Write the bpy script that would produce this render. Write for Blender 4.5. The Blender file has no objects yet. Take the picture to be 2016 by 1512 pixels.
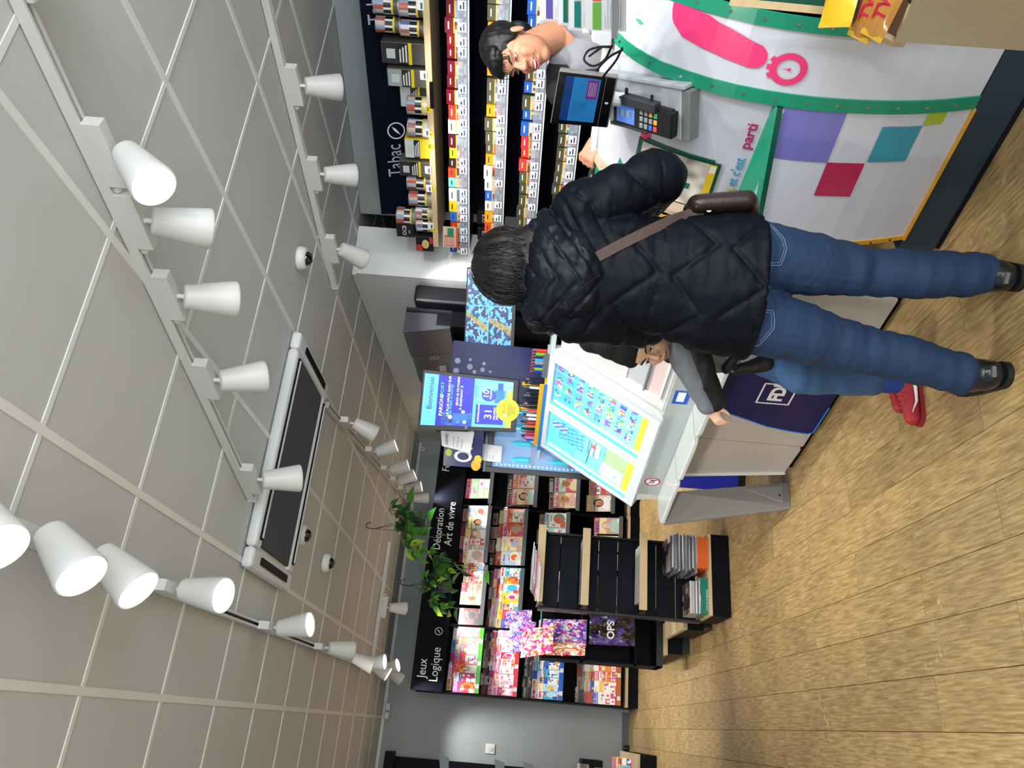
import bpy, bmesh, math, random
from mathutils import Vector, Matrix, noise, Euler
random.seed(7)
SC = bpy.context.scene
COL = SC.collection
# ---------------------------------------------------------------- camera
FPX, PITCH, ROLL, YAW, EYE = 1497.3, 0.016888, 0.0786068, 0.423654, 1.4
_f = Vector((math.sin(YAW)*math.cos(PITCH), math.cos(YAW)*math.cos(PITCH), math.sin(PITCH)))
_r = Vector((math.cos(YAW), -math.sin(YAW), 0)); _u = _r.cross(_f)
CR = _r*math.cos(ROLL)+_u*math.sin(ROLL); CU = -_r*math.sin(ROLL)+_u*math.cos(ROLL); CF = _f
cd = bpy.data.cameras.new('camera'); cam = bpy.data.objects.new('camera', cd); COL.objects.link(cam)
cd.sensor_width = 36; cd.sensor_fit = 'HORIZONTAL'; cd.lens = FPX*36/2016; cd.clip_start = .02; cd.clip_end = 60
m3 = Matrix((-CU, CR, -CF)).transposed()      # the phone was held on its side: picture right is world down
cam.matrix_world = Matrix.Translation((0, 0, EYE)) @ m3.to_4x4()
SC.camera = cam
# ---------------------------------------------------------------- light and exposure
w = bpy.data.worlds.new('world'); SC.world = w; w.use_nodes = True
w.node_tree.nodes['Background'].inputs[0].default_value = (.75, .82, 1, 1)
w.node_tree.nodes['Background'].inputs[1].default_value = .3
SC.view_settings.view_transform = 'Standard'; SC.view_settings.look = 'None'
SC.view_settings.exposure = 0.07; SC.view_settings.gamma = 1; SC.view_settings.use_curve_mapping = False
SPOT_W = 56.0
def area(name, loc, rot, sx, sy, e, c):
    l = bpy.data.lights.new(name, 'AREA'); l.shape = 'RECTANGLE'; l.size = sx; l.size_y = sy; l.energy = e; l.color = c
    o = bpy.data.objects.new(name, l); o.location = loc; o.rotation_euler = rot; COL.objects.link(o); return o
area('front_fill_light', (0.6, -1.9, 1.35), (math.radians(90), 0, 0), 4.6, 2.3, 215, (.88, .94, 1))  # added fill panel out of view, brightens the ceiling and counter fronts
# ---------------------------------------------------------------- helpers
def ray(px, py):
    return CR*((1512-py)-756)+CF*FPX-CU*(px-1008)
def at_z(px, py, z):
    d = ray(px, py); return Vector((0, 0, EYE))+d*((z-EYE)/d.z)
def at_y(px, py, Y):
    d = ray(px, py); return Vector((0, 0, EYE))+d*(Y/d.y)
def at_r(px, py, r):
    d = ray(px, py); return Vector((0, 0, EYE))+d*(r/math.hypot(d.x, d.y))
def s2l(c): return c/12.92 if c <= .04045 else ((c+.055)/1.055)**2.4
def C(h, k=1):
    h = h.lstrip('#'); return tuple(s2l(int(h[i:i+2], 16)/255)*k for i in (0, 2, 4))
MATS = {}
def mat(name, col, rough=.5, metal=0, emit=0, spec=.5, alpha=1, trans=0, bump=0, bscale=60, var=0, vscale=8, coat=0, ecol=None, stretch=(1, 1, 1), sheen=0):
    if name in MATS: return MATS[name]
    if isinstance(col, str): col = C(col)
    m = bpy.data.materials.new(name); m.use_nodes = True; nt = m.node_tree; b = nt.nodes['Principled BSDF']
    b.inputs['Base Color'].default_value = (*col, 1); b.inputs['Roughness'].default_value = rough
    b.inputs['Metallic'].default_value = metal; b.inputs['Specular IOR Level'].default_value = spec
    if coat: b.inputs['Coat Weight'].default_value = coat; b.inputs['Coat Roughness'].default_value = .12
    if sheen: b.inputs['Sheen Weight'].default_value = sheen
    if trans: b.inputs['Transmission Weight'].default_value = trans
    if alpha < 1: b.inputs['Alpha'].default_value = alpha
    if emit:
        b.inputs['Emission Color'].default_value = (*(C(ecol) if ecol else col), 1); b.inputs['Emission Strength'].default_value = emit
    if bump or var:
        tc = nt.nodes.new('ShaderNodeTexCoord'); mp = nt.nodes.new('ShaderNodeMapping'); mp.inputs['Scale'].default_value = stretch
        nt.links.new(tc.outputs['Object'], mp.inputs[0])
    if var:
        n = nt.nodes.new('ShaderNodeTexNoise'); n.inputs['Scale'].default_value = vscale; n.inputs['Detail'].default_value = 5
        nt.links.new(mp.outputs[0], n.inputs['Vector'])
        mx = nt.nodes.new('ShaderNodeMix'); mx.data_type = 'RGBA'; mx.inputs['A'].default_value = (*[c*(1-var) for c in col], 1)
        mx.inputs['B'].default_value = (*[min(1, c*(1+var)) for c in col], 1); nt.links.new(n.outputs['Fac'], mx.inputs['Factor'])
        nt.links.new(mx.outputs['Result'], b.inputs['Base Color'])
    if bump:
        n = nt.nodes.new('ShaderNodeTexNoise'); n.inputs['Scale'].default_value = bscale; n.inputs['Detail'].default_value = 4
        nt.links.new(mp.outputs[0], n.inputs['Vector'])
        bp = nt.nodes.new('ShaderNodeBump'); bp.inputs['Strength'].default_value = bump; bp.inputs['Distance'].default_value = .01
        nt.links.new(n.outputs['Fac'], bp.inputs['Height']); nt.links.new(bp.outputs[0], b.inputs['Normal'])
    MATS[name] = m; return m
def vcmat(name, rough=.35, emit=0, spec=.5):
    if name in MATS: return MATS[name]
    m = bpy.data.materials.new(name); m.use_nodes = True; nt = m.node_tree; b = nt.nodes['Principled BSDF']
    a = nt.nodes.new('ShaderNodeVertexColor'); a.layer_name = 'Col'
    b.inputs['Roughness'].default_value = rough; b.inputs['Specular IOR Level'].default_value = spec
    nt.links.new(a.outputs['Color'], b.inputs['Base Color'])
    if emit:
        nt.links.new(a.outputs['Color'], b.inputs['Emission Color']); b.inputs['Emission Strength'].default_value = emit
    MATS[name] = m; return m
class G:
    def __init__(s, M=None): s.v = []; s.f = []; s.mi = []; s.c = []; s.M = M
    def add(s, vs, fs, mi=0, col=(1, 1, 1)):
        n = len(s.v); s.v += [tuple(s.M @ Vector(q)) if s.M else tuple(q) for q in vs]
        for k in fs: s.f.append([n+i for i in k]); s.mi.append(mi); s.c.append(col)
        return s
    def box(s, x0, x1, y0, y1, z0, z1, mi=0, col=(1, 1, 1)):
        return s.add([(x0,y0,z0),(x1,y0,z0),(x1,y1,z0),(x0,y1,z0),(x0,y0,z1),(x1,y0,z1),(x1,y1,z1),(x0,y1,z1)],
            [(0,3,2,1),(4,5,6,7),(0,1,5,4),(1,2,6,5),(2,3,7,6),(3,0,4,7)], mi, col)
    def hull8(s, q, mi=0, col=(1,1,1)):   # four bottom corners ccw from above then four top
        return s.add(q, [(0,3,2,1),(4,5,6,7),(0,1,5,4),(1,2,6,5),(2,3,7,6),(3,0,4,7)], mi, col)
    def prism(s, poly, a0, a1, ax='y', mi=0, col=(1, 1, 1)):
        def P(u, w, a): return {'y': (u, a, w), 'x': (a, u, w), 'z': (u, w, a)}[ax]
        n = len(poly); vs = [P(u, w, a0) for u, w in poly]+[P(u, w, a1) for u, w in poly]
        fs = [list(range(n)), list(range(2*n-1, n-1, -1))]+[(i, n+i, n+(i+1) % n, (i+1) % n) for i in range(n)]
        return s.add(vs, fs, mi, col)
    def cyl(s, p0, p1, r0, r1=None, n=16, mi=0, col=(1, 1, 1), caps=True):
        r1 = r0 if r1 is None else r1; p0 = Vector(p0); p1 = Vector(p1); d = (p1-p0).normalized()
        a = d.orthogonal().normalized(); b = d.cross(a)
        vs = []
        for p, r in ((p0, r0), (p1, r1)): vs += [p+(a*math.cos(2*math.pi*i/n)+b*math.sin(2*math.pi*i/n))*r for i in range(n)]
        fs = [(i, (i+1) % n, n+(i+1) % n, n+i) for i in range(n)]
        if caps: fs += [list(range(n-1, -1, -1)), list(range(n, 2*n))]
        return s.add(vs, fs, mi, col)
    def tube(s, pts, r, n=8, mi=0, col=(1, 1, 1), rs=None):
        pts = [Vector(p) for p in pts]; vs = []; pa = None
        for i, p in enumerate(pts):
            d = (pts[min(i+1, len(pts)-1)]-pts[max(i-1, 0)]).normalized()
            a = (pa - d*pa.dot(d)).normalized() if pa is not None and (pa - d*pa.dot(d)).length > 1e-5 else d.orthogonal().normalized()
            pa = a; b = d.cross(a); rr = rs[i] if rs else r
            vs += [p+(a*math.cos(2*math.pi*k/n)+b*math.sin(2*math.pi*k/n))*rr for k in range(n)]
        fs = []
        for i in range(len(pts)-1): fs += [(i*n+k, i*n+(k+1) % n, (i+1)*n+(k+1) % n, (i+1)*n+k) for k in range(n)]
        fs += [list(range(n-1, -1, -1)), list(range((len(pts)-1)*n, len(pts)*n))]
        return s.add(vs, fs, mi, col)
    def ell(s, c, r, n=12, k=8, mi=0, col=(1, 1, 1), R=None):
        c = Vector(c); vs = [];
        for j in range(1, k):
            t = math.pi*j/k
            for i in range(n):
                a = 2*math.pi*i/n; q = Vector((r[0]*math.sin(t)*math.cos(a), r[1]*math.sin(t)*math.sin(a), r[2]*math.cos(t)))
                vs.append(c+(R @ q if R else q))
        t_ = Vector((0, 0, r[2])); vs += [c+(R @ t_ if R else t_), c-(R @ t_ if R else t_)]; T = len(vs)-2
        fs = [(T, i, (i+1) % n) for i in range(n)]
        for j in range(k-2): fs += [(j*n+i, (j+1)*n+i, (j+1)*n+(i+1) % n, j*n+(i+1) % n) for i in range(n)]
        fs += [(T+1, (k-2)*n+(i+1) % n, (k-2)*n+i) for i in range(n)]
        return s.add(vs, fs, mi, col)
    def lathe(s, prof, c=(0, 0, 0), n=20, mi=0, col=(1, 1, 1)):
        vs = []
        for r, z in prof: vs += [(c[0]+r*math.cos(2*math.pi*i/n), c[1]+r*math.sin(2*math.pi*i/n), c[2]+z) for i in range(n)]
        fs = []
        for j in range(len(prof)-1): fs += [(j*n+i, j*n+(i+1) % n, (j+1)*n+(i+1) % n, (j+1)*n+i) for i in range(n)]
        fs += [list(range(n-1, -1, -1)), list(range((len(prof)-1)*n, len(prof)*n))]
        return s.add(vs, fs, mi, col)
    def mesh(s, name, mats, smooth=False):
        me = bpy.data.meshes.new(name); me.from_pydata(s.v, [], s.f)
        for m in (mats if isinstance(mats, (list, tuple)) else [mats]): me.materials.append(m)
        me.polygons.foreach_set('material_index', s.mi)
        if smooth: me.polygons.foreach_set('use_smooth', [True]*len(s.f))
        if any(c != (1, 1, 1) for c in s.c):
            a = me.color_attributes.new('Col', 'FLOAT_COLOR', 'CORNER'); k = 0; buf = []
            for p, c in zip(me.polygons, s.c): buf += [*c, 1]*p.loop_total
            a.data.foreach_set('color', buf)
        me.update(); return me
    def build(s, name, mats, parent=None, loc=None, rz=None, smooth=False, bevel=0, autosm=False):
        return link(name, s.mesh(name, mats, smooth or autosm), parent, loc, rz, bevel)
def link(name, me, parent=None, loc=None, rz=None, bevel=0):
    o = bpy.data.objects.new(name, me); COL.objects.link(o)
    if parent: o.parent = parent
    if loc is not None: o.location = loc
    if rz is not None: o.rotation_euler = (0, 0, rz) if not isinstance(rz, (tuple, Euler)) else rz
    if bevel:
        b = o.modifiers.new('bevel', 'BEVEL'); b.width = bevel; b.segments = 2; b.limit_method = 'ANGLE'; b.angle_limit = .6
    return o
def tag(o, label=None, cat=None, group=None, kind=None):
    if label: o['label'] = label
    if cat: o['category'] = cat
    if group: o['group'] = group
    if kind: o['kind'] = kind
    return o
def thing(name, label, cat, loc=(0, 0, 0), rz=0, group=None):
    o = bpy.data.objects.new(name, None); COL.objects.link(o); o.location = loc
    o.rotation_euler = (0, 0, rz) if not isinstance(rz, (tuple, Euler)) else rz; o.empty_display_size = .05
    return tag(o, label, cat, group)
def dup(root, loc, rz=0, label=None, group=None):
    r = root.copy(); COL.objects.link(r); r.location = loc; r.rotation_euler = (0, 0, rz) if not isinstance(rz, (tuple, Euler)) else rz
    if label: r['label'] = label
    if group: r['group'] = group
    for ch in list(root.children):
        c = ch.copy(); COL.objects.link(c); c.parent = r
        for g in list(ch.children):
            d = g.copy(); COL.objects.link(d); d.parent = c
    return r
def textmesh(s, size, mat_, ext=.0005, align='LEFT', shear=0, bold=0, fn=None, sx=1, spacing=1):
    c = bpy.data.curves.new('t', 'FONT'); c.body = s; c.size = size; c.extrude = ext; c.align_x = align; c.shear = shear; c.offset = bold; c.resolution_u = 3
    c.space_character = spacing; c.space_line = .85
    o = bpy.data.objects.new('t', c); COL.objects.link(o); dg = bpy.context.evaluated_depsgraph_get()
    me = bpy.data.meshes.new_from_object(o.evaluated_get(dg)); bpy.data.objects.remove(o); bpy.data.curves.remove(c)
    me.materials.clear(); me.materials.append(mat_)
    for v in me.vertices:
        v.co.x *= sx
        if fn: v.co = Vector(fn(v.co))
    return me
def text(name, s, size, m, parent, loc, rot=(math.pi/2, 0, 0), **k):
    me = textmesh(s, size, m, **k); o = link(name, me, parent, loc, tuple(rot)); return o
def curve_pts(P, n=6):
    P = [Vector(p) for p in P]; Q = [P[0]*2-P[1]]+P+[P[-1]*2-P[-2]]; out = []
    for a, b, c, d in zip(Q, Q[1:], Q[2:], Q[3:]):
        for i in range(n):
            t = i/n; out.append(.5*((2*b)+(c-a)*t+(2*a-5*b+4*c-d)*t*t+(3*b-a-3*c+d)*t**3))
    return out+[P[-1]]
class Frame:   # local frame of a slanted run of furniture: x along it to the right, y away from the customer, z up
    def __init__(s, ox, oy, adeg): s.o = (ox, oy, 0); s.rz = math.radians(adeg-90); s.M = Matrix.Translation(s.o) @ Matrix.Rotation(s.rz, 4, 'Z'); s.I = s.M.inverted()
    def w(s, x, y, z=0): return s.M @ Vector((x, y, z))
    def on_y(s, px, py, y):           # point of a photo pixel on the frame's vertical plane y = const
        d = s.I.to_3x3() @ ray(px, py); o = s.I @ Vector((0, 0, EYE)); return o+d*((y-o.y)/d.y)
    def on_x(s, px, py, x):
        d = s.I.to_3x3() @ ray(px, py); o = s.I @ Vector((0, 0, EYE)); return o+d*((x-o.x)/d.x)
    def on_z(s, px, py, z): return s.I @ at_z(px, py, z)
ORD = ['first', 'second', 'third', 'fourth', 'fifth', 'sixth', 'seventh', 'eighth', 'ninth', 'tenth', 'eleventh', 'twelfth', 'thirteenth', 'fourteenth', 'fifteenth', 'sixteenth', 'seventeenth', 'eighteenth', 'nineteenth', 'twentieth', 'twenty-first', 'twenty-second', 'twenty-third', 'twenty-fourth', 'twenty-fifth', 'twenty-sixth']
# ---------------------------------------------------------------- shared materials
M_wall = mat('wall_grey', '#a2aaaa', .7, bump=.05, bscale=200, var=.03, vscale=3)
M_wall2 = mat('wall_pale', '#e2e5e3', .7, bump=.05, bscale=200)
M_tile = mat('ceiling_tile_grey', '#c6c7c5', .8, bump=.04, bscale=300)
M_tbar = mat('ceiling_bar_white', '#e6e6e1', .5)
M_white = mat('white_paint', '#e2e3df', .4)
M_lampw = mat('lamp_white', '#d8d8d3', .38)
M_lens = mat('lamp_glow', '#ffffff', .3, emit=9, ecol='#fffdf6')
M_dark = mat('black_metal', '#0a0c12', .5, spec=.1)
M_navy = mat('navy_laminate', '#10142a', .4)
M_wood = mat('birch_wood', '#cdb48a', .5, var=.12, vscale=9, stretch=(1, 9, 9))
M_woodx = mat('birch_ply', '#f8e6c2', .5, var=.1, vscale=5, stretch=(1.5, 1.5, 22))
M_alu = mat('grey_metal', '#6d7378', .4, metal=.3)
M_slate = mat('dark_slate', '#15181f', .5, spec=.15)
M_letter = mat('white_lettering', '#e8eaec', .5)
M_print = vcmat('printed_colour')
M_glow = vcmat('screen_glow', .3, emit=1.0)
M_steel = mat('steel', '#b8bcc0', .25, metal=1)
M_black = mat('black_plastic', '#0b0c0f', .35)
M_paper = mat('paper_white', '#e6e8ea', .6)
# ---------------------------------------------------------------- room
H = 2.65
X0, X1, Y0, Y1 = -2.2, 5.0, -2.0, 8.95
fl = G().box(X0, X1, Y0, Y1, -.06, -.012).build('floor', mat('floor_joint', '#463825', .8)); tag(fl, kind='structure')
def plank_mat():
    m = bpy.data.materials.new('oak_plank'); m.use_nodes = True; nt = m.node_tree; b = nt.nodes['Principled BSDF']; N = nt.nodes.new; L = nt.links.new
    oi = N('ShaderNodeObjectInfo'); tc = N('ShaderNodeTexCoord'); gm = N('ShaderNodeNewGeometry')
    ad = N('ShaderNodeVectorMath'); ad.operation = 'ADD'; sc = N('ShaderNodeVectorMath'); sc.operation = 'SCALE'; sc.inputs['Scale'].default_value = 37
    cb = N('ShaderNodeCombineXYZ'); L(oi.outputs['Random'], cb.inputs[0]); L(oi.outputs['Random'], cb.inputs[1]); L(cb.outputs[0], sc.inputs[0])
    L(gm.outputs['Position'], ad.inputs[0]); L(sc.outputs[0], ad.inputs[1])
    mp = N('ShaderNodeMapping'); mp.inputs['Scale'].default_value = (22, 1.8, 1); L(ad.outputs[0], mp.inputs[0])
    n1 = N('ShaderNodeTexNoise'); n1.inputs['Scale'].default_value = 5; n1.inputs['Detail'].default_value = 9; n1.inputs['Roughness'].default_value = .65; L(mp.outputs[0], n1.inputs['Vector'])
    n2 = N('ShaderNodeTexNoise'); n2.inputs['Scale'].default_value = 3.5; n2.inputs['Detail'].default_value = 4; L(ad.outputs[0], n2.inputs['Vector'])
    r1 = N('ShaderNodeValToRGB'); e = r1.color_ramp.elements
    e[0].position = .36; e[0].color = (*C('#94774c'), 1); e[1].position = .66; e[1].color = (*C('#cfb07c'), 1)
    q = r1.color_ramp.elements.new(.5); q.color = (*C('#b1935f'), 1); L(n1.outputs['Fac'], r1.inputs[0])
    mx = N('ShaderNodeMix'); mx.data_type = 'RGBA'; mx.blend_type = 'MULTIPLY'; mx.inputs['Factor'].default_value = .55; L(r1.outputs[0], mx.inputs['A'])
    r2 = N('ShaderNodeValToRGB'); r2.color_ramp.elements[0].position = .35; r2.color_ramp.elements[0].color = (.68, .66, .64, 1); r2.color_ramp.elements[1].position = .62; r2.color_ramp.elements[1].color = (1, 1, 1, 1)
    L(n2.outputs['Fac'], r2.inputs[0]); L(r2.outputs[0], mx.inputs['B'])
    hv = N('ShaderNodeHueSaturation'); mr = N('ShaderNodeMapRange'); mr.inputs[3].default_value = .92; mr.inputs[4].default_value = 1.12; L(oi.outputs['Random'], mr.inputs[0]); L(mr.outputs[0], hv.inputs['Value']); L(mx.outputs['Result'], hv.inputs['Color'])
    # pale scuffs near the middle of the aisle
    n3 = N('ShaderNodeTexNoise'); n3.inputs['Scale'].default_value = 26; n3.inputs['Detail'].default_value = 6; n3.inputs['Roughness'].default_value = .75; L(gm.outputs['Position'], n3.inputs['Vector'])
    n4 = N('ShaderNodeTexNoise'); n4.inputs['Scale'].default_value = 2.2; L(gm.outputs['Position'], n4.inputs['Vector'])
    ml = N('ShaderNodeMath'); ml.operation = 'MULTIPLY'; L(n3.outputs['Fac'], ml.inputs[0]); L(n4.outputs['Fac'], ml.inputs[1])
    r3 = N('ShaderNodeValToRGB'); r3.color_ramp.elements[0].position = .375; r3.color_ramp.elements[0].color = (0, 0, 0, 1); r3.color_ramp.elements[1].position = .43; r3.color_ramp.elements[1].color = (1, 1, 1, 1); L(ml.outputs[0], r3.inputs[0])
    m2 = N('ShaderNodeMix'); m2.data_type = 'RGBA'; L(r3.outputs[0], m2.inputs['Factor']); L(hv.outputs[0], m2.inputs['A']); m2.inputs['B'].default_value = (*C('#c9bd9c'), 1)
    n5 = N('ShaderNodeTexNoise'); n5.inputs['Scale'].default_value = 38; n5.inputs['Detail'].default_value = 2; L(ad.outputs[0], n5.inputs['Vector'])
    r5 = N('ShaderNodeValToRGB'); r5.color_ramp.elements[0].position = .19; r5.color_ramp.elements[0].color = (.22, .17, .12, 1); r5.color_ramp.elements[1].position = .215; r5.color_ramp.elements[1].color = (1, 1, 1, 1); L(n5.outputs['Fac'], r5.inputs[0])
    m5 = N('ShaderNodeMix'); m5.data_type = 'RGBA'; m5.blend_type = 'MULTIPLY'; m5.inputs['Factor'].default_value = 1; L(m2.outputs['Result'], m5.inputs['A']); L(r5.outputs[0], m5.inputs['B'])
    L(m5.outputs['Result'], b.inputs['Base Color']); b.inputs['Roughness'].default_value = .42
    bp = N('ShaderNodeBump'); bp.inputs['Strength'].default_value = .25; bp.inputs['Distance'].default_value = .004; L(n1.outputs['Fac'], bp.inputs['Height']); L(bp.outputs[0], b.inputs['Normal'])
    return m
MP = plank_mat(); PW, PL = .1675, .963
full = None
k = -13
while True:
    xa = .0955+k*PW
    if xa > 2.3: break
    j = 0; ya = 2.137-PL*4+(0 if k % 2 == 1 else PL/2)
    while ya < Y1:
        a, b_ = max(ya, -.4), min(ya+PL, Y1)
        if b_-a > .02 and not (xa < -.5 and b_ < .6):
            g = G(); t = .0012; L_ = b_-a
            g.hull8([(0, 0, -.012), (PW, 0, -.012), (PW, L_, -.012), (0, L_, -.012), (t, t, 0), (PW-t, t, 0), (PW-t, L_-t, 0), (t, L_-t, 0)])
            if abs(L_-PL) < 1e-6:
                if full is None: full = g.mesh('floor_plank', MP)
                me = full
            else: me = g.mesh('floor_plank', MP)
            link('floor_plank', me, fl, (xa, a, 0))
        ya += PL
    k += 1
# ceiling: slab, inset tiles, bars
ce = G().box(X0, X1, Y0, Y1, H+.02, H+.08).build('ceiling', mat('ceiling_void', '#55554f', .9)); tag(ce, kind='structure')
TX, TY, OY = .6125, .594, 1.885
tile = G().box(.010, TX-.010, .010, TY-.010, H+.004, H+.02).mesh('ceiling_tile', M_tile)
for i in range(-2, 7):
    for j in range(-3, 12):
        x, y = i*TX, OY+j*TY
        if y+TY > Y1+.3 or y < .0: continue
        if i in (1, 2) and j in (3,) and True: pass
        link('ceiling_tile', tile, ce, (x, y, 0))
for i in range(-2, 8):
    x = i*TX; G().box(x-.013, x+.013, .0, Y1, H-.001, H+.012).build('ceiling_bar', M_tbar, ce)
for j in range(-3, 13):
    y = OY+j*TY
    if 0 < y < Y1: G().box(-2*TX, 7*TX, y-.010, y+.010, H+.001, H+.011).build('ceiling_bar', M_tbar, ce)
def wall(name, *b, m=M_wall):
    o = G().box(*b).build(name, m); tag(o, kind='structure'); return o
wall('wall_back', X0, X1, Y1, Y1+.1, 0, H+.02)
wall('wall_front', X0, X1, Y0-.1, Y0, 0, H+.02, m=M_wall2)
wall('wall_left', X0-.1, X0, Y0, Y1, 0, H+.02)
wall('wall_right', X1, X1+.1, Y0, Y1, 0, H+.02)
# right-hand partition running towards the back wall, and the slanted tobacco wall with its return
A = Vector((2.77, 4.49)); B = Vector((3.145, 8.95)); Cc = Vector((3.22, 4.42)); D = Vector((4.70, -.15))
g = G(); g.hull8([(A.x, A.y, 0), (A.x+.35, A.y-.06, 0), (B.x+.35, B.y, 0), (B.x, B.y, 0), (A.x, A.y, H), (A.x+.35, A.y-.06, H), (B.x+.35, B.y, H), (B.x, B.y, H)])
tag(g.build('wall_partition', M_wall2), kind='structure')
M_wallt = M_wall; g = G(); g.hull8([(Cc.x, Cc.y, 0), (D.x, D.y, 0), (D.x+.15, D.y+.04, 0), (Cc.x+.15, Cc.y+.04, 0), (Cc.x, Cc.y, H), (D.x, D.y, H), (D.x+.15, D.y+.04, H), (Cc.x+.15, Cc.y+.04, H)])
tag(g.build('wall_tobacco', M_wall), kind='structure')
g = G().add([(A.x-.012, A.y, H-.03), (B.x-.012, B.y, H-.03), (B.x, B.y, H-.03), (A.x, A.y, H-.03), (A.x-.012, A.y, H), (B.x-.012, B.y, H), (B.x, B.y, H), (A.x, A.y, H)], [(0, 1, 5, 4), (0, 3, 2, 1), (0, 4, 7, 3), (1, 2, 6, 5)])
tag(g.build('trim_1', M_tbar), kind='structure')
g = G().box(X0, 3.15, Y1-.012, Y1, H-.03, H).build('trim_2', M_tbar); tag(g, kind='structure')
tag(G().box(X0, .25, Y1-.02, Y1, 0, .07).build('baseboard_back', mat('skirting_grey', '#5e6364', .5)), kind='structure')
# air conditioner cassette
ac = thing('ceiling_air_conditioner', 'large white ceiling air conditioner cassette with dark intake grille', 'air conditioner', (1.20, 3.93, H))
ax, ay = .62, .36
M_ac = mat('ac_white', '#dfe1e0', .35)
G().prism([(-ax+.09, -ay+.09), (ax-.09, -ay+.09), (ax-.09, ay-.09), (-ax+.09, ay-.09)], -.035, -.02, 'z').build('core', M_ac, ac)
fr = G()
for sx in (-1, 1):
    fr.box(min(sx*ax, sx*(ax-.10)), max(sx*ax, sx*(ax-.10)), -ay, ay, -.055, 0)
for sy in (-1, 1):
    fr.box(-ax+.10, ax-.10, min(sy*ay, sy*(ay-.10)), max(sy*ay, sy*(ay-.10)), -.055, 0)
f_ = fr.build('frame', M_ac, ac, bevel=.02)
for sx in (-1, 1):
    G().box(sx*(ax-.052)-.018, sx*(ax-.052)+.018, -ay+.12, ay-.12, -.062, -.054).build('air_slot', M_dark, ac)
for sy in (-1, 1):
    G().box(-ax+.14, ax-.14, sy*(ay-.055)-.018, sy*(ay-.055)+.018, -.062, -.054).build('air_slot', M_dark, ac)
    G().box(-ax+.15, ax-.15, sy*(ay-.055)-.006, sy*(ay-.055)+.008, -.066, -.061).build('louvre', M_ac, ac)
gr = G().box(-ax+.12, ax-.12, -ay+.11, ay-.11, -.050, -.036).build('intake_grille', mat('grille_grey', '#4b4c50', .7, bump=.6, bscale=900), ac)
# dome cameras
def dome(px, py, lab):
    p = at_z(px, py, H); t = thing('dome_camera', lab, 'security camera', p)
    G().lathe([(.062, 0), (.064, -.012), (.058, -.038), (.046, -.046)], n=28).build('housing', M_white, t, smooth=True)
    g = G(); pr = [(.040*math.cos(a), -.040-.036*math.sin(a)) for a in [i*math.pi/2/7 for i in range(7)]]+[(.002, -.076)]
    g.lathe(pr, n=28).build('dome', mat('dome_black', '#07070b', .08, coat=1), t, smooth=True)
dome(588, 508, 'white dome camera on ceiling nearest the tobacco wall'); dome(588, 1053, 'white dome camera close beside the air conditioner'); dome(637, 1108, 'white dome camera on ceiling towards the magazine wall')
# ---------------------------------------------------------------- track lighting
def rail(lab, pts, w_=.034):
    a, b_ = Vector(pts[0]), Vector(pts[1]); t = thing('lighting_track', lab, 'track', (a.x, a.y, H), math.atan2(b_.y-a.y, b_.x-a.x)); L_ = (b_-a).length
    G().box(0, L_, -w_/2, -w_/2+.010, -.034, 0).box(0, L_, w_/2-.010, w_/2, -.034, 0).box(0, L_, -w_/2+.01, w_/2-.01, -.012, 0).build('channel', M_lampw, t, bevel=.001)
    G().box(.02, L_-.02, -.006, .006, -.016, -.0125).build('conductor', M_slate, t)
    for x in (-.004, L_): G().box(x, x+.006, -w_/2-.002, w_/2+.002, -.037, 0).build('end_cap', M_lampw, t)
    return t
TA = ((1.50, 1.02), (.885, 3.49)); TB = ((.33, .9), (.42, 8.4)); TC = ((2.86, 1.7), (2.42, 4.10)); TD = ((1.75, 4.42), (2.27, 8.5)); TE = ((.45, 7.66), (1.6, 7.66))
rail('long white lighting track above the counters, over the woman', TA); rail('longest white lighting track running from camera towards magazine wall', TB)
rail('white lighting track closest to the tobacco shelves', TC); rail('white lighting track beyond the air conditioner, above the far counter', TD); rail('short white lighting track crossing near the magazine wall', TE)
KS = 1.12
_n = 14
cone = G(); cone.lathe([(.002, .0), (.030, 0), (.036, .004)]+[(.036+.020*(i/6)**.9, .01+.135*i/6) for i in range(7)]+[(.054, .150), (.053, .150), (.050, .143), (.002, .143)], n=32)
CONE = cone.mesh('shade', M_lampw, True)
LENS = G().lathe([(.002, .1435), (.0495, .1435), (.0495, .1455), (.002, .1457)], n=32).mesh('lens', M_lens)
LENSOFF = G().lathe([(.002, .1435), (.0495, .1435), (.0495, .1455), (.002, .1457)], n=32).mesh('lens', mat('lens_off', '#8a8d90', .15))
BASE = G().box(-.10, .10, -.019, .019, -.085, -.034).box(.085, .10, -.012, .012, -.034, -.010).mesh('driver_box', M_lampw)
KNOB = G().cyl((.108, 0, -.045), (.125, 0, -.045), .013, .013, 8).mesh('lock_knob', M_lampw)
STEM = G().cyl((0, 0, -.085), (0, 0, -.115), .008, .008, 10).mesh('stem', M_lampw)
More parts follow.
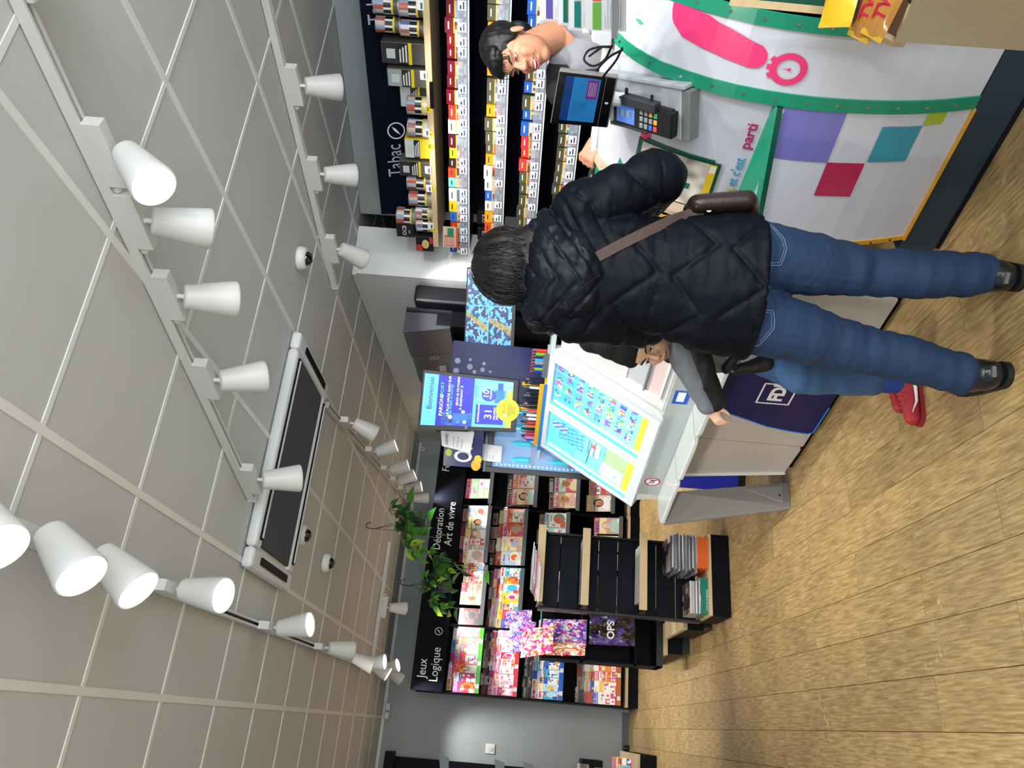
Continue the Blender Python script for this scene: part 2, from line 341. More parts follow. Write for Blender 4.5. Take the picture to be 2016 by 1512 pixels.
def lamp(track, lens_px, aim, lab, lit=True, e=1, zl=2.42, light=True, group='track spotlights', size=75):
    """spot head: lens pixel fixes it along the track, aim is the direction the light points"""
    aim = Vector(aim).normalized(); a, b_ = Vector(track[0]), Vector(track[1]); d = (b_-a).normalized()
    if isinstance(lens_px, (int, float)): s = lens_px
    else:
        q = at_z(lens_px[0], lens_px[1], zl)-aim*.16; s = (Vector((q.x, q.y))-a).dot(d)
    s = max(.1, min(s, (b_-a).length-.1)); c = a+d*s
    t = thing('track_spotlight', lab, 'spotlight', (c.x, c.y, H), math.atan2(d.y, d.x), group)
    for n_, me in (('driver_box', BASE), ('stem', STEM), ('lock_knob', KNOB)):
        o = link(n_, me, t); 
    rot = Matrix.Rotation(-math.atan2(d.y, d.x), 3, 'Z'); al = rot @ aim
    piv = Vector((0, 0, -.118)); Rm = al.to_track_quat('Z', 'Y').to_matrix().to_4x4()
    M = Matrix.Translation(piv-al*.012) @ Rm @ Matrix.Scale(KS, 4)
    sh = link('shade', CONE, t); sh.matrix_local = M
    ln = link('lens', LENS if lit else LENSOFF, sh)
    if lit and light and e > 0:
        l = bpy.data.lights.new('spot_beam', 'SPOT'); l.energy = SPOT_W*e; l.spot_size = math.radians(size); l.spot_blend = .55; l.shadow_soft_size = .045; l.color = (1, .975, .94)
        o = bpy.data.objects.new('spot_beam', l); COL.objects.link(o)
        o.location = Vector((c.x, c.y, H-.118))+aim*.17; o.rotation_euler = (-aim).to_track_quat('Z', 'Y').to_euler()
    return t
def camdir(du, dv, away):   # du right, dv down in the upright view, away from the viewer
    return CR*du-CU*dv+CF*away
# track A
lamp(TA, (330, 325), camdir(-.75, .75, -.45), 'lit track spotlight with glowing face, nearest above the woman', True, .9)
for i, (q, dd) in enumerate([((412, 435), (-.05, 1, .62)), ((462, 575), (.0, 1, .62)), ((522, 718), (.12, 1, .62)), ((588, 915), (.0, 1, .5))]):
    lamp(TA, q, camdir(*dd), 'white track spotlight turned to the counters, %s after the glowing one' % ORD[i], True, .5)
lamp(TA, .12, (.9, .6, -.8), 'white track spotlight base at the near end of the counter track', True, 1.2)
# track B
lamp(TB, (15, 1000), camdir(-.6, .8, -.5), 'glowing spotlight cut by the top edge, nearest the camera', True, .8)
lamp(TB, (172, 1077), camdir(-.55, .75, -.45), 'largest fully visible glowing spotlight of the long track', True, .8)
lamp(TB, (275, 1110), camdir(-.5, .75, -.30), 'glowing spotlight, third along the long track', True, .8)
lamp(TB, (424, 1150), camdir(-.05, 1, -.30), 'glowing spotlight, fourth along the long track', True, .9)
lamp(TB, (597, 1220), camdir(.15, 1, -.1), 'glowing spotlight seen edge-on, fifth along the long track', True, 1)
lamp(TB, (690, 1268), camdir(-.3, 1, .5), 'darker grey spotlight turned away, sixth along the long track', True, 1.2)
lamp(TB, (728, 1300), camdir(-.4, 1, -.05), 'unlit ribbed spotlight, seventh along the long track', False)
for i, (q, dd) in enumerate([((748, 1305), (.1, 1, -.1)), ((758, 1326), (-.5, 1, -.2)), ((778, 1300), (.3, 1, -.1)), ((786, 1342), (-.6, .8, .1))]):
    lamp(TB, q, camdir(*dd), 'small glowing spotlight at the far end of the long track, %s of four' % ORD[i], True, 1.3)
# track C
for i, (q, dd) in enumerate([((668, 150), (.15, 1, .5)), ((697, 325), (.1, 1, .5)), ((724, 490), (-.30, .75, .75))]):
    lamp(TC, q, camdir(*dd), 'white spotlight shining down the tobacco wall, %s from the near end' % ORD[i], True, (.7, .6, .8)[i], size=(75, 75, 56)[i])
lamp(TC, .2, (1, .3, -1.0), 'white spotlight at the near end of the tobacco track', True, 1.2)
# track D
lamp(TD, (737, 828), camdir(-.6, 1, .35), 'grey-looking spotlight over the screens, nearest of its track', True, 1.0, 2.42)
for i, (q, dd) in enumerate([((774, 870), (.35, 1, .1)), ((797, 918), (.3, 1, .1)), ((812, 935), (.4, 1, .1)), ((822, 968), (.2, 1, .05)), ((835, 990), (0, 1, .3))]):
    lamp(TD, q, camdir(*dd), 'spotlight of the far right track above the racks, %s beyond the grey one' % ORD[i], True, 1.7)
lamp(TE, (798, 1203), camdir(-.2, 1, .5), 'lone white spotlight on the short cross track', True, 1.6)
# track behind the viewer: unseen spotlights added to light the counters and partition
TF = ((2.0, .9), (1.0, -1.2)); rail('added white lighting track behind the viewer', TF)
for s, aim in ((.35, (.25, 1.0, -.62)), (.8, (.5, 1.0, -.75)), (1.3, (.35, 1.2, -.6)), (1.8, (.1, 1.0, -.5))):
    lamp(TF, s, aim, 'added white track spotlight behind the viewer, %s from the far end' % {.35: 'first', .8: 'second', 1.3: 'third', 1.8: 'fourth'}[s], True, 1.15, size=60)
lamp(TF, 1.05, (1.36, 5.2, -.42), 'added white track spotlight behind the viewer, aimed far at the partition', True, 1.7, size=36)
TG = ((-1.35, 1.2), (-1.25, 5.2)); rail('added white lighting track left of the aisle, outside the picture', TG)  # side track added out of view to brighten the counter fronts
for s, aim, e_ in ((.5, (1, .35, -.62), .8), (1.5, (1, .45, -.62), 1.1), (2.6, (1, .10, -.72), 1.2), (3.6, (1, .9, -.6), 1.5)):
    lamp(TG, s, aim, 'added white spotlight left of the aisle, %s from the near end' % {.5: 'first', 1.5: 'second', 2.6: 'third', 3.6: 'fourth'}[s], True, e_, size=62)
# smoke detectors / speakers high on the back wall
for i, py_ in enumerate((1391, 1409)):
    p = at_y(764, py_, 8.9); t = thing('wall_sensor', 'small white rounded wall sensor under the ceiling, %s of the pair' % ('right' if i == 0 else 'left'), 'sensor', (p.x, 8.95, 2.585))
    G().box(-.042, .042, -.06, 0, -.035, .045).build('body', M_lampw, t, bevel=.018); G().box(-.03, .03, -.063, -.058, -.032, -.012).build('lens', M_alu, t)
t = thing('wall_thermostat', 'square white switch with round dial on grey back wall', 'switch', at_y(965, 1474, 8.95))
G().box(-.048, .048, -.014, 0, -.048, .048).build('plate', M_white, t, bevel=.004); G().cyl((0, -.012, 0), (0, -.022, 0), .026, .024, 24).build('dial', M_lampw, t)
p = at_y(832, 885, 8.93); t = thing('wall_detector', 'small pale detector on partition beside the racks', 'sensor', (p.x, 8.95, p.z)); G().cyl((0, -.04, 0), (0, 0, 0), .03, .035, 16).build('body', M_lampw, t); G().cyl((0, -.046, 0), (0, -.04, 0), .01, .01, 10).build('button', M_alu, t)
# ---------------------------------------------------------------- betting counter (curved, white and teal)
PF = Frame(1.658, 2.055, 16)
PROF = [(.145, 0), (.20, -.018), (.268, -.039), (.34, -.056), (.421, -.069), (.51, -.076), (.58, -.078), (.64, -.077), (.71, -.070), (.783, -.058), (.86, -.038), (.925, -.014), (1.0, .024), (1.069, .068), (1.11, .107), (1.143, .146), (1.175, .195), (1.196, .239), (1.212, .29), (1.222, .341)]
def prof(z):
    if z <= PROF[0][0]: return PROF[0][1]
    for (a, b), (c, d) in zip(PROF, PROF[1:]):
        if z <= c: return b+(d-b)*(z-a)/(c-a)
    return PROF[-1][1]
def zrange(z0, z1): return [z0]+[z for z, _ in PROF if z0+.004 < z < z1-.004]+[z1]
def sheet(g, x0, x1, z0, z1, off=0, th=.008, nx=1, inset=None, mi=0, col=(1, 1, 1)):
    zs = zrange(z0, z1); ins = inset or (lambda x, z: 0); X = [x0+(x1-x0)*i/nx for i in range(nx+1)]
    vs = []; n = len(X)
    for k in (0, th):
        for z in zs: vs += [(x, prof(z)+off+k+ins(x, z), z) for x in X]
    N = n*len(zs); fs = []
    for j in range(len(zs)-1):
        for i in range(nx):
            a = j*n+i; fs.append((a, a+1, a+n+1, a+n)); fs.append((N+a, N+a+n, N+a+n+1, N+a+1))
    for j in range(len(zs)-1):
        a = j*n; fs.append((a, a+n, N+a+n, N+a)); a = j*n+nx; fs.append((a, N+a, N+a+n, a+n))
    t = (len(zs)-1)*n
    for i in range(nx): fs.append((i, N+i, N+i+1, i+1)); fs.append((t+i, t+i+1, N+t+i+1, N+t+i))
    return g.add(vs, fs, mi, col)
def strip_decal(zs, xl, xr, off=-.0025, inset=None):
    g = G(); ins = inset or (lambda x, z: 0); vs = []; fs = []
    for z, a, b in zip(zs, xl, xr): vs += [(a, prof(z)+off+ins(a, z), z), (b, prof(z)+off+ins(b, z), z)]
    for i in range(len(zs)-1): fs.append((2*i, 2*i+1, 2*i+3, 2*i+2))
    return g.add(vs, fs)
M_pan = mat('counter_white', '#cdd0da', .22, coat=.6)
M_teal = mat('counter_teal', '#0a8a68', .3, coat=.3); M_teal2 = mat('counter_teal_light', '#16a883', .3, coat=.3); M_dteal = mat('counter_dark_green', '#0b4f3c', .35, coat=.3)
M_pink = mat('print_pink', '#e63673', .3, coat=.4); M_yel = mat('counter_yellow', '#d49a2a', .4)
pm = thing('betting_counter', 'curved white betting counter with teal trim and pink exclamation mark', 'counter', PF.o, PF.rz)
G().box(-.152, 1.5, 0, .42, .025, .145).build('plinth', mat('plinth_blue', '#223440', .35), pm)
G().box(-.14, 1.5, .012, .41, 0, .025).build('toe_kick', M_slate, pm)
side = [(prof(z)+.012, z) for z in zrange(.145, 1.21)]+[(.34, 1.20), (.40, 1.20), (.40, .145)]
G().prism(side, -.078, -.062, 'x').build('end_panel', mat('end_cream', '#b9a48c', .5), pm)
sheet(G(), -.084, .390, .150, .715).build('lower_panel', M_pan, pm, smooth=False)
ins = lambda x, z: .07*max(0, (.39-x))/.47+.012
up = sheet(G(), -.084, .390, .735, 1.215, nx=6, inset=ins).build('upper_panel', M_pan, pm)
lz = lambda x: .735-(.39-x)*.13
g = G(); vs = []
for i in range(7):
    x = .390-.474*i/6; z = lz(x)-.014; vs += [(x, prof(z)-.016, z), (x, prof(z)-.016, z+.016), (x, prof(.745)+ins(x, 0)+.002, .742+(.39-x)*.02)]
g.add(vs, [(3*i+k, 3*i+k+1, 3*i+k+4, 3*i+k+3) for i in range(6) for k in (0, 1)], 0)
for k, p_ in enumerate(range(12)): g.mi[k] = 0 if k % 2 == 0 else 1
g.build('teal_ledge', [M_dteal, M_teal2], pm)
sheet(G(), .427, .604, .150, 1.20, off=-.001).build('right_panel', M_pan, pm)
sheet(G(), .640, 1.5, .150, 1.20, off=.03).build('far_panel', M_dteal, pm)
for i, (a, b) in enumerate(((.388, .428), (.603, .641))):
    st = sheet(G(), a, b, .148, 1.222, off=-.007).build('teal_strip', M_teal, pm); sg = []
    z = .22
    while z < 1.19:
        x = (a+b)/2; y = prof(z)-.007; G().cyl((x, y-.003, z), (x, y+.002, z), .0045, .0045, 10).build('screw', M_steel, st); z += .088
G().box(-.098, .388, -.012, .004, .143, .151).build('yellow_edge', M_yel, pm)
ye = sheet(G(), -.100, -.083, .146, 1.0, off=-.004).build('yellow_strip', M_yel, pm)
for z in (.2, .27, .34, .41, .48): G().cyl((-.092, prof(z)-.008, z), (-.092, prof(z)-.003, z), .003, .003, 8).build('screw', M_slate, ye)
ct = G().box(-.07, 1.5, .335, .44, 1.205, 1.225).build('counter_top', M_white, pm, bevel=.004)
G().box(-.06, 1.5, .395, .41, .1, 1.2).build('back_panel', M_slate, pm)
# printed shapes
zs = [.800, .803, .809, .82, .845, .91, .946, .974, 1.03, 1.057, 1.064, 1.068]
strip_decal(zs, [.513, .503, .494, .487, .484, .494, .501, .505, .518, .545, .558, .58], [.518, .530, .540, .549, .556, .577, .586, .597, .603, .603, .603, .603], -.006).build('exclamation_mark', M_pink, pm)
def ring(cx, cz, r0, r1, a0=0, a1=360, n=40, off=-.006, kx=.92, ins_=None):
    g = G(); vs = []; I = ins_ or (lambda x, z: 0)
    for i in range(n+1):
        a = math.radians(a0+(a1-a0)*i/n)
        for r in (r0, r1): x = cx+kx*r*math.cos(a); z = cz+r*math.sin(a); vs.append((x, prof(z)+off+I(x, z), z))
    return g.add(vs, [(2*i, 2*i+1, 2*i+3, 2*i+2) for i in range(n)])
ck = ring(.497, .737, .031, .050); 
for a in (62, 90, 118):
    r = math.radians(a); c_, s_ = math.cos(r), math.sin(r)
    q = [(.497+.92*(k*c_-m*s_*.008), .737+(k*s_+m*c_*.008)) for k, m in ((.048, -1), (.048, 1), (.059, 1), (.059, -1))]
    ck.add([(x, prof(z)-.006, z) for x, z in q], [(0, 1, 2, 3)])
ck.add([(x, prof(z)-.0065, z) for x, z in ((.4955, .735), (.4985, .735), (.4972, .765))], [(0, 1, 2)])
ck.add(ring(.497, .735, .0005, .005, n=14).v, [(2*i, 2*i+1, 2*i+3, 2*i+2) for i in range(14)])
ck.build('stopwatch_print', M_pink, pm)
def sq(x0, x1, z0, z1, c, n): strip_decal(zrange(z0, z1), [x0]*len(zrange(z0, z1)), [x1]*len(zrange(z0, z1)), -.003).build('printed_square', mat(n, c, .3, coat=.4), pm)
sq(.221, .387, .534, .712, '#7573bb', 'print_violet'); sq(.101, .222, .418, .534, '#b32a52', 'print_red'); sq(.2265, .345, .291, .413, '#3f93a8', 'print_cyan'); sq(.347, .388, .230, .291, '#a3b932', 'print_lime')
f = lambda co: (co.x, prof(.770+co.y)+ins(co.x, 0)-.003+co.z, .770+co.y)
def wtxt(s, x, z, size, m, sx=1): link('lettering', textmesh(s, size, m, ext=.0004, fn=lambda co: (x+co.x, prof(z+co.y)+ins(x+co.x, 0)-.0035-co.z, z+co.y), sx=sx, bold=.0006), up)
wtxt("et c'est", .062, .762, .046, mat('print_sky', '#4c9fc4', .4), .86); wtxt('parti', .212, .762, .046, mat('print_magenta', '#b8265f', .4), 1.12); wtxt('votre pari,', -.075, .762, .040, mat('print_lime2', '#b5bd2c', .4), .78)
# pink band across the upper panel
z_ = zrange(1.052, 1.082); g = G(); vs = []
for z in z_:
    for i in range(7): x = .125+.125*i/6; vs.append((x, prof(z)+ins(x, z)-.002, z))
g.add(vs, [(j*7+i, j*7+i+1, j*7+i+8, j*7+i+7) for j in range(len(z_)-1) for i in range(6)]).build('pink_band', M_pink, pm)
# small green hand sticker near the top of the right panel
strip_decal([1.135, 1.145, 1.155], [.500, .496, .500], [.506, .510, .506]).build('sticker', mat('sticker_green', '#5fb58c', .5), pm)
# picture panel on the counter: framed leaflet poster
class Quad:
    def __init__(s, bl, br, tr, tl): s.q = [Vector(p) for p in (bl, br, tr, tl)]; s.n = (s.q[1]-s.q[0]).cross(s.q[3]-s.q[0]).normalized()
    def p(s, u, v, off=0): a, b, c, d = s.q; return (a*(1-u)+b*u)*(1-v)+(d*(1-u)+c*u)*v+s.n*off
    def slab(s, g, u0=0, u1=1, v0=0, v1=1, f=0, bk=-.01, mi=0, col=(1, 1, 1)):
        F_ = [s.p(u, v, f) for u, v in ((u0, v0), (u1, v0), (u1, v1), (u0, v1))]; B_ = [s.p(u, v, bk) for u, v in ((u0, v0), (u1, v0), (u1, v1), (u0, v1))]
        return g.add(F_+B_, [(0, 1, 2, 3), (7, 6, 5, 4), (0, 4, 5, 1), (1, 5, 6, 2), (2, 6, 7, 3), (3, 7, 4, 0)], mi, col)
    def rect(s, g, u0, u1, v0, v1, off, col, mi=0): return g.add([s.p(u, v, off) for u, v in ((u0, v0), (u1, v0), (u1, v1), (u0, v1))], [(0, 1, 2, 3)], mi, col)
    def disc(s, g, u, v, ru, rv, off, col, n=20, mi=0): return g.add([s.p(u+ru*math.cos(2*math.pi*i/n), v+rv*math.sin(2*math.pi*i/n), off) for i in range(n)], [list(range(n))], mi, col)
    def text(s, t, u, v, h, m, parent, off=.0012, k=1, name='lettering', **kw):   # h = letter height as a share of the quad's height
        W = (s.q[1]-s.q[0]).length; Hh = (s.q[3]-s.q[0]).length
        me = textmesh(t, 1, m, ext=0, fn=lambda co: s.p(u+co.x*h*1.4*Hh/W*k, v+co.y*h*1.4, off), **kw); return link(name, me, parent)
def px_quad(F_, y, c): return [F_.on_y(a, b, y) for a, b in c]   # c: bl br tr tl in photo pixels
V = lambda *a: Vector(a)
class CurvedQuad(Quad):
    def p(s, u, v, off=0): x = -.055+.188*u; z = .838+.235*v; return V(x, prof(z)+ins(x, 0)-.003-off, z)
pq = CurvedQuad(V(-.055, 0, .838), V(.133, 0, .838), V(.133, 0, 1.073), V(-.055, 0, 1.073))
po = thing('framed_leaflet_poster', 'rounded green-framed poster of the daily tip on the counter front', 'poster', PF.o, PF.rz)
g = G()
for k in range(12):
    e_ = .05 if k in (0, 11) else 0; pq.slab(g, -.07+e_, 1.07-e_, -.05+1.10*k/12, -.05+1.10*(k+1)/12, .005, -.004)
g.build('frame', M_dteal, po)
g = G(); rr = random.Random(3)
for i in range(20):
    for j in range(24):
        k_ = .62+.5*noise.noise(Vector((i*.28, j*.22, 2))); c = tuple(q_*k_ for q_ in C('#efe4d8'))
        pq.rect(g, i/20, (i+1)/20, .10+j*.9/24, .10+(j+1)*.9/24, .008, c)
pq.rect(g, 0, 1, 0, .10, .009, C('#d9b92c')); pq.rect(g, .82, .97, .01, .09, .010, C('#e8e6d8'))
for k, (a, b) in enumerate(((.25, .95), (.30, .93), (.45, .9))): pq.rect(g, a, b, .62-k*.055, .655-k*.055, .0095, C('#23796a'))
pq.rect(g, .36, .48, .28, .40, .0095, C('#0e6a50'))
g.build('printed_sheet', M_print, po)
pq.text('NOTRE TUYAU', .30, .80, .052, M_letter, po, .010, .95, shear=.3); pq.text('DU JOUR !', .36, .72, .052, M_letter, po, .010, .95, shear=.3)
for k, s_ in enumerate(("RETROUVEZ CHAQUE JOUR", "SUR LE PROGRAMME", "TUYAU DE NOTRE")): pq.text(s_, .28+.05*k, .628-k*.055, .018, M_letter, po, .0105, .9)
# card terminal tray -----------------------------------------------------------
def sub(center, top, bottom, xdir):   # frame on the slope: a right, b up the slope, c outward
    U = (Vector(top)-Vector(bottom)).normalized(); X = Vector(xdir); X = (X-U*X.dot(U)).normalized(); N = X.cross(U); 
    if N.y > 0: N = -N
    M = Matrix((X, U, N)).transposed().to_4x4(); M.translation = Vector(center); return M
tl, br_ = PF.on_x, None
pts = {n: V(*q) for n, q in dict(tr=(.325, .192, 1.169), br=(.387, .009, .964), bl=(.254, .014, .973), tl=(.172, .196, 1.171)).items()}
ctr = (pts['tr']+pts['br']+pts['bl']+pts['tl'])/4+V(-.008, -.035, .018)
MT = sub(ctr, (pts['tr']+pts['tl'])/2, (pts['br']+pts['bl'])/2, pts['br']-pts['bl'])
t = thing('terminal_tray', 'pale grey metal tray bracket holding the card terminal on the counter', 'tray', PF.o, PF.rz)
M_tray = mat('tray_grey', '#a9adb2', .35); M_trayd = mat('tray_edge', '#6c716f', .4)
G(MT).box(-.080, .075, -.135, .155, -.02, .004).build('plate', M_tray, t, bevel=.003)
G(MT).box(-.080, .072, -.165, -.136, -.045, .004).build('front_lip', M_trayd, t, bevel=.003)
G(MT).box(.076, .090, -.150, .17, -.03, .012).build('side_lip', M_tray, t, bevel=.003)
G(MT).tube([(.03, .10, .03), (.045, .16, .03), (.05, .22, -.01), (.02, .27, -.03)], .0022).build('cable', M_slate, t)
tm = thing('card_terminal', 'black card payment terminal with lit blue screen and coloured keys', 'card terminal', PF.o, PF.rz)
MT2 = MT @ Matrix.Translation((-.012, -.024, .010)) @ Matrix.Rotation(math.radians(-4), 4, 'Z') @ Matrix.Scale(1.1, 4)
G(MT2).box(-.040, .040, -.095, .110, .012, .036).build('body', M_black, tm, bevel=.006)
G(MT2).box(-.043, -.036, -.02, .115, .008, .042).box(.036, .043, -.02, .115, .008, .042).box(.025, .052, -.05, .07, .02, .05).build('side_guard', mat('guard_grey', '#2a2c30', .45), tm, bevel=.004)
for a in (-.03, .06): G(MT2).box(.05, .068, a, a+.008, .03, .034).build('clip_pin', M_black, tm)
G(MT2).box(-.020, .02, -.02, .02, 0, .012).build('mount', M_dark, tm)
g = G(MT2); g.add([(-.030, .030, .0365), (.024, .030, .0365), (.024, .095, .0365), (-.030, .095, .0365)], [(0, 1, 2, 3)], 0, C('#5277c9'))
for i in range(5): a = .04+i*.01; g.add([(-.012, a, .0368), (.008, a, .0368), (.006, a+.009, .0368), (-.010, a+.009, .0368)], [(0, 1, 2, 3)], 0, C('#7f93a8' if i % 2 else '#55708e'))
g.build('screen', vcmat('screen_dim', .3, emit=.35), tm)
kc = [['#8a9096', '#8a9096', '#8a9096'], ['#8a9096', '#8a9096', '#8a9096'], ['#4465d6', '#8a9096', '#e7a13c'], ['#e64a40', '#eba23b', '#2fae7e']]
for i in range(4):
    for j in range(3):
        a = -.030+j*.019; b = .010-i*.0165
        G(MT2).box(a, a+.014, b-.012, b, .036, .0395).build('key', mat('key'+kc[i][j], kc[i][j], .4), tm, bevel=.002)
G(MT2).box(-.036, .036, -.105, -.075, .012, .042).build('hood', M_black, tm, bevel=.004)
# customer screen on a stand -------------------------------------------------------
cq = Quad(at_r(1196, 252, 2.55), at_r(1216, 152, 2.47), at_r(1101, 138, 2.50), at_r(1083, 243, 2.58))
cs = thing('customer_display', 'black customer display with silver edge facing the queue', 'screen', (0, 0, 0))
g = G(); cq.slab(g, 0, 1, 0, 1, 0, -.022); g.build('casing', mat('casing_silver', '#8b8784', .35, metal=.5), cs, bevel=.003)
g = G(); cq.slab(g, .02, .98, .02, .985, .0035, -.002); g.build('bezel', mat('bezel_black', '#050507', .12, coat=.6), cs)
g = G(); cq.rect(g, .10, .93, .26, .86, .0045, C('#17507c')); cq.rect(g, .10, .93, .72, .86, .0048, C('#0b2350')); cq.rect(g, .55, .90, .29, .47, .0050, C('#4a1c4e')); 
for k in range(5): cq.rect(g, .60, .86, .43-.028*k, .437-.028*k, .0052, C('#8a7fa0'))
for k in range(6): cq.rect(g, .14+.04*k % .3, .5, .66-.045*k, .668-.045*k, .0052, C('#123a60'))
g.build('screen', vcmat('screen_low', .1, emit=.5), cs)
g = G(); cq.slab(g, .02, .98, .175, .18, .0045, .003); g.build('seam', M_alu, cs)
g = G()
for k in range(4):
    r0 = .016+.012*k
    for i in range(6):
        a0 = math.radians(-38+76*i/6); a1 = math.radians(-38+76*(i+1)/6)
        g.add([cq.p(.47+r*math.cos(a)*.9, .10+r*math.sin(a), .005) for a, r in ((a0, r0), (a0, r0+.006), (a1, r0+.006), (a1, r0))], [(0, 3, 2, 1)])
g.build('contactless_mark', M_letter, cs)
bm = cq.p(.5, 0, -.02); top_ = PF.M @ V(.26, .42, 1.225)
G().cyl(cq.p(.5, .3, -.03), bm+Vector((.05, .05, -.10)), .022, .022, 12).build('stand', M_white, cs, smooth=False)
G().lathe([(.07, 0), (.068, .02), (.03, .03), (.02, .035)], (bm.x+.05, bm.y+.05, 1.2255), 24).build('stand_base', M_white, cs, smooth=True)
for i, pts_ in enumerate([[(1205, 90, 2.35), (1190, 118, 2.45), (1168, 130, 2.55), (1150, 118, 2.6), (1158, 100, 2.6), (1178, 93, 2.5), (1200, 92, 2.35)], [(1225, 98, 2.28), (1200, 112, 2.4), (1180, 132, 2.5), (1170, 148, 2.52)], [(1225, 95, 2.28), (1212, 120, 2.38), (1196, 140, 2.45), (1188, 150, 2.48)]]):
    P_ = [at_r(*q) for q in pts_]
    tag(G().tube(curve_pts(P_), .0035, 8).build('cable', M_slate, None, smooth=True), ['thin black cable loop in front of the grey shirt', 'black cable running from display to counter edge', 'lower of the two black cables by the display'][i], 'cable')
# white printer housing beside the display
t = thing('white_counter_device', 'white angular device housing beside the customer display', 'device', PF.o, PF.rz)
g = G(); a = PF.on_z(1195, 75, 1.23); g.hull8([(.36, .25, 1.21), (.52, .25, 1.21), (.52, .45, 1.225), (.36, .45, 1.225), (.37, .27, 1.27), (.50, .27, 1.27), (.50, .44, 1.30), (.37, .44, 1.30)]); g.build('housing', M_tray, t, bevel=.006)
G().box(.39, .48, .29, .42, 1.285, 1.305).build('lid', M_white, t, bevel=.004)
# green ticket box with blue and yellow edges at the left end
gb = thing('ticket_box', 'green open ticket box with blue and yellow edges', 'box', PF.o, PF.rz)
M_blue = mat('edge_blue', '#2f7fd0', .4); M_ybox = mat('edge_yellow', '#e2ae22', .4)
zt = PF.on_y(1193, 262, .315).z; xr_ = PF.on_y(1195, 236, .315).x; g = G(); g.hull8([(-.10, .18, zt-.07), (xr_, .18, zt-.07), (xr_, .30, zt-.05), (-.10, .30, zt-.05), (-.10, .20, zt-.05), (xr_, .20, zt-.05), (xr_, .30, zt-.01), (-.10, .30, zt-.01)]); g.build('tray', M_teal, gb)
zt = PF.on_y(1193, 262, .315).z; xr_ = PF.on_y(1195, 236, .315).x; G().box(-.30, xr_, .30, .312, zt-.06, zt-.008).build('back_board', M_teal, gb); G().box(-.30, xr_, .312, .320, zt-.05, zt).build('blue_edge', M_blue, gb)
G().box(-.33, -.10, .322, .36, zt-.06, zt+.015).build('yellow_edge', M_ybox, gb); G().box(-.34, -.09, .18, .29, 1.14, 1.165).build('dark_pad', M_slate, gb)
G().box(-.33, -.10, .285, .300, 1.13, 1.20).build('front_lip', M_teal2, gb)
# leaflet holder at the right
lh = thing('leaflet_holder', 'tiered clear holder full of white leaflets on the counter', 'leaflet holder', (0, 0, 0))
M_clear = mat('clear_acrylic', '#ffffff', .05, alpha=.18)
rows = [(1062, 1103, 44, 2.44, '#5e57a8'), (1098, 1128, 52, 2.40, '#1f6b54'), (1118, 1158, 62, 2.36, '#1c7a74'), (1150, 1210, 66, 2.30, '#6db04a')]
for i, (x0, x1, yb, r, hc) in enumerate(rows):
    q = Quad(at_r(x1+25, yb, r-.02), at_r(x1+25, -60, r-.12), at_r(x0, -60, r-.10), at_r(x0, yb-4, r))
    g = G(); q.slab(g, 0, 1, 0, 1, .001, -.012); g.build('pocket', M_clear, lh)
    g = G(); q.slab(g, .03, .97, .03, .97, 0, -.006, 0, C('#dfe3e8')); q.rect(g, .05, .50, .60, .80, .0012, C(hc)); q.rect(g, .52, .85, .60, .80, .0012, C(['#7a70c0', '#c33a4e', '#e07a33', '#d8503e'][i]))
    for k in range(7): q.rect(g, .08, .3+.1*((k*3) % 4), .5-.06*k, .51-.06*k, .0012, C('#8c93a0'))
    tag(g.build('leaflet', M_print, lh))
q = Quad(at_r(1216, 70, 2.26), at_r(1216, -60, 2.1), at_r(1204, -60, 2.1), at_r(1204, 70, 2.26)); g = G(); q.slab(g, 0, 1, 0, 1, .01, -.12); g.build('base', M_tray, lh)
# ---------------------------------------------------------------- sweet display at the right edge
sd = thing('sweet_display', 'birch plywood sweet display with slanted tray at the right', 'display stand', PF.o, PF.rz)
C0, C1, C2 = PF.on_y(1762, 82, -.24), PF.on_y(1640, 15, -.15), PF.on_y(1440, -4, -.13); Ce = C0+V(.30, -.34, -.02)
Cx = PF.on_y(1798, 0, -.52); Cx = C0+(Cx-C0)*1.6
def board(a, b, drop, th, name, m, rise=0, bevel=0):
    n_ = V(-(b-a).y, (b-a).x, 0).normalized()*th
    return G().hull8([a-V(0, 0, drop), b-V(0, 0, drop), b+n_-V(0, 0, drop), a+n_-V(0, 0, drop), a+V(0, 0, rise), b+V(0, 0, rise), b+n_+V(0, 0, rise), a+n_+V(0, 0, rise)]).build(name, m, sd, bevel=bevel)
G().hull8([V(C0.x, C0.y, 0), V(Cx.x, Cx.y, 0), V(Cx.x+.02, Cx.y+.015, 0), V(C0.x+.018, C0.y+.012, 0), C0, Cx, Cx+V(.02, .015, 0), C0+V(.018, .012, 0)]).build('side_panel', M_woodx, sd)
board(C0, C1, .030, .018, 'tray_lip', M_wood, .002, .003); board(C1, C2, .030, .018, 'rear_lip', M_wood, .002)
fx = V(.35, -.10, -.03); up_ = V(0, 0, -.026)
G().hull8([C0+up_*1.5, C0+up_*1.5+fx, C1+up_*1.5+fx, C1+up_*1.5, C0+up_, C0+up_+fx, C1+up_+fx, C1+up_]).build('tray_floor', mat('tray_brown', '#6e4a35', .6), sd)
hp_ = [PF.on_y(a_, b_, -.36) for a_, b_ in ((1802, 0), (1830, 46), (1845, 46), (1868, 4))]
board(PF.on_y(1830, 44, -.34), PF.on_y(1780, -40, -.60), .05, .03, 'hopper', M_slate, .02)
for a_, b_ in ((1840, 34), (1936, 38), (2010, 74)): q_ = PF.on_y(a_, b_, -.30); t_ = .5
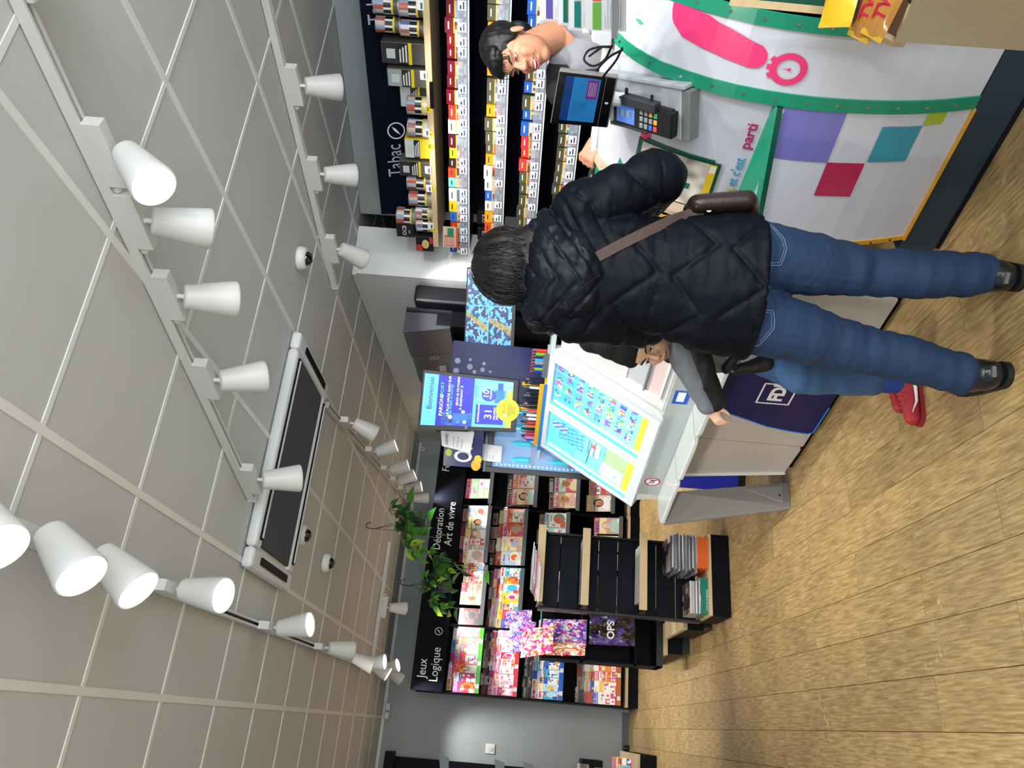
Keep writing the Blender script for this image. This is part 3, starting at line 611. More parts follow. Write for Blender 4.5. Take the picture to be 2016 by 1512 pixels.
# bags of sweets
def sweet(name, lab, px, y_, sz, rot, base, txt, tcol, cat='sweets', grp=None, acc='#d8a92a'):
    p = PF.M @ PF.on_y(*px, y_); t = thing(name, lab, cat, p, rot, grp)
    g = G(); n = 9; vs = []; fs = []
    for i in range(n+1):
        for j in range(7):
            u = i/n*2-1; v = j/6*2-1; h = .45*sz[2]*max(0, (1-abs(u)**3))*max(0, (1-v*v))**.6
            vs.append((u*sz[0]/2, v*sz[1]/2, h+.001+.0015*math.sin(u*30+v*4)))
    for i in range(n):
        for j in range(6): fs.append((i*7+j, (i+1)*7+j, (i+1)*7+j+1, i*7+j+1))
    m = len(vs); vs += [(x, y, -z*.8) for x, y, z in vs]; fs += [(a+m, d+m, c+m, b+m) for a, b, c, d in fs]
    g.add(vs, fs, 0); g.build('wrapper', mat('wrap'+base, base, .25, coat=.6, var=.15, vscale=30), t, smooth=True)
    if txt: link('lettering', textmesh(txt, sz[1]*.72, mat('sw'+tcol, tcol, .4), ext=.0004, align='CENTER', bold=.0012, fn=lambda co: (co.x, co.y-sz[1]*.22, .45*sz[2]*max(0, 1-abs(co.x*2/sz[0])**3)*max(0, 1-(2*(co.y-sz[1]*.2)/sz[1])**2)**.6+.003+co.z)), t)
    for k_ in (-1, 1): G().box(k_*sz[0]*.49-.006, k_*sz[0]*.49+.006, -sz[1]/2, sz[1]/2, -.001, .002).build('crimped_end', mat('wrapend'+acc, acc, .3), t)
    return t
tilt = lambda a: (math.radians(38), math.radians(6), math.radians(a))
sweet('chocolate_bar', 'gold chocolate bar with red lettering, front one in the tray', (1757, -12), -.34, (.19, .060, .024), tilt(-72), '#c58a3c', 'TWIX', '#c41e3a', 'sweets', 'chocolate bars')
sweet('chocolate_bar', 'gold chocolate bar with red lettering, rear one in the tray', (1727, -10), -.30, (.19, .060, .024), tilt(-68), '#b87c34', 'TWIX', '#c41e3a', 'sweets', 'chocolate bars')
sweet('peanut_sweet_bag', 'yellow sweet bag with peanut picture beside the chocolate bars', (1664, -26), -.24, (.17, .085, .03), tilt(-40), '#e3b81f', '', '#c41e3a')
sweet('brown_sweet_packet', 'dark brown sweet packet between yellow bag and gold bars', (1700, -6), -.27, (.13, .05, .02), tilt(-60), '#4c382c', '', '#c41e3a')
# ---------------------------------------------------------------- tobacco wall unit
TF_ = Frame(2.838, 4.272, 18)
tb = thing('tobacco_shelving', 'navy tobacco wall unit with wooden top shelf and clear price rails', 'shelving', TF_.o, TF_.rz)
xl = TF_.on_y(875, 417, .30).x
G().box(xl, 2.9, .30, .33, .0, 2.40).build('back_panel', mat('unit_navy', '#070a18', .5, spec=.1), tb)
a = TF_.on_y(751, 422, .07); b = TF_.on_y(799, 416, .16)
hd = G().add([(a.x, .07, a.z), (2.9, .07, a.z), (2.9, .16, 2.10), (b.x, .16, 2.10), (a.x, .30, a.z), (2.9, .30, a.z), (2.9, .30, 2.10), (b.x, .30, 2.10)], [(0, 3, 2, 1), (4, 5, 6, 7), (0, 1, 5, 4), (1, 2, 6, 5), (2, 3, 7, 6), (3, 0, 4, 7)]).build('header', mat('header_navy', '#090d20', .5, spec=.1), tb)
hq = Quad(V(a.x, .16, 2.10), V(a.x+2, .16, 2.10), V(a.x+2, .07, a.z), V(a.x, .07, a.z))
def px_u(px, py):   # header surface coordinates of a photo pixel
    d = TF_.I.to_3x3() @ ray(px, py); o = TF_.I @ Vector((0, 0, EYE)); t = (hq.q[0]-o).dot(hq.n)/d.dot(hq.n); P_ = o+d*t
    return (P_.x-a.x)/2, (P_-hq.q[0]).dot((hq.q[3]-hq.q[0]).normalized())/(hq.q[3]-hq.q[0]).length
u0, v0 = px_u(793, 346); u1, v1 = px_u(793, 276); hh = px_u(772, 346)[1]-px_u(793, 346)[1]
def htext(s, u, v, size, k): link('lettering', textmesh(s, 1, M_letter, ext=.001, fn=lambda co: hq.p(u+co.x*size*k/2, v+co.y*size/.34, .002+co.z*.0)), tb)
htext('Tabac', u0, v0, .13, (u1-u0)*2/(.13*2.62))
htext('Tabac', px_u(757, 48)[0], px_u(757, 48)[1], .13, (u1-u0)*2/(.13*2.62))
def leaf_mark(q, u, v, r, parent, ar):   # ring with a leaf blade in it; ar = width/height of the quad
    g = G(); n = 30
    for i in range(n):
        a0, a1 = 2*math.pi*i/n, 2*math.pi*(i+1)/n
        g.add([q.p(u+rr*math.cos(t)/ar, v+rr*math.sin(t), .0025) for t, rr in ((a0, r*.86), (a0, r), (a1, r), (a1, r*.86))], [(0, 1, 2, 3)])
    pts_ = [(-.62, -.5), (-.2, -.30), (.25, .05), (.55, .5), (.1, .28), (-.25, -.02), (-.35, -.25)]
    g.add([q.p(u+r*.95*x/ar, v+r*.95*y, .0027) for x, y in pts_], [list(range(len(pts_)))])
    g.build('leaf_mark', M_letter, parent)
uc, vc = px_u(780, 257); leaf_mark(hq, uc, vc, .16, tb, 2/.34)
G().box(.77+0, .7705, .0, .02, 2.1, 2.4)
wl = TF_.on_y(857, 484, -.02).x
G().box(wl, 2.9, -.03, .30, 2.035, 2.070).build('wood_shelf', M_wood, tb, bevel=.002)
G().box(1.05, 1.20, -.045, -.031, 2.03, 2.05).build('shelf_joint', M_dark, tb)
M_rail = mat('clear_rail', '#aab6c0', .08, alpha=.3); M_tag = mat('price_tag_white', '#f2f4f6', .6)
TZ = [1.847, 1.630, 1.420, 1.211, 1.005]
tl_ = [TF_.on_y(920, 502, 0).x, TF_.on_y(986, 438, 0).x-.18, .0, .0, .0]
rnd = random.Random(11)
for k, z in enumerate(TZ):
    x0 = tl_[k]; sh = G().box(x0, 2.9, .0, .30, z-.008, z).build('shelf', M_dark, tb)
    G().box(x0, 2.9, -.004, -.0015, z-.006, z+.052).build('clear_rail', M_rail, sh)
    G().box(x0, 2.9, -.003, .001, z-.012, z-.006).build('rail_foot', M_white, sh)
    x = x0+.01
    while x < 2.3:
        if rnd.random() < .66: G().box(x, x+.048, -.0065, -.0045, z+.002, z+.046, 0, C('#eef1f4')).box(x+.006, x+.042, -.0072, -.0066, z+.012, z+.020, 0, C('#3c4668')).box(x+.006, x+.026, -.0072, -.0066, z+.028, z+.036, 0, C('#1c1d22')).build('price_tag', M_print, sh)
        x += rnd.choice([.055, .06, .075, .10])
PALT = [[ '#1c3fa0', '#e8c51a', '#d63a22', '#2b73d8', '#f0d21d', '#e3e6ea', '#7fd3d0', '#e6482a', '#3a221f', '#efc928', '#5a1220', '#e8e3da', '#c43a2c', '#7b1020', '#6a0f1e', '#701525'],
        ['#2d5fc0', '#e6562d', '#efa31d', '#e7e0d3', '#2f62c8', '#e8ecf0', '#e9ecee', '#f09a1e', '#56523c', '#56523c'],
        ['#e58a1d', '#1f7a78', '#4f4c3a', '#4f4c3a', '#4a4838', '#4f4c3a', '#4a4838', '#545140', '#d23a2e', '#c8322c', '#c42a33', '#2459b5', '#1f55a8', '#4a4838'],
        ['#2b52b0', '#4a4838', '#45433a', '#4a4838', '#46443a', '#4a4838'], ['#4a4838', '#46443a']]
PN = {'#1c3fa0': 'blue', '#e8c51a': 'yellow', '#d63a22': 'red', '#2b73d8': 'bright blue', '#f0d21d': 'yellow', '#e3e6ea': 'white', '#7fd3d0': 'mint', '#e6482a': 'orange', '#3a221f': 'brown', '#efc928': 'yellow', '#5a1220': 'maroon', '#e8e3da': 'cream', '#c43a2c': 'red', '#7b1020': 'dark red', '#6a0f1e': 'maroon', '#701525': 'maroon', '#2d5fc0': 'blue', '#e6562d': 'orange', '#efa31d': 'amber', '#e7e0d3': 'cream', '#2f62c8': 'blue', '#e8ecf0': 'white', '#e9ecee': 'white', '#f09a1e': 'amber', '#56523c': 'olive', '#e58a1d': 'orange', '#1f7a78': 'teal', '#4f4c3a': 'olive', '#4a4838': 'olive', '#545140': 'olive', '#d23a2e': 'red', '#c8322c': 'red', '#c42a33': 'red', '#2459b5': 'blue', '#1f55a8': 'blue', '#2b52b0': 'blue', '#45433a': 'olive', '#46443a': 'olive'}
PHOTO = ['#b5533c', '#8f9fb8', '#c9b8a8', '#a3605a', '#c4c8d4', '#5d6f9a', '#d0a58c', '#703030', '#a8b0b8']
def pack_mesh(w_, h_, d_, base, rs, kind=0):
    g = G(); g.box(-w_/2, w_/2, 0, d_, 0, h_, 0, C(base)); y = -.0006
    def R_(u0, u1, v0, v1, c, o=0): g.add([(-w_/2+w_*u0, y-o, h_*v0), (-w_/2+w_*u1, y-o, h_*v0), (-w_/2+w_*u1, y-o, h_*v1), (-w_/2+w_*u0, y-o, h_*v1)], [(0, 1, 2, 3)], 0, C(c))
    R_(.25, .75, .80, .86, '#d8d4c0' if sum(C(base)) < .8 else '#33343a')
    R_(0, 1, .0, .20, '#101114'); R_(.08, .9, .05, .09, '#e8e8e8', .0004); R_(.08, .75, .12, .16, '#e8e8e8', .0004)
    for i in range(4):
        for j in range(3): R_(i/4, (i+1)/4, .20+j*.12, .32+j*.12, rs.choice(PHOTO) if rs.random() < .5 else PHOTO[kind % 9])
    R_(0, 1, .56, .61, '#e2c620')
    return g
for k, z in enumerate(TZ):
    x = tl_[k]+.045; i = 0; pal = PALT[k]
    while x < 2.15 and i < 26:
        w_ = rnd.choice([.062, .07, .078, .085]); h_ = rnd.choice([.108, .112, .118]); base = pal[i % len(pal)] if i < len(pal) else pal[-1-(i % min(3, len(pal)))]
        rs = random.Random(i*7+k); me = pack_mesh(w_, h_, .02, base, rs, i+k).mesh('tobacco_pack', M_print)
        nb = 2 if rnd.random() < .5 else 1
        p = TF_.w(x, .012, z+.0005); o = link('tobacco_pack', me, None, p, TF_.rz)
        tag(o, '%s tobacco pack, %s from the left on the %s clear-railed shelf' % (PN[base], ORD[i], ['top', 'second', 'third', 'fourth', 'lowest'][k]), 'tobacco pack', 'tobacco packs on the clear-railed shelves')
        x += w_+.006; i += 1
# things on the wooden shelf: (pixel y left edge, pixel y right edge, height, kind, colour, words, stack level)
def shelf_x(py): return TF_.on_y(846, py, .05).x
M_tin = mat('tin_rim', '#b9bdc0', .3, metal=.8)
def cyl_print(g, r, h, base, rs, n=24):
    zs = [0, .22, .30, .62, 1.0]
    cs = [base, '#e2c620', '#14161a', None]
    for i in range(n):
        a0 = 2*math.pi*i/n; a1 = 2*math.pi*(i+1)/n
        for j in range(4):
            c = cs[j] or (PHOTO[(int(a0*2)) % 9]); 
            if j == 2 and i % 3 == 0: c = '#e0e0e0'
            g.add([(r*math.cos(a0), r*math.sin(a0), h*zs[j]), (r*math.cos(a1), r*math.sin(a1), h*zs[j]), (r*math.cos(a1), r*math.sin(a1), h*zs[j+1]), (r*math.cos(a0), r*math.sin(a0), h*zs[j+1])], [(0, 1, 2, 3)], 0, C(c))
items = [(483, 452, .115, 'box', '#b52a22', 'black and red box with gold emblem, at the left end', 0), (458, 428, .12, 'boxb', '#16171a', 'large black box with white lettering, upper left', 1), (450, 424, .105, 'tin', '#8b8d88', 'small round tin standing beside the boxes', 0),
         (426, 400, .105, 'tin', '#9a958c', 'round tin, second from the boxes', 0), (438, 408, .12, 'tin', '#77746a', 'dark round tin stacked on another near the boxes', 1), (400, 371, .14, 'tin', '#8b8578', 'larger round tin with pale base', 0), (369, 338, .145, 'tin', '#55534a', 'round tin with blue picture', 0),
         (338, 306, .185, 'tinbox', '#5b584a', 'tall dark tin box in front of the lettering', 0), (302, 262, .145, 'box2', '#d9bf2a', 'yellow and white tobacco box', 0), (266, 230, .12, 'tin', '#c9c6c0', 'round tin with red picture', 0),
         (222, 186, .115, 'tin', '#cfc9b8', 'white and yellow round tin before a black box', 0), (214, 170, .165, 'tinbox', '#34362f', 'black box standing behind the white and yellow tin', 2), (164, 126, .215, 'tinbox', '#5b584a', 'tall black tin box with scribble print', 0), (120, 74, .235, 'tinbox', '#45443c', 'tallest black tin box with pale picture', 0),
         (70, 36, .125, 'tin', '#4a4030', 'lower round tin of the left stack', 0), (66, 32, .125, 'tin', '#4b4a3c', 'upper round tin of the left stack', 1), (32, -6, .125, 'tin', '#4a4030', 'lower round tin of the right stack', 0), (30, -8, .125, 'tin', '#4b4a3c', 'upper round tin of the right stack', 1)]
M_gold = mat('emblem_gold', '#d8c07a', .4)
for n_i, (ya, yb, h_, kd, base, words, lv) in enumerate(items):
    xa, xb = shelf_x(ya), shelf_x(yb); w_ = abs(xb-xa)*.92; z = 2.0705+(0 if lv != 1 else [h_+.003, .108][kd == 'boxb']+(.0 if kd != 'boxb' else .01)); yy = .022 if lv != 2 else .085
    if kd == 'boxb': z = 2.0705+.118
    if kd == 'tin' and lv == 1 and n_i == 4: z = 2.0705+.108
    p = TF_.w((xa+xb)/2, yy, z); rs = random.Random(n_i)
    t = thing('round_tobacco_tin' if kd == 'tin' else 'tobacco_box', words+' on the wooden shelf', 'tin' if kd == 'tin' else 'box', p, TF_.rz, None)
    if kd == 'tin':
        r = w_/2; g = G(); cyl_print(g, r, h_, base, rs); g.build('printed_body', M_print, t, rz=n_i*1.1)
        G().lathe([(r*1.03, h_-.001), (r*1.04, h_+.004), (r*.96, h_+.005), (r*.95, h_-.002)], n=28).build('rim', M_tin, t, smooth=True); G().lathe([(r*.98, -.0003), (r*1.02, .001), (r*1.02, .004), (r*.98, .005)], n=28).build('base_rim', M_tin, t, smooth=True)
    else:
        d_ = min(.09, w_); g = G(); g.box(-w_/2, w_/2, -d_/2, d_/2, 0, h_).build('body', mat('bx'+base, base if kd not in ('box', 'boxb') else '#1a1617', .35), t, bevel=.004)
        q = Quad(V(-w_/2, -d_/2-.001, 0), V(w_/2, -d_/2-.001, 0), V(w_/2, -d_/2-.001, h_), V(-w_/2, -d_/2-.001, h_)); g = G()
        if kd in ('box', 'boxb'):
            q.rect(g, .04, .96, .04, .96, .0002, C('#1c1718')); 
            if kd == 'box': q.rect(g, .04, .45, .62, .96, .0004, C('#c43226')); q.rect(g, .55, .96, .04, .22, .0004, C('#c43226'))
        else:
            q.rect(g, .03, .97, .0, .30, .0002, C(base)); q.rect(g, 0, 1, .30, .38, .0004, C('#e2c620')); q.rect(g, .03, .97, .38, .62, .0004, C('#131417'))
            for k in range(3): q.rect(g, .1, .9-.1*k, .41+.07*k, .445+.07*k, .0008, C('#e2e2e2'))
            q.rect(g, .03, .97, .62, .97, .0004, C(['#9aa7a8', '#2a2b2e', '#c8ccd0'][n_i % 3] if kd != 'box2' else '#cfd8da')); q.rect(g, .25, .7, .68, .88, .0006, C('#c8ccd2'))
        g.build('printed_label', M_print, t)
        if kd == 'box': g = G(); q.disc(g, .5, .45, .30, .20, .001, (1, 1, 1)); g.build('emblem', M_gold, t); q.text('N', .40, .38, .12, mat('emblem_red', '#a8331f', .5), t, .0016)
        if kd == 'boxb': q.text('OCB', .14, .45, .22, M_letter, t, .001); q.text('SLIM', .30, .25, .08, M_letter, t, .001)
for i, (py_, ch, zo) in enumerate(((452, 'S', 0), (372, 'M', 0), (290, 'M', 0), (265, 'S', 0), (217, 'M', .01))):
    q0 = TF_.on_y(852, py_, -.036); g = G(); s = .023
    g.add([(q0.x+s*math.cos(t_)*.9, -.0335, 2.062+s*math.sin(t_)*.9) for t_ in [2*math.pi*j/18 for j in range(18)]], [list(range(18))]); t = g.build('size_tag', mat('tag_yellow', '#e6cf2a', .5), tb); text('lettering', ch, .03, M_slate, t, (q0.x-.009, -.0345, 2.052), ext=.0003)
for i, py_ in enumerate((446, 372, 336, 262, 150, 12)):
    q0 = TF_.on_y(852, py_, -.036); G().box(q0.x-.025, q0.x+.025, -.035, -.0325, 2.062, 2.10, 0, C('#edf0f2')).box(q0.x-.018, q0.x+.012, -.0356, -.0352, 2.07, 2.08, 0, C('#50586a')).build('price_tag', M_print, tb)
# stacked dark cartons and a cord between the shelves
def carton(px, py, y, w_, h_, lab, txt):
    p = TF_.on_y(px, py, y); t = thing('black_carton', lab, 'box', TF_.M @ p, TF_.rz); G().box(-w_/2, w_/2, 0, .10, 0, h_).build('body', mat('carton_black', '#111216', .45), t, bevel=.003); text('lettering', txt, h_*.42, M_letter, t, (-w_*.36, -.001, h_*.28), ext=.0002)
carton(962, 430, .12, .10, .075, 'black carton with white lettering on the second shelf end', 'OCB'); carton(962, 462, .12, .10, .075, 'black carton lying nearest the woman on the second shelf', 'OCB')
# leaflet clutter at the left end of the top clear shelf
q = Quad(TF_.on_y(902, 488, -.01), TF_.on_y(902, 448, -.01), TF_.on_y(872, 446, -.01), TF_.on_y(872, 486, -.01)); t = thing('cigar_leaflet', 'orange and white leaflet standing at the left end of the top clear shelf', 'leaflet', TF_.o, TF_.rz)
g = G(); q.slab(g, 0, 1, 0, 1, 0, -.004, 0, C('#e3c7b0')); q.rect(g, 0, 1, 0, .15, .001, C('#d9642c')); q.rect(g, .05, .6, .25, .9, .001, C('#c46a55')); q.rect(g, .55, .95, .3, .7, .0015, C('#2f8a6a'))
for k in range(6): q.rect(g, .1, .5, .3+.1*k, .34+.1*k, .0015, C('#f1e2d5'))
g.build('sheet', M_print, t)
# ---------------------------------------------------------------- lottery counter
FF = Frame(1.36, 3.42, 12)
fc = thing('lottery_counter', 'white-topped grey lottery counter with dark blue emblem panel', 'counter', FF.o, FF.rz)
M_pgrey = mat('panel_warm_grey', '#b3ada6', .35, coat=.2); M_top = mat('worktop_white', '#ccd3d1', .2, coat=.5)
def fpoly(pxs, y=0): return [(FF.on_y(a, b, y).x, FF.on_y(a, b, y).z) for a, b in pxs]
G().prism([(-.410, .60), (-.040, .60), (-.049, .032), (-.300, .040)], 0, .018, 'y').build('front_panel', M_pgrey, fc)
G().prism([(-.036, .60), (1.0, .60), (1.0, .032), (-.045, .032)], 0, .018, 'y').build('front_panel', M_pgrey, fc)
G().prism([(-.410, .60), (-.300, .040), (-.292, .040), (-.402, .60)], -.012, .05, 'y').build('white_edge', M_white, fc)
bl_ = [(a, b) for a, b in fpoly([(1412, 773), (1428, 808), (1470, 822), (1510, 836), (1560, 846), (1588, 850), (1600, 848), (1640, 815), (1650, 800)])]
bp_ = [(.36, .552)]+bl_[0:0]+[( x, max(z, .035)) for x, z in bl_[1:]]+[(.62, .035), (.62, .30), (.53, .46), (.50, .55)]
o_ = G().prism(bp_, -.010, -.001, 'y').build('emblem_panel', mat('lottery_navy', '#12124e', .4, spec=.3), fc)
edge_pts = [(x, -.011, z) for x, z in bp_[:9]]
G().tube(edge_pts, .0035, 6).build('bright_edge', mat('edge_sky', '#2f7fd0', .4), o_)
cx_, cz_ = .375, .290
for u0, u1, v0, v1 in ((-.075, .075, -.075, -.068), (-.075, .075, .068, .075), (-.075, -.068, -.075, .075), (.068, .075, -.075, .075)): G().box(cx_+u0, cx_+u1, -.0125, -.0105, cz_+v0, cz_+v1).build('emblem_frame', M_letter, o_)
text('lettering', 'FDJ', .085, M_letter, o_, (cx_-.052, -.0115, cz_-.03), bold=.004, ext=.0005)
G().box(-.29, 1.0, .03, .05, 0, .035).build('toe_kick', M_dark, fc)
G().box(.08-.14, .095-.14, -.006, .004, .028, .04).build('foot', M_dark, fc)
# worktop with scalloped front edge
fe = [(-.664, 0), (-.668, -.10), (-.645, -.165), (-.60, -.188), (-.55, -.186), (-.40, -.176), (-.26, -.176), (-.215, -.170), (-.200, -.150), (-.185, -.158), (-.15, -.176), (.10, -.176), (.16, -.170), (.195, -.150), (.21, -.158), (.25, -.172), (1.0, -.175), (1.0, .05), (-.664, .05)]
G().prism(fe, .600, .622, 'z').build('worktop', M_top, fc, bevel=.005)
G().box(-.645, 1.0, .0, .016, .622, .745).build('upstand', mat('upstand_white', '#a9b1af', .2, coat=.4), fc, bevel=.002)
for x in (-.19, .20): G().box(x-.001, x+.001, -.176, .0, .6215, .6228).build('joint', M_alu, fc)
ss = G(); n = 28
def fring(g, cx, cz, r0, r1, y, a0=0, a1=360):
    vs = []
    for i in range(n+1):
        a = math.radians(a0+(a1-a0)*i/n); vs += [(cx+r*math.cos(a), y, cz+r*math.sin(a)) for r in (r0, r1)]
    g.add(vs, [(2*i, 2*i+1, 2*i+3, 2*i+2) for i in range(n)])
sx_, sz_ = -.50, .680
st = thing('age_limit_sticker', 'round red and white under-18 forbidden sticker on white upstand', 'sticker', FF.o, FF.rz)
g = G(); g.add([(sx_+.042*math.cos(2*math.pi*i/28), -.0006, sz_+.042*math.sin(2*math.pi*i/28)) for i in range(28)], [list(range(28))]); g.build('disc', M_letter, st)
M_red = mat('sign_red', '#c4243f', .4)
g = G(); fring(g, sx_, sz_, .034, .042, -.0012); g.build('ring', M_red, st)
text('lettering', '-18', .040, mat('ink_navy', '#1b2148', .5), st, (sx_-.027, -.0014, sz_-.014), ext=.0002, bold=.0006)
g = G(); g.add([(sx_-.027, -.0018, sz_+.023), (sx_-.023, -.0018, sz_+.027), (sx_+.027, -.0018, sz_-.023), (sx_+.023, -.0018, sz_-.027)], [(0, 1, 2, 3)]); g.build('bar', M_red, st)
bs = FF.on_y(1367, 745, -.0); st2 = thing('blue_sticker', 'blue and white square sticker on the upstand by the child', 'sticker', FF.M @ Vector((.28, -.001, .69)), FF.rz)
G().box(-.05, .05, -.001, 0, -.035, .035, 0, C('#1d55b8')).box(-.03, .04, -.002, -.001, -.015, .02, 0, C('#e8eef4')).build('sheet', M_print, st2)
# end leg
q8 = [FF.on_y(1558, 999, -.05)*1, FF.on_y(1548, 957, -.05)*1]
g = G(); g.hull8([(-.405, -.154, 0), (-.380, -.154, 0), (-.375, -.012, 0), (-.400, -.012, 0), (-.655, -.175, .60), (-.630, -.175, .60), (-.385, -.115, .60), (-.41, -.115, .60)])
M_leg = mat('leg_grey', '#807f7c', .4)
lg = g.build('end_leg', M_leg, fc, bevel=.006)
lq = Quad(V(-.405, -.1545, 0), V(-.400, -.0125, 0), V(-.41, -.1155, .6), V(-.655, -.1755, .6))
A1, B1, C1, D1 = V(-.380, -.154, 0), V(-.375, -.012, 0), V(-.385, -.115, .60), V(-.630, -.175, .60)
lq = Quad(A1, B1, C1, D1); 
if lq.n.x < 0: lq.n = -lq.n
g = G(); lq.slab(g, .20, .85, .05, .36, .016, 0); g.build('raised_plate', M_leg, lg, bevel=.002)
g = G(); lq.slab(g, .42, .50, .07, .24, .019, .003); g.build('slot', M_slate, lg)
for v in (.11, .15): g = G(); lq.slab(g, .43, .49, v, v+.015, .023, .006); g.build('bolt', M_alu, lg)
# the two backlit scratch-card cases and the slanted wing on the right
Y0_, Z0_, Y1_, Z1_ = -.02, .745, .33, 1.272
def slope(t): return Y0_+(Y1_-Y0_)*t, Z0_+(Z1_-Z0_)*t
body = [(0.0, .745), (Y1_+.02, 1.262), (Y1_+.06, 1.262), (.42, .60), (.02, .60)]
G().prism(body, -.72, .11, 'x').build('display_back', M_white, fc)
M_case = mat('case_white', '#ccd4da', .25, coat=.3)
GM = vcmat('lightbox_print', .25, emit=.42)
LED = mat('led_cyan', '#c8fbff', .3, emit=2.0, ecol='#8ff2ff')
EXT = mat('led_glass', '#39b7e6', .1, emit=.8, ecol='#2fb4ea')
for ci, (xa, xb) in enumerate(((-.741, -.318), (-.312, .108))):
    t = thing('scratch_card_case', ['left backlit scratch-card case with green and blue price sheet', 'right backlit scratch-card case with rows of small tickets'][ci], 'display case', FF.o, FF.rz, None)
    q = Quad(V(xa, Y0_, Z0_), V(xb, Y0_, Z0_), V(xb, Y1_, Z1_), V(xa, Y1_, Z1_))
    g = G(); q.slab(g, 0, 1, 0, 1, .0, -.035); g.build('case', M_case, t, bevel=.004)
    for u0, u1, v0, v1 in ((0, .07, 0, 1), (.93, 1, 0, 1), (.07, .93, 0, .09), (.07, .93, .955, 1)):
        g = G(); q.slab(g, u0, u1, v0, v1, .018, .0); g.build('rim', M_case, t, bevel=.004)
    g = G(); nx, ny = 30, 44; rs = random.Random(5+ci)
    base_t = [C('#2aa6dd'), C('#58c8e4'), C('#8fe0cf'), C('#a9e38e')]
    for j in range(ny):
        for i in range(nx):
            u0 = .07+.86*i/nx; u1 = .07+.86*(i+1)/nx; v0 = .09+.865*j/ny; v1 = .09+.865*(j+1)/ny
            h = j/ny; c = C('#7fe0c0') if h < .45 else (C('#5ccbe0') if h < .75 else C('#3aaee6'))
            if ci == 0:
                c = C('#9be88a') if h < .3 else C('#6fd8c4') if h < .62 else C('#58c3e6')
                if i < 16 and .08 < h < .38 and 5 < i and (i-5) > 0 and h < .34-.0*i: c = C('#bfeee2') if j % 2 else C('#cfe3f4')
                if .38 < h < .52 and 14 < i < 26: c = [C('#e8f4f2'), C('#4a8fd0'), C('#d8f0ea')][(i*3+j) % 3]
                if .55 < h < .85 and 12 < i < 26 and abs(math.sin(i*1.1+j*.6)) > .75: c = C('#1f8fb0')
                if .75 < h < .95 and 18 < i < 24: c = C('#2a6fd0') if (i+j) % 3 else C('#eef8fa')
                if .42 < h < .47 and 16 < i < 24: c = C('#e2503c') if i > 20 else c
            else:
                band = int(h*10); 
                if (j % 5) in (0, 1, 2) and h > .06 and (i % 6) not in (0,) and 6 < i < 29 and rs.random() < .8:
                    c = [C('#2c63c8'), C('#b9449e'), C('#e0d25a'), C('#5f7fe0'), C('#2b9ad0'), C('#c8dff0'), C('#4a3fae'), C('#58b56a')][(i//3*5+j//5*3+rs.randrange(2)) % 8]
                elif 6 < i and (i % 6) == 0: c = C('#6fe0cc')
            if h < .05: c = C('#e6f21a')
            if i < 2: c = C('#24a9e2')
            q.rect(g, u0, u1, v0, v1, .002, c)
    g.build('price_sheet', GM, t)
    g = G(); q.slab(g, .075, .125, .09, .955, .010, .002); g.build('light_bar', EXT, t)
    g = G()
    for k in range(46): v = .10+.84*k/46; q.slab(g, .13, .19, v, v+.011, .009, .004)
    tag(g.build('led_dots', LED, t), kind='stuff')
    g = G(); q.rect(g, .07, .93, .09, .955, .016, (1, 1, 1)); g.build('glass_cover', mat('cover_glass', '#ffffff', .03, alpha=.06), t)
    if ci == 0:
        for s_, u, v, h in (('ACHETEZ', .62, .40, .018), ('VOS JEUX', .60, .36, .018), ('OÙ', .30, .22, .03)): q.text(s_, u, v, h, mat('ink_teal', '#186c86', .5), t, .0035)
        g = G()
        for k in range(9):
            v = .30+.035*abs(math.sin(k*1.3)); q.slab(g, .25+.06*k, .31+.06*k, .52-.002*k, .53-.002*k, .004, .003)
        g.build('wave_line', mat('ink_teal', '#186c86', .5), t)
# slanted wing
G().prism([(0.03, .745), (Y1_+.03, 1.235), (Y1_+.07, 1.235), (.42, .60), (.02, .60)], .116, .98, 'x').build('wing', mat('wing_grey', '#bfc1bf', .3, coat=.3), fc, bevel=.003)
def wq(u0, u1, v0, v1): 
    y = lambda t: .03+(Y1_)*t; z = lambda t: .745+.49*t
    return Quad(V(u0, y(v0)-.002, z(v0)), V(u1, y(v0)-.002, z(v0)), V(u1, y(v1)-.002, z(v1)), V(u0, y(v1)-.002, z(v1)))
q = wq(.20, .62, .04, .38); g = G()
for a in ((0, .03, 0, 1), (.97, 1, 0, 1), (.03, .97, 0, .05), (.03, .97, .95, 1)): q.slab(g, *a, .012, 0)
g.build('slot_frame', M_white, fc)
g = G(); q.slab(g, .03, .97, .05, .95, .003, 0); g.build('slot_glass', mat('slot_pane', '#c9b9b8', .1, coat=.6), fc)
g = G(); q.slab(g, .02, .98, .42, .46, .020, .003); g.build('hinge_bar', M_alu, fc)
g = G(); q.slab(g, .05, .95, .47, .9, .006, .003); g.build('flap', M_tray, fc)
G().box(-.66, .98, Y1_+.03, Y1_+.20, 1.262, 1.285).build('rear_shelf', mat('shelf_pale', '#b9cfcf', .25), fc, bevel=.002)
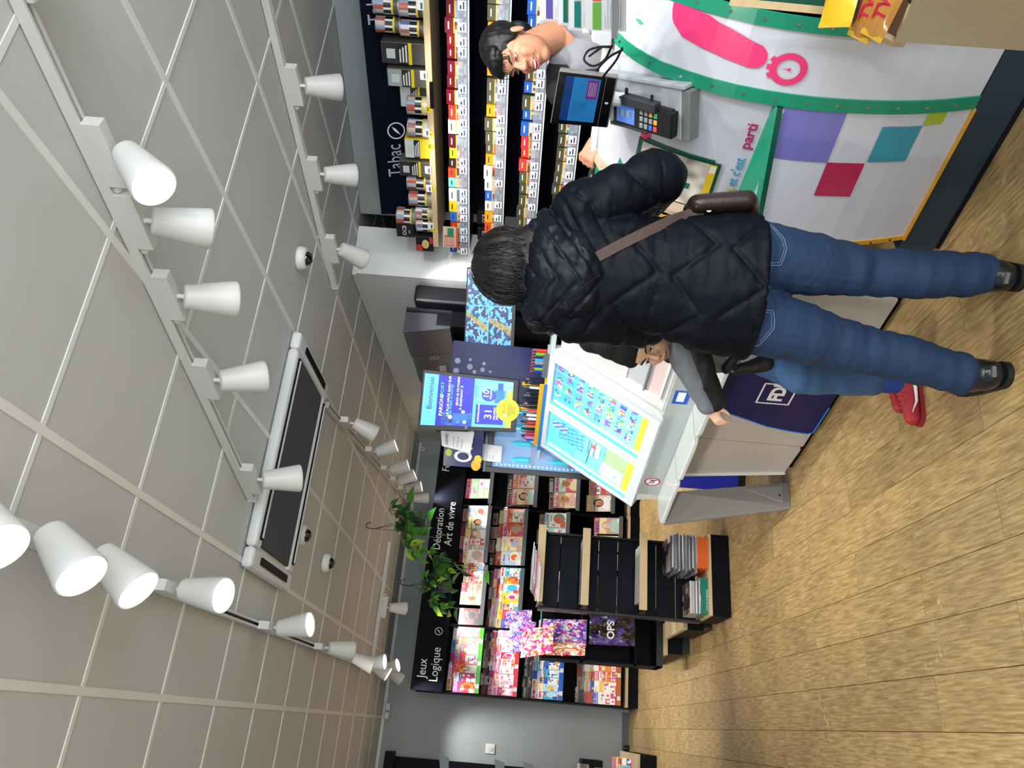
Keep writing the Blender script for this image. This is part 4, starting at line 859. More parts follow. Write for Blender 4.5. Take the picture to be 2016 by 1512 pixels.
# things standing on the rear shelf --------------------------------------------
RY = Y1_+.07; RZ = 1.2855
def rx(py_, px_=1075, y=RY): return FF.on_y(px_, py_, y).x
t = thing('lighter_stand', 'grey scalloped stand of coloured lighters on the counter shelf', 'stand', FF.o, FF.rz)
xa, xb = rx(737), rx(690)
G().box(xa, xb, RY-.02, RY+.04, RZ, RZ+.012).build('base', M_tray, t)
g = G(); g.prism([(xa, RZ)]+[(xa+(xb-xa)*i/16, RZ+.022+(.010 if i % 2 else 0)) for i in range(17)]+[(xb, RZ)], RY-.024, RY-.019, 'y'); g.build('front', M_alu, t)
lc = ['#1c2f9a', '#7cb52a', '#1c2f9a', '#8b8f95', '#3fa6d8', '#20306a', '#7cb52a', '#c22f2f']; ln_ = ['blue', 'green', 'blue', 'grey', 'sky blue', 'navy', 'green', 'red']
def lighter(x, y, z, c, lab, grp, h=.075):
    t = thing('lighter', lab, 'lighter', FF.w(x, y, z), FF.rz, grp)
    G().box(-.010, .010, -.006, .006, 0, h*.78).build('body', mat('lt'+c, c, .25, coat=.5), t, bevel=.003); G().box(-.009, .009, -.0055, .0055, h*.78, h).build('metal_top', M_steel, t, bevel=.001)
    G().cyl((-.004, -.004, h+.001), (.004, -.004, h+.001), .004, .004, 8).build('wheel', M_red, t)
for i, c in enumerate(lc): lighter(xa+(xb-xa)*(i+.5)/8, RY+.005, RZ+.0125, c, '%s lighter, %s from the left in the scalloped stand' % (ln_[i], ORD[i]), 'lighters in the scalloped stand')
t = thing('yellow_pen_tray', 'yellow tray with a round yellow sign on a post, full of pens', 'tray', FF.o, FF.rz)
xc, xd = rx(868), rx(748)
G().box(xc, xd, RY-.03, RY+.04, RZ, RZ+.010).build('base', M_ybox, t); G().box(xc, xd, RY-.034, RY-.029, RZ, RZ+.035).build('front', M_ybox, t)
G().box(xc-.03, xd+.02, RY-.050, RY-.044, RZ-.02, RZ+.012).build('blue_edge', M_blue, t)
dp = FF.on_y(1000, 802, RY+.04); q0 = FF.on_y(1060, 802, RY+.04)
G().box(dp.x-.008, dp.x+.008, RY+.035, RY+.045, RZ, dp.z-.05).build('post', M_ybox, t)
dw = FF.M @ V(dp.x, RY+.02, dp.z); vd = V(dw.x, dw.y, 0).normalized(); rt_ = V(vd.y, -vd.x, 0); IM = FF.I
dl3 = lambda p_: IM @ p_
sg_ = G().cyl(dl3(dw), dl3(dw-vd*.006), .066, .066, 36).build('round_sign', mat('sign_yellow', '#ecd91e', .4), t)
SQ = Quad(*[dl3(dw-vd*.0062+rt_*a_*.066+V(0, 0, b_*.066)) for a_, b_ in ((-1, -1), (1, -1), (1, 1), (-1, 1))])
M_ink = mat('ink_dark', '#5b4f16', .6)
SQ.text('PLUS', .36, .60, .12, M_ink, sg_, .0008)
for k in range(5): g = G(); SQ.slab(g, .24+.02*k, .78-.03*k, .47-.07*k, .49-.07*k, .0008, .0002); g.build('print_line', M_ink, sg_)
g = G(); SQ.slab(g, .22, .34, .52, .66, .0009, .0002); g.build('label', M_letter, sg_)
p2 = FF.on_y(1035, 757, RY+.03); G().box(p2.x-.010, p2.x+.010, RY+.03, RY+.04, RZ, p2.z+.02).build('small_post', M_ybox, t)
i = 0; x = xc+.012
pc = ['#2f55c8', '#e04a9a', '#c23228', '#2b1a16', '#e0662a', '#b8342a', '#e8e8e8', '#e8e8e8', '#d84a5a', '#16171a', '#16171a', '#16171a', '#16171a', '#16171a', '#c8c8c8', '#16171a']
pn_ = ['blue', 'pink', 'red', 'dark brown', 'orange', 'red', 'white', 'white', 'red and white', 'black', 'black', 'black', 'black', 'black', 'pale grey', 'black']
while x < xd-.006 and i < 16:
    for row in (0, 1):
        tk = thing('bottle_pen', '%s capped stick, %s from left, %s row of the yellow tray' % (pn_[i], ORD[i], ['front', 'back'][row]), 'pen', FF.w(x, RY-.010+.028*row, RZ+.0105), FF.rz, 'sticks in the yellow tray')
        h = .07+.012*row+.006*((i*5) % 3)
        G().cyl((0, 0, 0), (0, 0, h), .0075, .0075, 10).build('body', mat('pen'+pc[i], pc[i], .3), tk, smooth=False); G().cyl((0, 0, h), (0, 0, h+.018), .006, .004, 10).build('cap', M_black if (i+row) % 2 else M_steel, tk)
    x += (xd-xc-.02)/15.5; i += 1
ws = thing('white_pen_shelf', 'white pointed shelf end beside the yellow tray', 'shelf', FF.o, FF.rz)
x1 = rx(872); G().prism([(x1-.005, RZ-.012), (x1-.10, RZ+.004), (x1-.16, RZ+.0), (x1-.16, RZ-.012)], RY-.02, RY+.10, 'y').build('shelf', M_white, ws, bevel=.002)
G().prism([(x1-.16, RZ-.02), (x1-.0, RZ-.02), (x1-.0, RZ+.085), (x1-.03, RZ+.085)], RY+.045, RY+.05, 'y').build('back', M_white, ws)
# portrait advertising screen -----------------------------------------------------
TVY = .62
tq = Quad(*px_quad(FF, TVY, [(1015, 851), (1022, 748), (832, 727), (822, 845)]))
TVF = []
c_ = FF.on_y(925, 790, TVY); Wt, Ht = .30, .56
tq = Quad(*[at_r(a, b, 4.38) for a, b in ((1015, 851), (1022, 748), (833, 727), (822, 845))])
tv = thing('advertising_screen', 'black-framed portrait screen showing a blue welcome advert', 'screen', (0, 0, 0))
g = G(); tq.slab(g, 0, 1, 0, 1, 0, -.035); g.build('frame', M_black, tv, bevel=.003)
g = G(); U0, U1, V0, V1 = .075, .94, .055, .975
def R2(u0, u1, v0, v1, c, o=.002): tq.rect(g, U0+(U1-U0)*u0, U0+(U1-U0)*u1, V0+(V1-V0)*v0, V0+(V1-V0)*v1, o, C(c))
R2(0, 1, 0, 1, '#10129a'); R2(0, 1, .84, 1, '#57aef5', .0022); R2(0, 1, 0, .435, '#4aa2f4', .0022); R2(0, 1, 0, .065, '#9be02c', .0024); R2(.80, 1, .0, .10, '#6fc8e8', .0026)
R2(.06, .47, .09, .40, '#161a9c', .0026); R2(.52, .96, .10, .41, '#63b8f8', .0026); R2(.52, .8, .09, .20, '#1e62e0', .0028); R2(.80, .95, .11, .17, '#1a3fb0', .003)
for i in range(12):
    for j in range(8): R2(.02+.25*i/12+.02*noise.noise(V(i, j, 0)), .02+.25*(i+1)/12, .44+.34*j/8, .44+.34*(j+1)/8, ['#0e1370', '#12189a', '#1d4a8c', '#1a2f7a', '#2b6f8a'][int(noise.noise(V(i*.5, j*.5, 1))*4+2.5) % 5], .0024)
g.build('screen', M_glow, tv)
g = G(); tq.disc(g, .66, .30, .115, .075, .0035, C('#1c35c0')); tq.disc(g, .66, .30, .10, .066, .0038, C('#2438c8')); g.build('price_circle', M_glow, tv)
g = G(); tq.disc(g, .23, .68, .035, .022, .0035, C('#c8d4d8')); tq.rect(g, .17, .30, .50, .65, .0032, C('#1e5a9c')); tq.disc(g, .33, .55, .03, .02, .004, C('#7fb8a0')); tq.disc(g, .15, .53, .03, .02, .004, C('#7fb8a0')); g.build('figure_print', M_glow, tv)
M_lw = mat('screen_letter', '#ffffff', .4, emit=.8); M_ln = mat('screen_ink', '#12306e', .5); M_lg = mat('screen_green', '#3ee06a', .4, emit=.6)
tq.text('· Bienvenue ·', .27, .875, .055, M_ln, tv, .003, .92); tq.text('PARIONS', .24, .765, .035, M_lw, tv, .003); tq.text('SPORT', .55, .765, .035, M_lg, tv, .003)
tq.text('LE PLUS GROS GAIN SUR', .24, .70, .024, M_lw, tv, .003); tq.text('LES PARIS À COTES', .26, .67, .024, M_lg, tv, .003); tq.text('JEUDI 26 OCTOBRE', .44, .61, .022, M_lw, tv, .003); tq.text('À GAGNANT À', .36, .57, .024, M_lw, tv, .003)
tq.text('LOTO', .60, .41, .030, M_ln, tv, .004); tq.text('10', .60, .30, .060, M_lw, tv, .0045); tq.text('MILLIONS', .59, .27, .017, M_lw, tv, .0045)
tq.text('EUROMILLIONS', .16, .385, .018, M_lw, tv, .004); tq.text('31', .22, .26, .075, M_lw, tv, .004); tq.text('MILLIONS', .22, .22, .020, M_lw, tv, .004); tq.text("D'EUROS", .22, .19, .020, M_lw, tv, .004)
tq.text('LG', .035, .50, .020, M_letter, tv, .001)
b0 = tq.p(.5, .1, -.06); G().cyl(b0, (b0.x, b0.y, .93), .02, .02, 12).build('pole', M_alu, tv)
# navy panel with pale dots ---------------------------------------------------------
nq = Quad(*[at_r(a, b, 4.50) for a, b in ((1098, 810), (1092, 690), (893, 670), (880, 800))])
nv = thing('navy_backboard', 'glossy navy board with pale round dots behind the screen', 'board', (0, 0, 0))
g = G(); nq.slab(g, 0, 1, -.30, 1, 0, -.03); g.build('board', mat('navy_gloss', '#0b1550', .22, spec=.25), nv)
for px_, py_, r in ((901, 710, 5), (926, 708, 2.6), (925, 722, 5), (953, 716, 3), (898, 730, 5), (950, 728, 4), (934, 732, 3.4), (965, 732, 2.4), (1040, 772, 3), (1035, 805, 3)):
    d = ray(px_, py_); t_ = (nq.q[0]-V(0, 0, EYE)).dot(nq.n)/d.dot(nq.n); c = V(0, 0, EYE)+d*t_+nq.n*.002; a = nq.n.orthogonal().normalized(); b = nq.n.cross(a); r_ = r*t_
    G().add([c+(a*math.cos(2*math.pi*i/20)+b*math.sin(2*math.pi*i/20))*r_*1.15 for i in range(20)], [list(range(20))]).build('dot_print', mat('dot_grey', '#7d87a8', .4), nv)
# surveillance monitor
sm = thing('surveillance_monitor', 'wide monitor showing four surveillance views behind the woman', 'screen', (0, 0, 0))
mq = Quad(*[at_r(a, b, r) for a, b, r in ((1005, 682, 4.60), (1012, 530, 4.62), (922, 530, 4.62), (916, 673, 4.60))])
g = G(); mq.slab(g, -.03, 1.03, -.08, 1.03, -.002, -.04); g.build('frame', M_black, sm, bevel=.003)
g = G(); NX, NY = 64, 38
for i in range(NX):
    for j in range(NY):
        u, v = i/NX, j/NY; fx = (u*2) % 1; fy = (v*2) % 1; k = (u > .5)*2+(v > .5)
        nn = noise.noise(V(fx*7+k*9, fy*7, k*3.1)); n2 = noise.noise(V(fx*17+k*5, fy*17, 7.7+k))
        c = C('#4a9ae8') if nn > .12 else C('#8fc4f2') if nn > .0 and n2 > 0 else C('#0c1c3a') if n2 > -.1 else C('#123a78')
        w_ = fx-(.25+.5*fy*(.6+.3*k % 1)); 
        if abs(w_-.1) < .11-.05*fy: c = C('#8a7c4a') if n2 > -.25 else C('#5f5a3a')
        if abs(u-.5) < .008 or abs(v-.5) < .012: c = C('#3f9ad8')
        mq.rect(g, u, (i+1)/NX, v, (j+1)/NY, .001, c)
g.build('screen', M_glow, sm)
b0 = mq.p(.5, 0, -.03); G().cyl(b0, (b0.x, b0.y, .95), .02, .02, 10).build('stand', M_dark, sm)
# staff desk behind with dark equipment
ds = thing('staff_desk', 'dark staff desk behind the lottery counter', 'desk', FF.o, FF.rz); G().box(-.2, 1.0, .78, 1.35, .90, .93).build('desk_top', M_slate, ds); G().box(-.18, .98, 1.30, 1.34, 0, .90).build('back_panel', M_dark, ds); 
for x in (-.18, .95): G().box(x, x+.03, .80, 1.30, 0, .90).build('side_panel', M_dark, ds)
kb = thing('cash_till', 'black till with keys half hidden behind the woman', 'till', FF.w(.75, .95, .9305), FF.rz)
G().hull8([(-.16, -.12, 0), (.16, -.12, 0), (.16, .12, 0), (-.16, .12, 0), (-.16, -.12, .10), (.16, -.12, .10), (.16, .12, .22), (-.16, .12, .22)]).build('body', M_black, kb, bevel=.004)
for i in range(6):
    for j in range(3): G().box(-.13+.045*i, -.095+.045*i, -.09+.05*j, -.055+.05*j, .115+.025*j, .128+.028*j).build('key', M_slate, kb)
pt = thing('dark_tall_case', 'tall black speaker case against pale partition', 'case', (2.765, 4.64, 1.35), math.radians(-5)); G().box(-.14, -.01, -.11, .11, 0, .86).build('body', mat('case_navy', '#0b0f16', .4), pt, bevel=.02)
G().box(-.1405, -.12, -.10, .10, .02, .80).build('grille', M_slate, pt)
G().box(-.03, .0, -.04, .04, .4, .5).build('bracket', M_alu, pt)
aq = [at_r(a, b, 5.0) for a, b in ((840, 640), (925, 650))]
ah = thing('access_hatch', 'pale square access hatch in the partition wall', 'hatch', (2.79, 4.88, 1.98), math.radians(-4.8))
G().box(-.012, .0, -.16, .16, -.14, .16).build('door', M_wall2, ah, bevel=.002); G().box(-.016, -.004, -.175, -.16, -.155, .175).box(-.016, -.004, .16, .175, -.155, .175).box(-.016, -.004, -.175, .175, .16, .175).box(-.016, -.004, -.175, .175, -.155, -.14).build('frame', M_white, ah); G().cyl((-.02, 0, -.02), (-.010, 0, -.02), .05, .05, 24).build('round_cover', M_wall2, ah)
# ---------------------------------------------------------------- drinks cooler behind the counter
cl = thing('drinks_cooler', 'black-framed drinks cooler with blue glass door and orange drink header', 'cooler', (1.43, 4.52, 0), math.radians(-18))
CFm = Frame(1.43, 4.52, 72)
cw, chh = .62, 1.86
G().box(0, cw, .03, .62, 0, 1.62).build('cabinet', mat('cooler_black', '#0d0f15', .3, coat=.3), cl)
M_cb = mat('cooler_inside', '#3a86c8', .3, emit=.25, ecol='#3f8fd0')
for a in ((0, .035, .62, 1.60), (cw-.035, cw, .62, 1.60), (.035, cw-.035, 1.565, 1.60), (.035, cw-.035, .62, .655)): G().box(a[0], a[1], -.03, .028, a[2], a[3]).build('door_frame', M_black, cl, bevel=.003)
G().box(.035, cw-.035, .020, .029, .655, 1.565).build('interior', M_cb, cl)
for z in (1.30, 1.06, .84):
    G().box(.04, cw-.04, .004, .018, z, z+.03).build('shelf_edge', mat('shelf_blue', '#123a78', .3), cl)
    for k in range(5):
        bt = G(); bt.lathe([(.018, 0), (.020, .01), (.020, .09), (.008, .12), (.008, .14)], (.09+.10*k, .001, z+.031), 12); o = bt.build('bottle_shape', mat('bottle_cyan', '#49c6e0', .1, emit=.2), cl, smooth=True)
for k in range(34): G().box(.045, .060, -.001, .003, .67+.026*k, .685+.026*k).build('lamp_strip', mat('strip_sky', '#8fd0f5', .3, emit=.6), cl)
G().box(.035, cw-.035, -.008, -.004, .655, 1.565).build('door_glass', mat('door_glass', '#bfe0ff', .03, alpha=.22), cl)
hp = [( .02+(cw-.04)*i/10, -.06-.07*math.sin(math.pi*i/10)) for i in range(11)]
G().prism([(x, y) for x, y in hp]+[(cw-.02, .40), (.02, .40)], 1.625, 1.86, 'z').build('header', mat('drink_navy', '#1b2260', .25, coat=.5), cl)
def hmap(x0, z0): return lambda co: (x0+co.x, -.0635-.07*math.sin(math.pi*max(0, min(1, (x0+co.x-.02)/(cw-.04))))-co.z, z0+co.y)
link('lettering', textmesh('ORANGINA', .15, M_letter, ext=.0005, bold=.003, sx=.62, fn=hmap(.045, 1.69)), cl)
g = G()
for k, (x, z, s, c) in enumerate(((.035, 1.66, .05, '#e6b32a'), (.07, 1.65, .04, '#f0c63a'), (.10, 1.83, .035, '#a9c23a'), (.45, 1.66, .05, '#e6b32a'))):
    for j in range(9):
        a0 = 2*math.pi*j/9; a1 = 2*math.pi*(j+1)/9
        f_ = hmap(x, z); g.add([f_(V(0, 0, .001)), f_(V(s*math.cos(a0)*.7, s*math.sin(a0)*.6, .001)), f_(V(s*math.cos(a1)*.7, s*math.sin(a1)*.6, .001))], [(0, 1, 2)], 0, C(c))
g.build('fruit_print', M_print, cl)
G().box(.0, cw, -.035, .02, .05, .615).build('lower_panel', mat('drink_blue', '#1d2bb8', .3), cl, bevel=.003)
text('lettering', 'Orangina', .13, M_letter, cl, (.045, -.0365, .38), ext=.0004); G().box(0, cw, -.01, .3, 0, .048).build('kick', M_black, cl)
def paper(lab, cs, r, lines, big):
    q = Quad(*[CFm.M @ CFm.on_y(a, b, r) for a, b in cs]); t = thing('paper_notice', lab, 'notice', (0, 0, 0)); g = G(); q.slab(g, 0, 1, 0, 1, .0015, 0); g.build('sheet', M_paper, t)
    q.text(big, .15, .78, .10, M_slate, t, .0025, .8)
    for k, s_ in enumerate(lines): q.text(s_, .12, .58-.14*k, .055, M_alu, t, .0025, .8)
paper('white opening-hours paper hanging from the drinks header', ((926, 892), (934, 851), (868, 848), (870, 878)), -.136, ('LUNDI : 7H-19H', 'DIMANCHE : 8H', 'FERMETURE'), 'HORAIRES')
paper('white letter taped on the blue cooler door', ((986, 911), (989, 879), (940, 872), (939, 905)), -.033, ('SAMEDI 8H', 'DE 7H', 'MERCI'), 'HORAIRES')
# ---------------------------------------------------------------- magazines
PALS = {'puzzle': ['#e8402a', '#f2c21a', '#2f62c8', '#e5358c', '#f4f2ea', '#3fb4d8', '#f4f2ea', '#f08a24', '#ffffff', '#d63a5a', '#fbe9ee'],
 'pink': ['#e5358c', '#f4a9c4', '#d42a3c', '#ffffff', '#f7d5e0', '#ffffff', '#f08a24', '#f4f2ea'],
 'blue': ['#2f62c8', '#3fb4d8', '#ffffff', '#bfe0f0', '#f2c21a', '#e8402a', '#f4f2ea', '#1c3f9a'],
 'life': ['#e8e2d8', '#f2b8a8', '#b8d8c8', '#e0604a', '#a8c4e0', '#f0e0a8', '#c8a890', '#d85a7a', '#ffffff', '#6f8f6a'],
 'dark': ['#5a4a3c', '#8a8378', '#3a3a3e', '#a89a84', '#6a5a5e', '#b8b0a4', '#2a2a30', '#7a3a34'], 'violet': ['#7a3fb8', '#d070c8', '#7a3fb8', '#3fb4d8', '#f0d25a', '#e5358c', '#f4f2ea', '#c8a8e0']}  # dark palette also puts shelf shade into the covers of the back rows
def cover_mesh(w_, h_, pal, seed, head=None, th=.004):
    rs = random.Random(seed); g = G(); g.box(-w_/2, w_/2, 0, th, 0, h_, 0, C('#d9d7d2')); P_ = PALS[pal]; bg = rs.choice(P_); mh = head or rs.choice(P_); lt = rs.choice([c for c in P_ if c not in (mh, bg)])
    lay = [0]
    def R(u0, u1, v0, v1, c):
        lay[0] += 1; y = -.0003-.00003*lay[0]; g.add([(-w_/2+w_*u, y, h_*v) for u, v in ((u0, v0), (u1, v0), (u1, v1), (u0, v1))], [(0, 1, 2, 3)], 0, C(c))
    def E(u, v, ru, rv, c, n=12):
        lay[0] += 1; y = -.0003-.00003*lay[0]; g.add([(-w_/2+w_*min(1, max(0, u+ru*math.cos(6.283*k/n))), y, h_*min(.98, max(.01, v+rv*math.sin(6.283*k/n)))) for k in range(n)], [list(range(n))], 0, C(c))
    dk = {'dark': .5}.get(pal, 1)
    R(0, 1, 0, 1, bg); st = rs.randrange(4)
    SK = ['#e3b798', '#c98f6c', '#f0cdb4', '#a8704f']
    if st == 0 and pal in ('life', 'dark', 'puzzle', 'violet'):      # portrait
        R(0, 1, 0, .5, rs.choice(P_)); E(.5, .14, .42, .26, rs.choice(P_)); E(.52, .50, .25, .21, rs.choice(['#2a1a14', '#6b4226', '#c8a060'])); E(.52, .47, .17, .17, rs.choice(SK)); E(.45, .49, .025, .012, '#2a1a14'); E(.59, .49, .025, .012, '#2a1a14'); E(.52, .39, .05, .014, '#b03a3a')
    elif st == 1:
        for k in range(3):
            for m in range(2): R(.04+.48*m, .48+.48*m, .04+.22*k, .23+.22*k, rs.choice(P_)); E(.26+.48*m, .135+.22*k, .10, .06, rs.choice(P_))
    elif st == 2:
        E(.6, .35, .36, .26, rs.choice(P_)); E(.55, .38, .22, .16, rs.choice(P_)); R(.03, .4, .06, .28, rs.choice(P_))
    else:
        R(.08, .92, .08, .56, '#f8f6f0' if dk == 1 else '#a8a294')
        for k in range(5):
            for m in range(4):
                if rs.random() < .5: R(.12+.19*m, .29+.19*m, .11+.088*k, .185+.088*k, rs.choice(P_))
    R(0, 1, .78, 1, mh); R(.05, .95, .835, .955, lt if lt != mh else '#ffffff')
    for k in range(5):
        if rs.random() < .8: R(.09+.17*k, .20+.17*k, .85, .94, mh)
    for k in range(rs.randint(2, 4)): a = rs.uniform(.04, .5); R(a, a+rs.uniform(.2, .45), .60+.045*k, .625+.045*k, rs.choice(['#ffffff', '#1a1a22', lt]))
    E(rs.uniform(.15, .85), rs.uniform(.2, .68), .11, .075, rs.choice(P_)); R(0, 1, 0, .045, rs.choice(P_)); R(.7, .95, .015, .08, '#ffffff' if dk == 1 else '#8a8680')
    return g.mesh('magazine', M_print), bg, mh
CN = {'#e8402a': 'red', '#f2c21a': 'yellow', '#2f62c8': 'blue', '#e5358c': 'pink', '#f4f2ea': 'white', '#3fb4d8': 'sky blue', '#f08a24': 'orange', '#ffffff': 'white', '#d63a5a': 'crimson', '#fbe9ee': 'pale pink', '#f4a9c4': 'light pink', '#d42a3c': 'red', '#f7d5e0': 'pale pink', '#bfe0f0': 'pale blue', '#1c3f9a': 'dark blue', '#e8e2d8': 'cream', '#f2b8a8': 'peach', '#b8d8c8': 'mint', '#e0604a': 'coral', '#a8c4e0': 'light blue', '#f0e0a8': 'pale yellow', '#c8a890': 'tan', '#d85a7a': 'rose', '#6f8f6a': 'moss green', '#5a4a3c': 'brown', '#8a8378': 'taupe', '#3a3a3e': 'charcoal', '#a89a84': 'beige', '#6a5a5e': 'mauve grey', '#b8b0a4': 'stone', '#2a2a30': 'black', '#7a3a34': 'rust', '#7a3fb8': 'violet', '#d070c8': 'lilac', '#f0d25a': 'yellow', '#58b56a': 'green'}
RK = thing
M_mh = [mat('masthead_white', '#f6f6f6', .5), mat('masthead_red', '#cf1f3a', .5), mat('masthead_blue', '#1f3f9a', .5), mat('masthead_pink', '#cf2f7a', .5), mat('masthead_yellow', '#f0c81a', .5)]
TXT_CACHE = {}
def magazine(M, x, y, z, w_, h_, pal, seed, lean, lab, grp, title=None, tcol=0, yaw=0, size=.05, th=.004, head=None):
    me, bg, mh = cover_mesh(w_, h_, pal, seed, head, th)
    p = M @ V(x, y, z); rz = M.to_euler().z+yaw
    o = link('magazine', me, None, p); o.rotation_euler = Euler((-math.radians(lean), 0, 0)).to_matrix().to_4x4().to_euler(); 
    o.rotation_euler = (Matrix.Rotation(rz, 3, 'Z') @ Matrix.Rotation(-math.radians(lean), 3, 'X')).to_euler()
    tag(o, lab.format(c=CN.get(bg, 'colourful'), m=CN.get(mh, 'colourful')), 'magazine', grp)
    if title:
        k = (title, round(size, 3), tcol)
        if k not in TXT_CACHE: TXT_CACHE[k] = textmesh(title, size, M_mh[tcol], ext=.0002, bold=.0012)
        link('masthead', TXT_CACHE[k], o, (-w_*.46, -.0010, h_*.99-size*.85), (math.pi/2, 0, 0))
    return o
RM = Matrix.Translation((0, 8.35, 0))
def rack(x0, x1, lab, M, tiers, strips, hz=(2.0, 2.32), depth=.58, plinth=True, name='magazine_rack', steel=None):
    t = thing(name, lab, 'magazine rack', M @ V((x0+x1)/2, 0, 0), M.to_euler().z); w2 = (x1-x0)/2
    G().box(-w2, w2, depth-.03, depth, 0, hz[1]).build('back_panel', M_dark, t)
    for s in (-1, 1): G().box(min(s*w2, s*(w2-.012)), max(s*w2, s*(w2-.012)), min(.10, depth*.4), depth-.03, .1, hz[0]+.1).build('side_panel', M_dark, t)
    for i, z in enumerate(tiers):
        dy = 0
        sh = G().hull8([(-w2+.012, 0, z-.018), (w2-.012, 0, z-.018), (w2-.012, depth-.03, z+.03), (-w2+.012, depth-.03, z+.03), (-w2+.012, 0, z-.008), (w2-.012, 0, z-.008), (w2-.012, depth-.03, z+.04), (-w2+.012, depth-.03, z+.04)]).build('shelf', steel or M_alu if i < 1 and not strips[i] else M_dark, t)
        G().box(-w2+.012, w2-.012, -.006, 0, z-.022, z+.022).build('lip', M_alu if not strips[i] else mat('strip'+strips[i], strips[i], .4), sh)
        if strips[i]:
            for k in range(3): G().box(-w2+.06+.22*k, -w2+.10+.22*k, -.0075, -.006, z-.018, z+.018).build('ticket', M_tag, sh)
    G().hull8([(-w2, .06, hz[0]), (w2, .06, hz[0]), (w2, .20, hz[0]), (-w2, .20, hz[0]), (-w2, 0, hz[1]), (w2, 0, hz[1]), (w2, .20, hz[1]), (-w2, .20, hz[1])]).build('header', mat('header_black', '#080a12', .5, spec=.08) if hz[0] >= 2 else mat('header_sheen_grey', '#4b4d54', .28, spec=.5), t)  # satin partition headers also carry a reflected grey sheen in their base colour
    if plinth:
        G().box(-w2, w2, 0, depth-.03, 0, .105).build('plinth', M_dark, t); G().box(-w2, w2, -.012, .30, .105, .130).build('wood_base', M_wood, t)
    return t
def hdr_text(t, lines, x, size, zt=2.16, dz=.115, sx=.9, hz=(2.0, 2.32), leaf=None):
    for k, (s_, dx) in enumerate(lines):
        z = zt-dz*k; link('lettering', textmesh(s_, size, M_letter, ext=.001, sx=sx, fn=lambda co: (x+dx+co.x, .06-.06*((z+co.y-hz[0])/(hz[1]-hz[0]))-.002-co.z, z+co.y)), t)
    if leaf:
        q = Quad(V(-.4, .058, hz[0]), V(.4, .058, hz[0]), V(.4, -.002, hz[1]), V(-.4, -.002, hz[1])); leaf_mark(q, (leaf[0]+.4)/.8, (leaf[1]-hz[0])/(hz[1]-hz[0]), leaf[2], t, .8/.32)
T4 = [1.645, 1.257, .790, .200]
r1 = rack(.280, .945, 'black puzzle magazine rack at the left under the games header', RM, T4, ['#5ec23a', '#d8384a', '#2463d0', '#c8743a'])
hdr_text(r1, [('Jeux', 0), ('Logique', -.03)], -.245+.03, .125, 2.185, .125, .86, leaf=(.255, 2.10, .125))
r2 = rack(.949, 1.60, 'black magazine rack with blank header, second from the left', RM, [1.665, 1.265, .79, .2], ['', '', '', ''])
r3 = rack(1.604, 2.26, 'black magazine rack under the decoration and lifestyle header', RM, [1.68, 1.27, .80, .21], ['', '', '', ''])
hdr_text(r3, [('Décoration', 0), ('Art de vivre', .06)], -.22, .118, 2.19, .118, .86)
RM2 = Matrix.Translation((0, 8.38, 0))
r4 = rack(2.27, 2.98, 'black magazine rack under the women header beside the cooler', RM2, [1.69, 1.18, .70, .30], ['', '', '', ''])
hdr_text(r4, [('Féminin', 0), ('Bien-être', .10)], -.005, .118, 2.19, .118, .86, leaf=None)
RM3 = Matrix.Translation((2.435, 4.665, 0)) @ Matrix.Rotation(math.radians(-90-4.8+180), 4, 'Z')
# racks along the partition: local x runs from far to near
def part_frame(s0): 
    d = V(.0837, .9965, 0); o = V(2.42, 4.50, 0)+d*s0; return Matrix.Translation(o) @ Matrix.Rotation(math.radians(-4.8-90), 4, 'Z')
r5 = rack(-.45, 0, 'blank-headed rack nearest on the partition wall', part_frame(.18), [1.6, 1.2, .8], ['', '', ''], (1.95, 2.27), .19)
r6 = rack(-.56, 0, 'rack with leaf header on the partition wall', part_frame(.64), [1.6, 1.2, .8], ['', '', ''], (1.94, 2.26), .19)
hdr_text(r6, [('Économie', 0)], -.26, .11, 2.03, .1, .7, (1.94, 2.26), leaf=(.225, 2.10, .11))
r7 = rack(-1.5, 0, 'long rack with blank header further along the partition', part_frame(1.21), [1.6, 1.2, .8], ['', '', ''], (1.93, 2.25), .19)
TIT = {'puzzle': ['MOTS MÊLÉS', 'Fléchés', 'JEUX', '10 000', 'FLÉCHÉS', 'Croisés', 'SUDOKU', '500'], 'pink': ['FLÉCHÉS', 'Jeux', 'MOTS', 'CASÉS', 'Fléchés'], 'blue': ['MOTS FLÉCHÉS', 'CASÉS', '120', 'Codés'], 'life': ['MAISON', 'Art', 'Déco', 'COSY', 'Jardin', 'happin', 'FLOW'], 'dark': ['Déco', 'JEUX', 'FLÉCHÉS', 'citizens', 'Marie'], 'violet': ['JEUX']}
TN = ['top', 'second', 'third', 'bottom']; sd_ = 100
def row(M, x0, x1, z, y, n, pal, w_, h_, lean, where, grp, first=0, titled=True):
    global sd_
    rs = random.Random(sd_)
    for i in range(n):
        sd_ += 1; x = x0+(x1-x0)*(i+.5)/n; tt = rs.choice(TIT[pal]); 
        magazine(M, x, y+.0055*(i % 3), z+rs.uniform(-.006, .008), w_*rs.uniform(.94, 1.06), h_*rs.uniform(.95, 1.05), pal, sd_, lean, '{c} magazine, {m} title, %s from left, %s' % (ORD[i], where), grp, tt if titled else None, rs.choice([0, 1, 2, 3, 4] if pal != 'dark' else [0, 1]), rs.uniform(-.03, .03), min(.062, w_*.3))
gp = 'magazines on the wall racks'
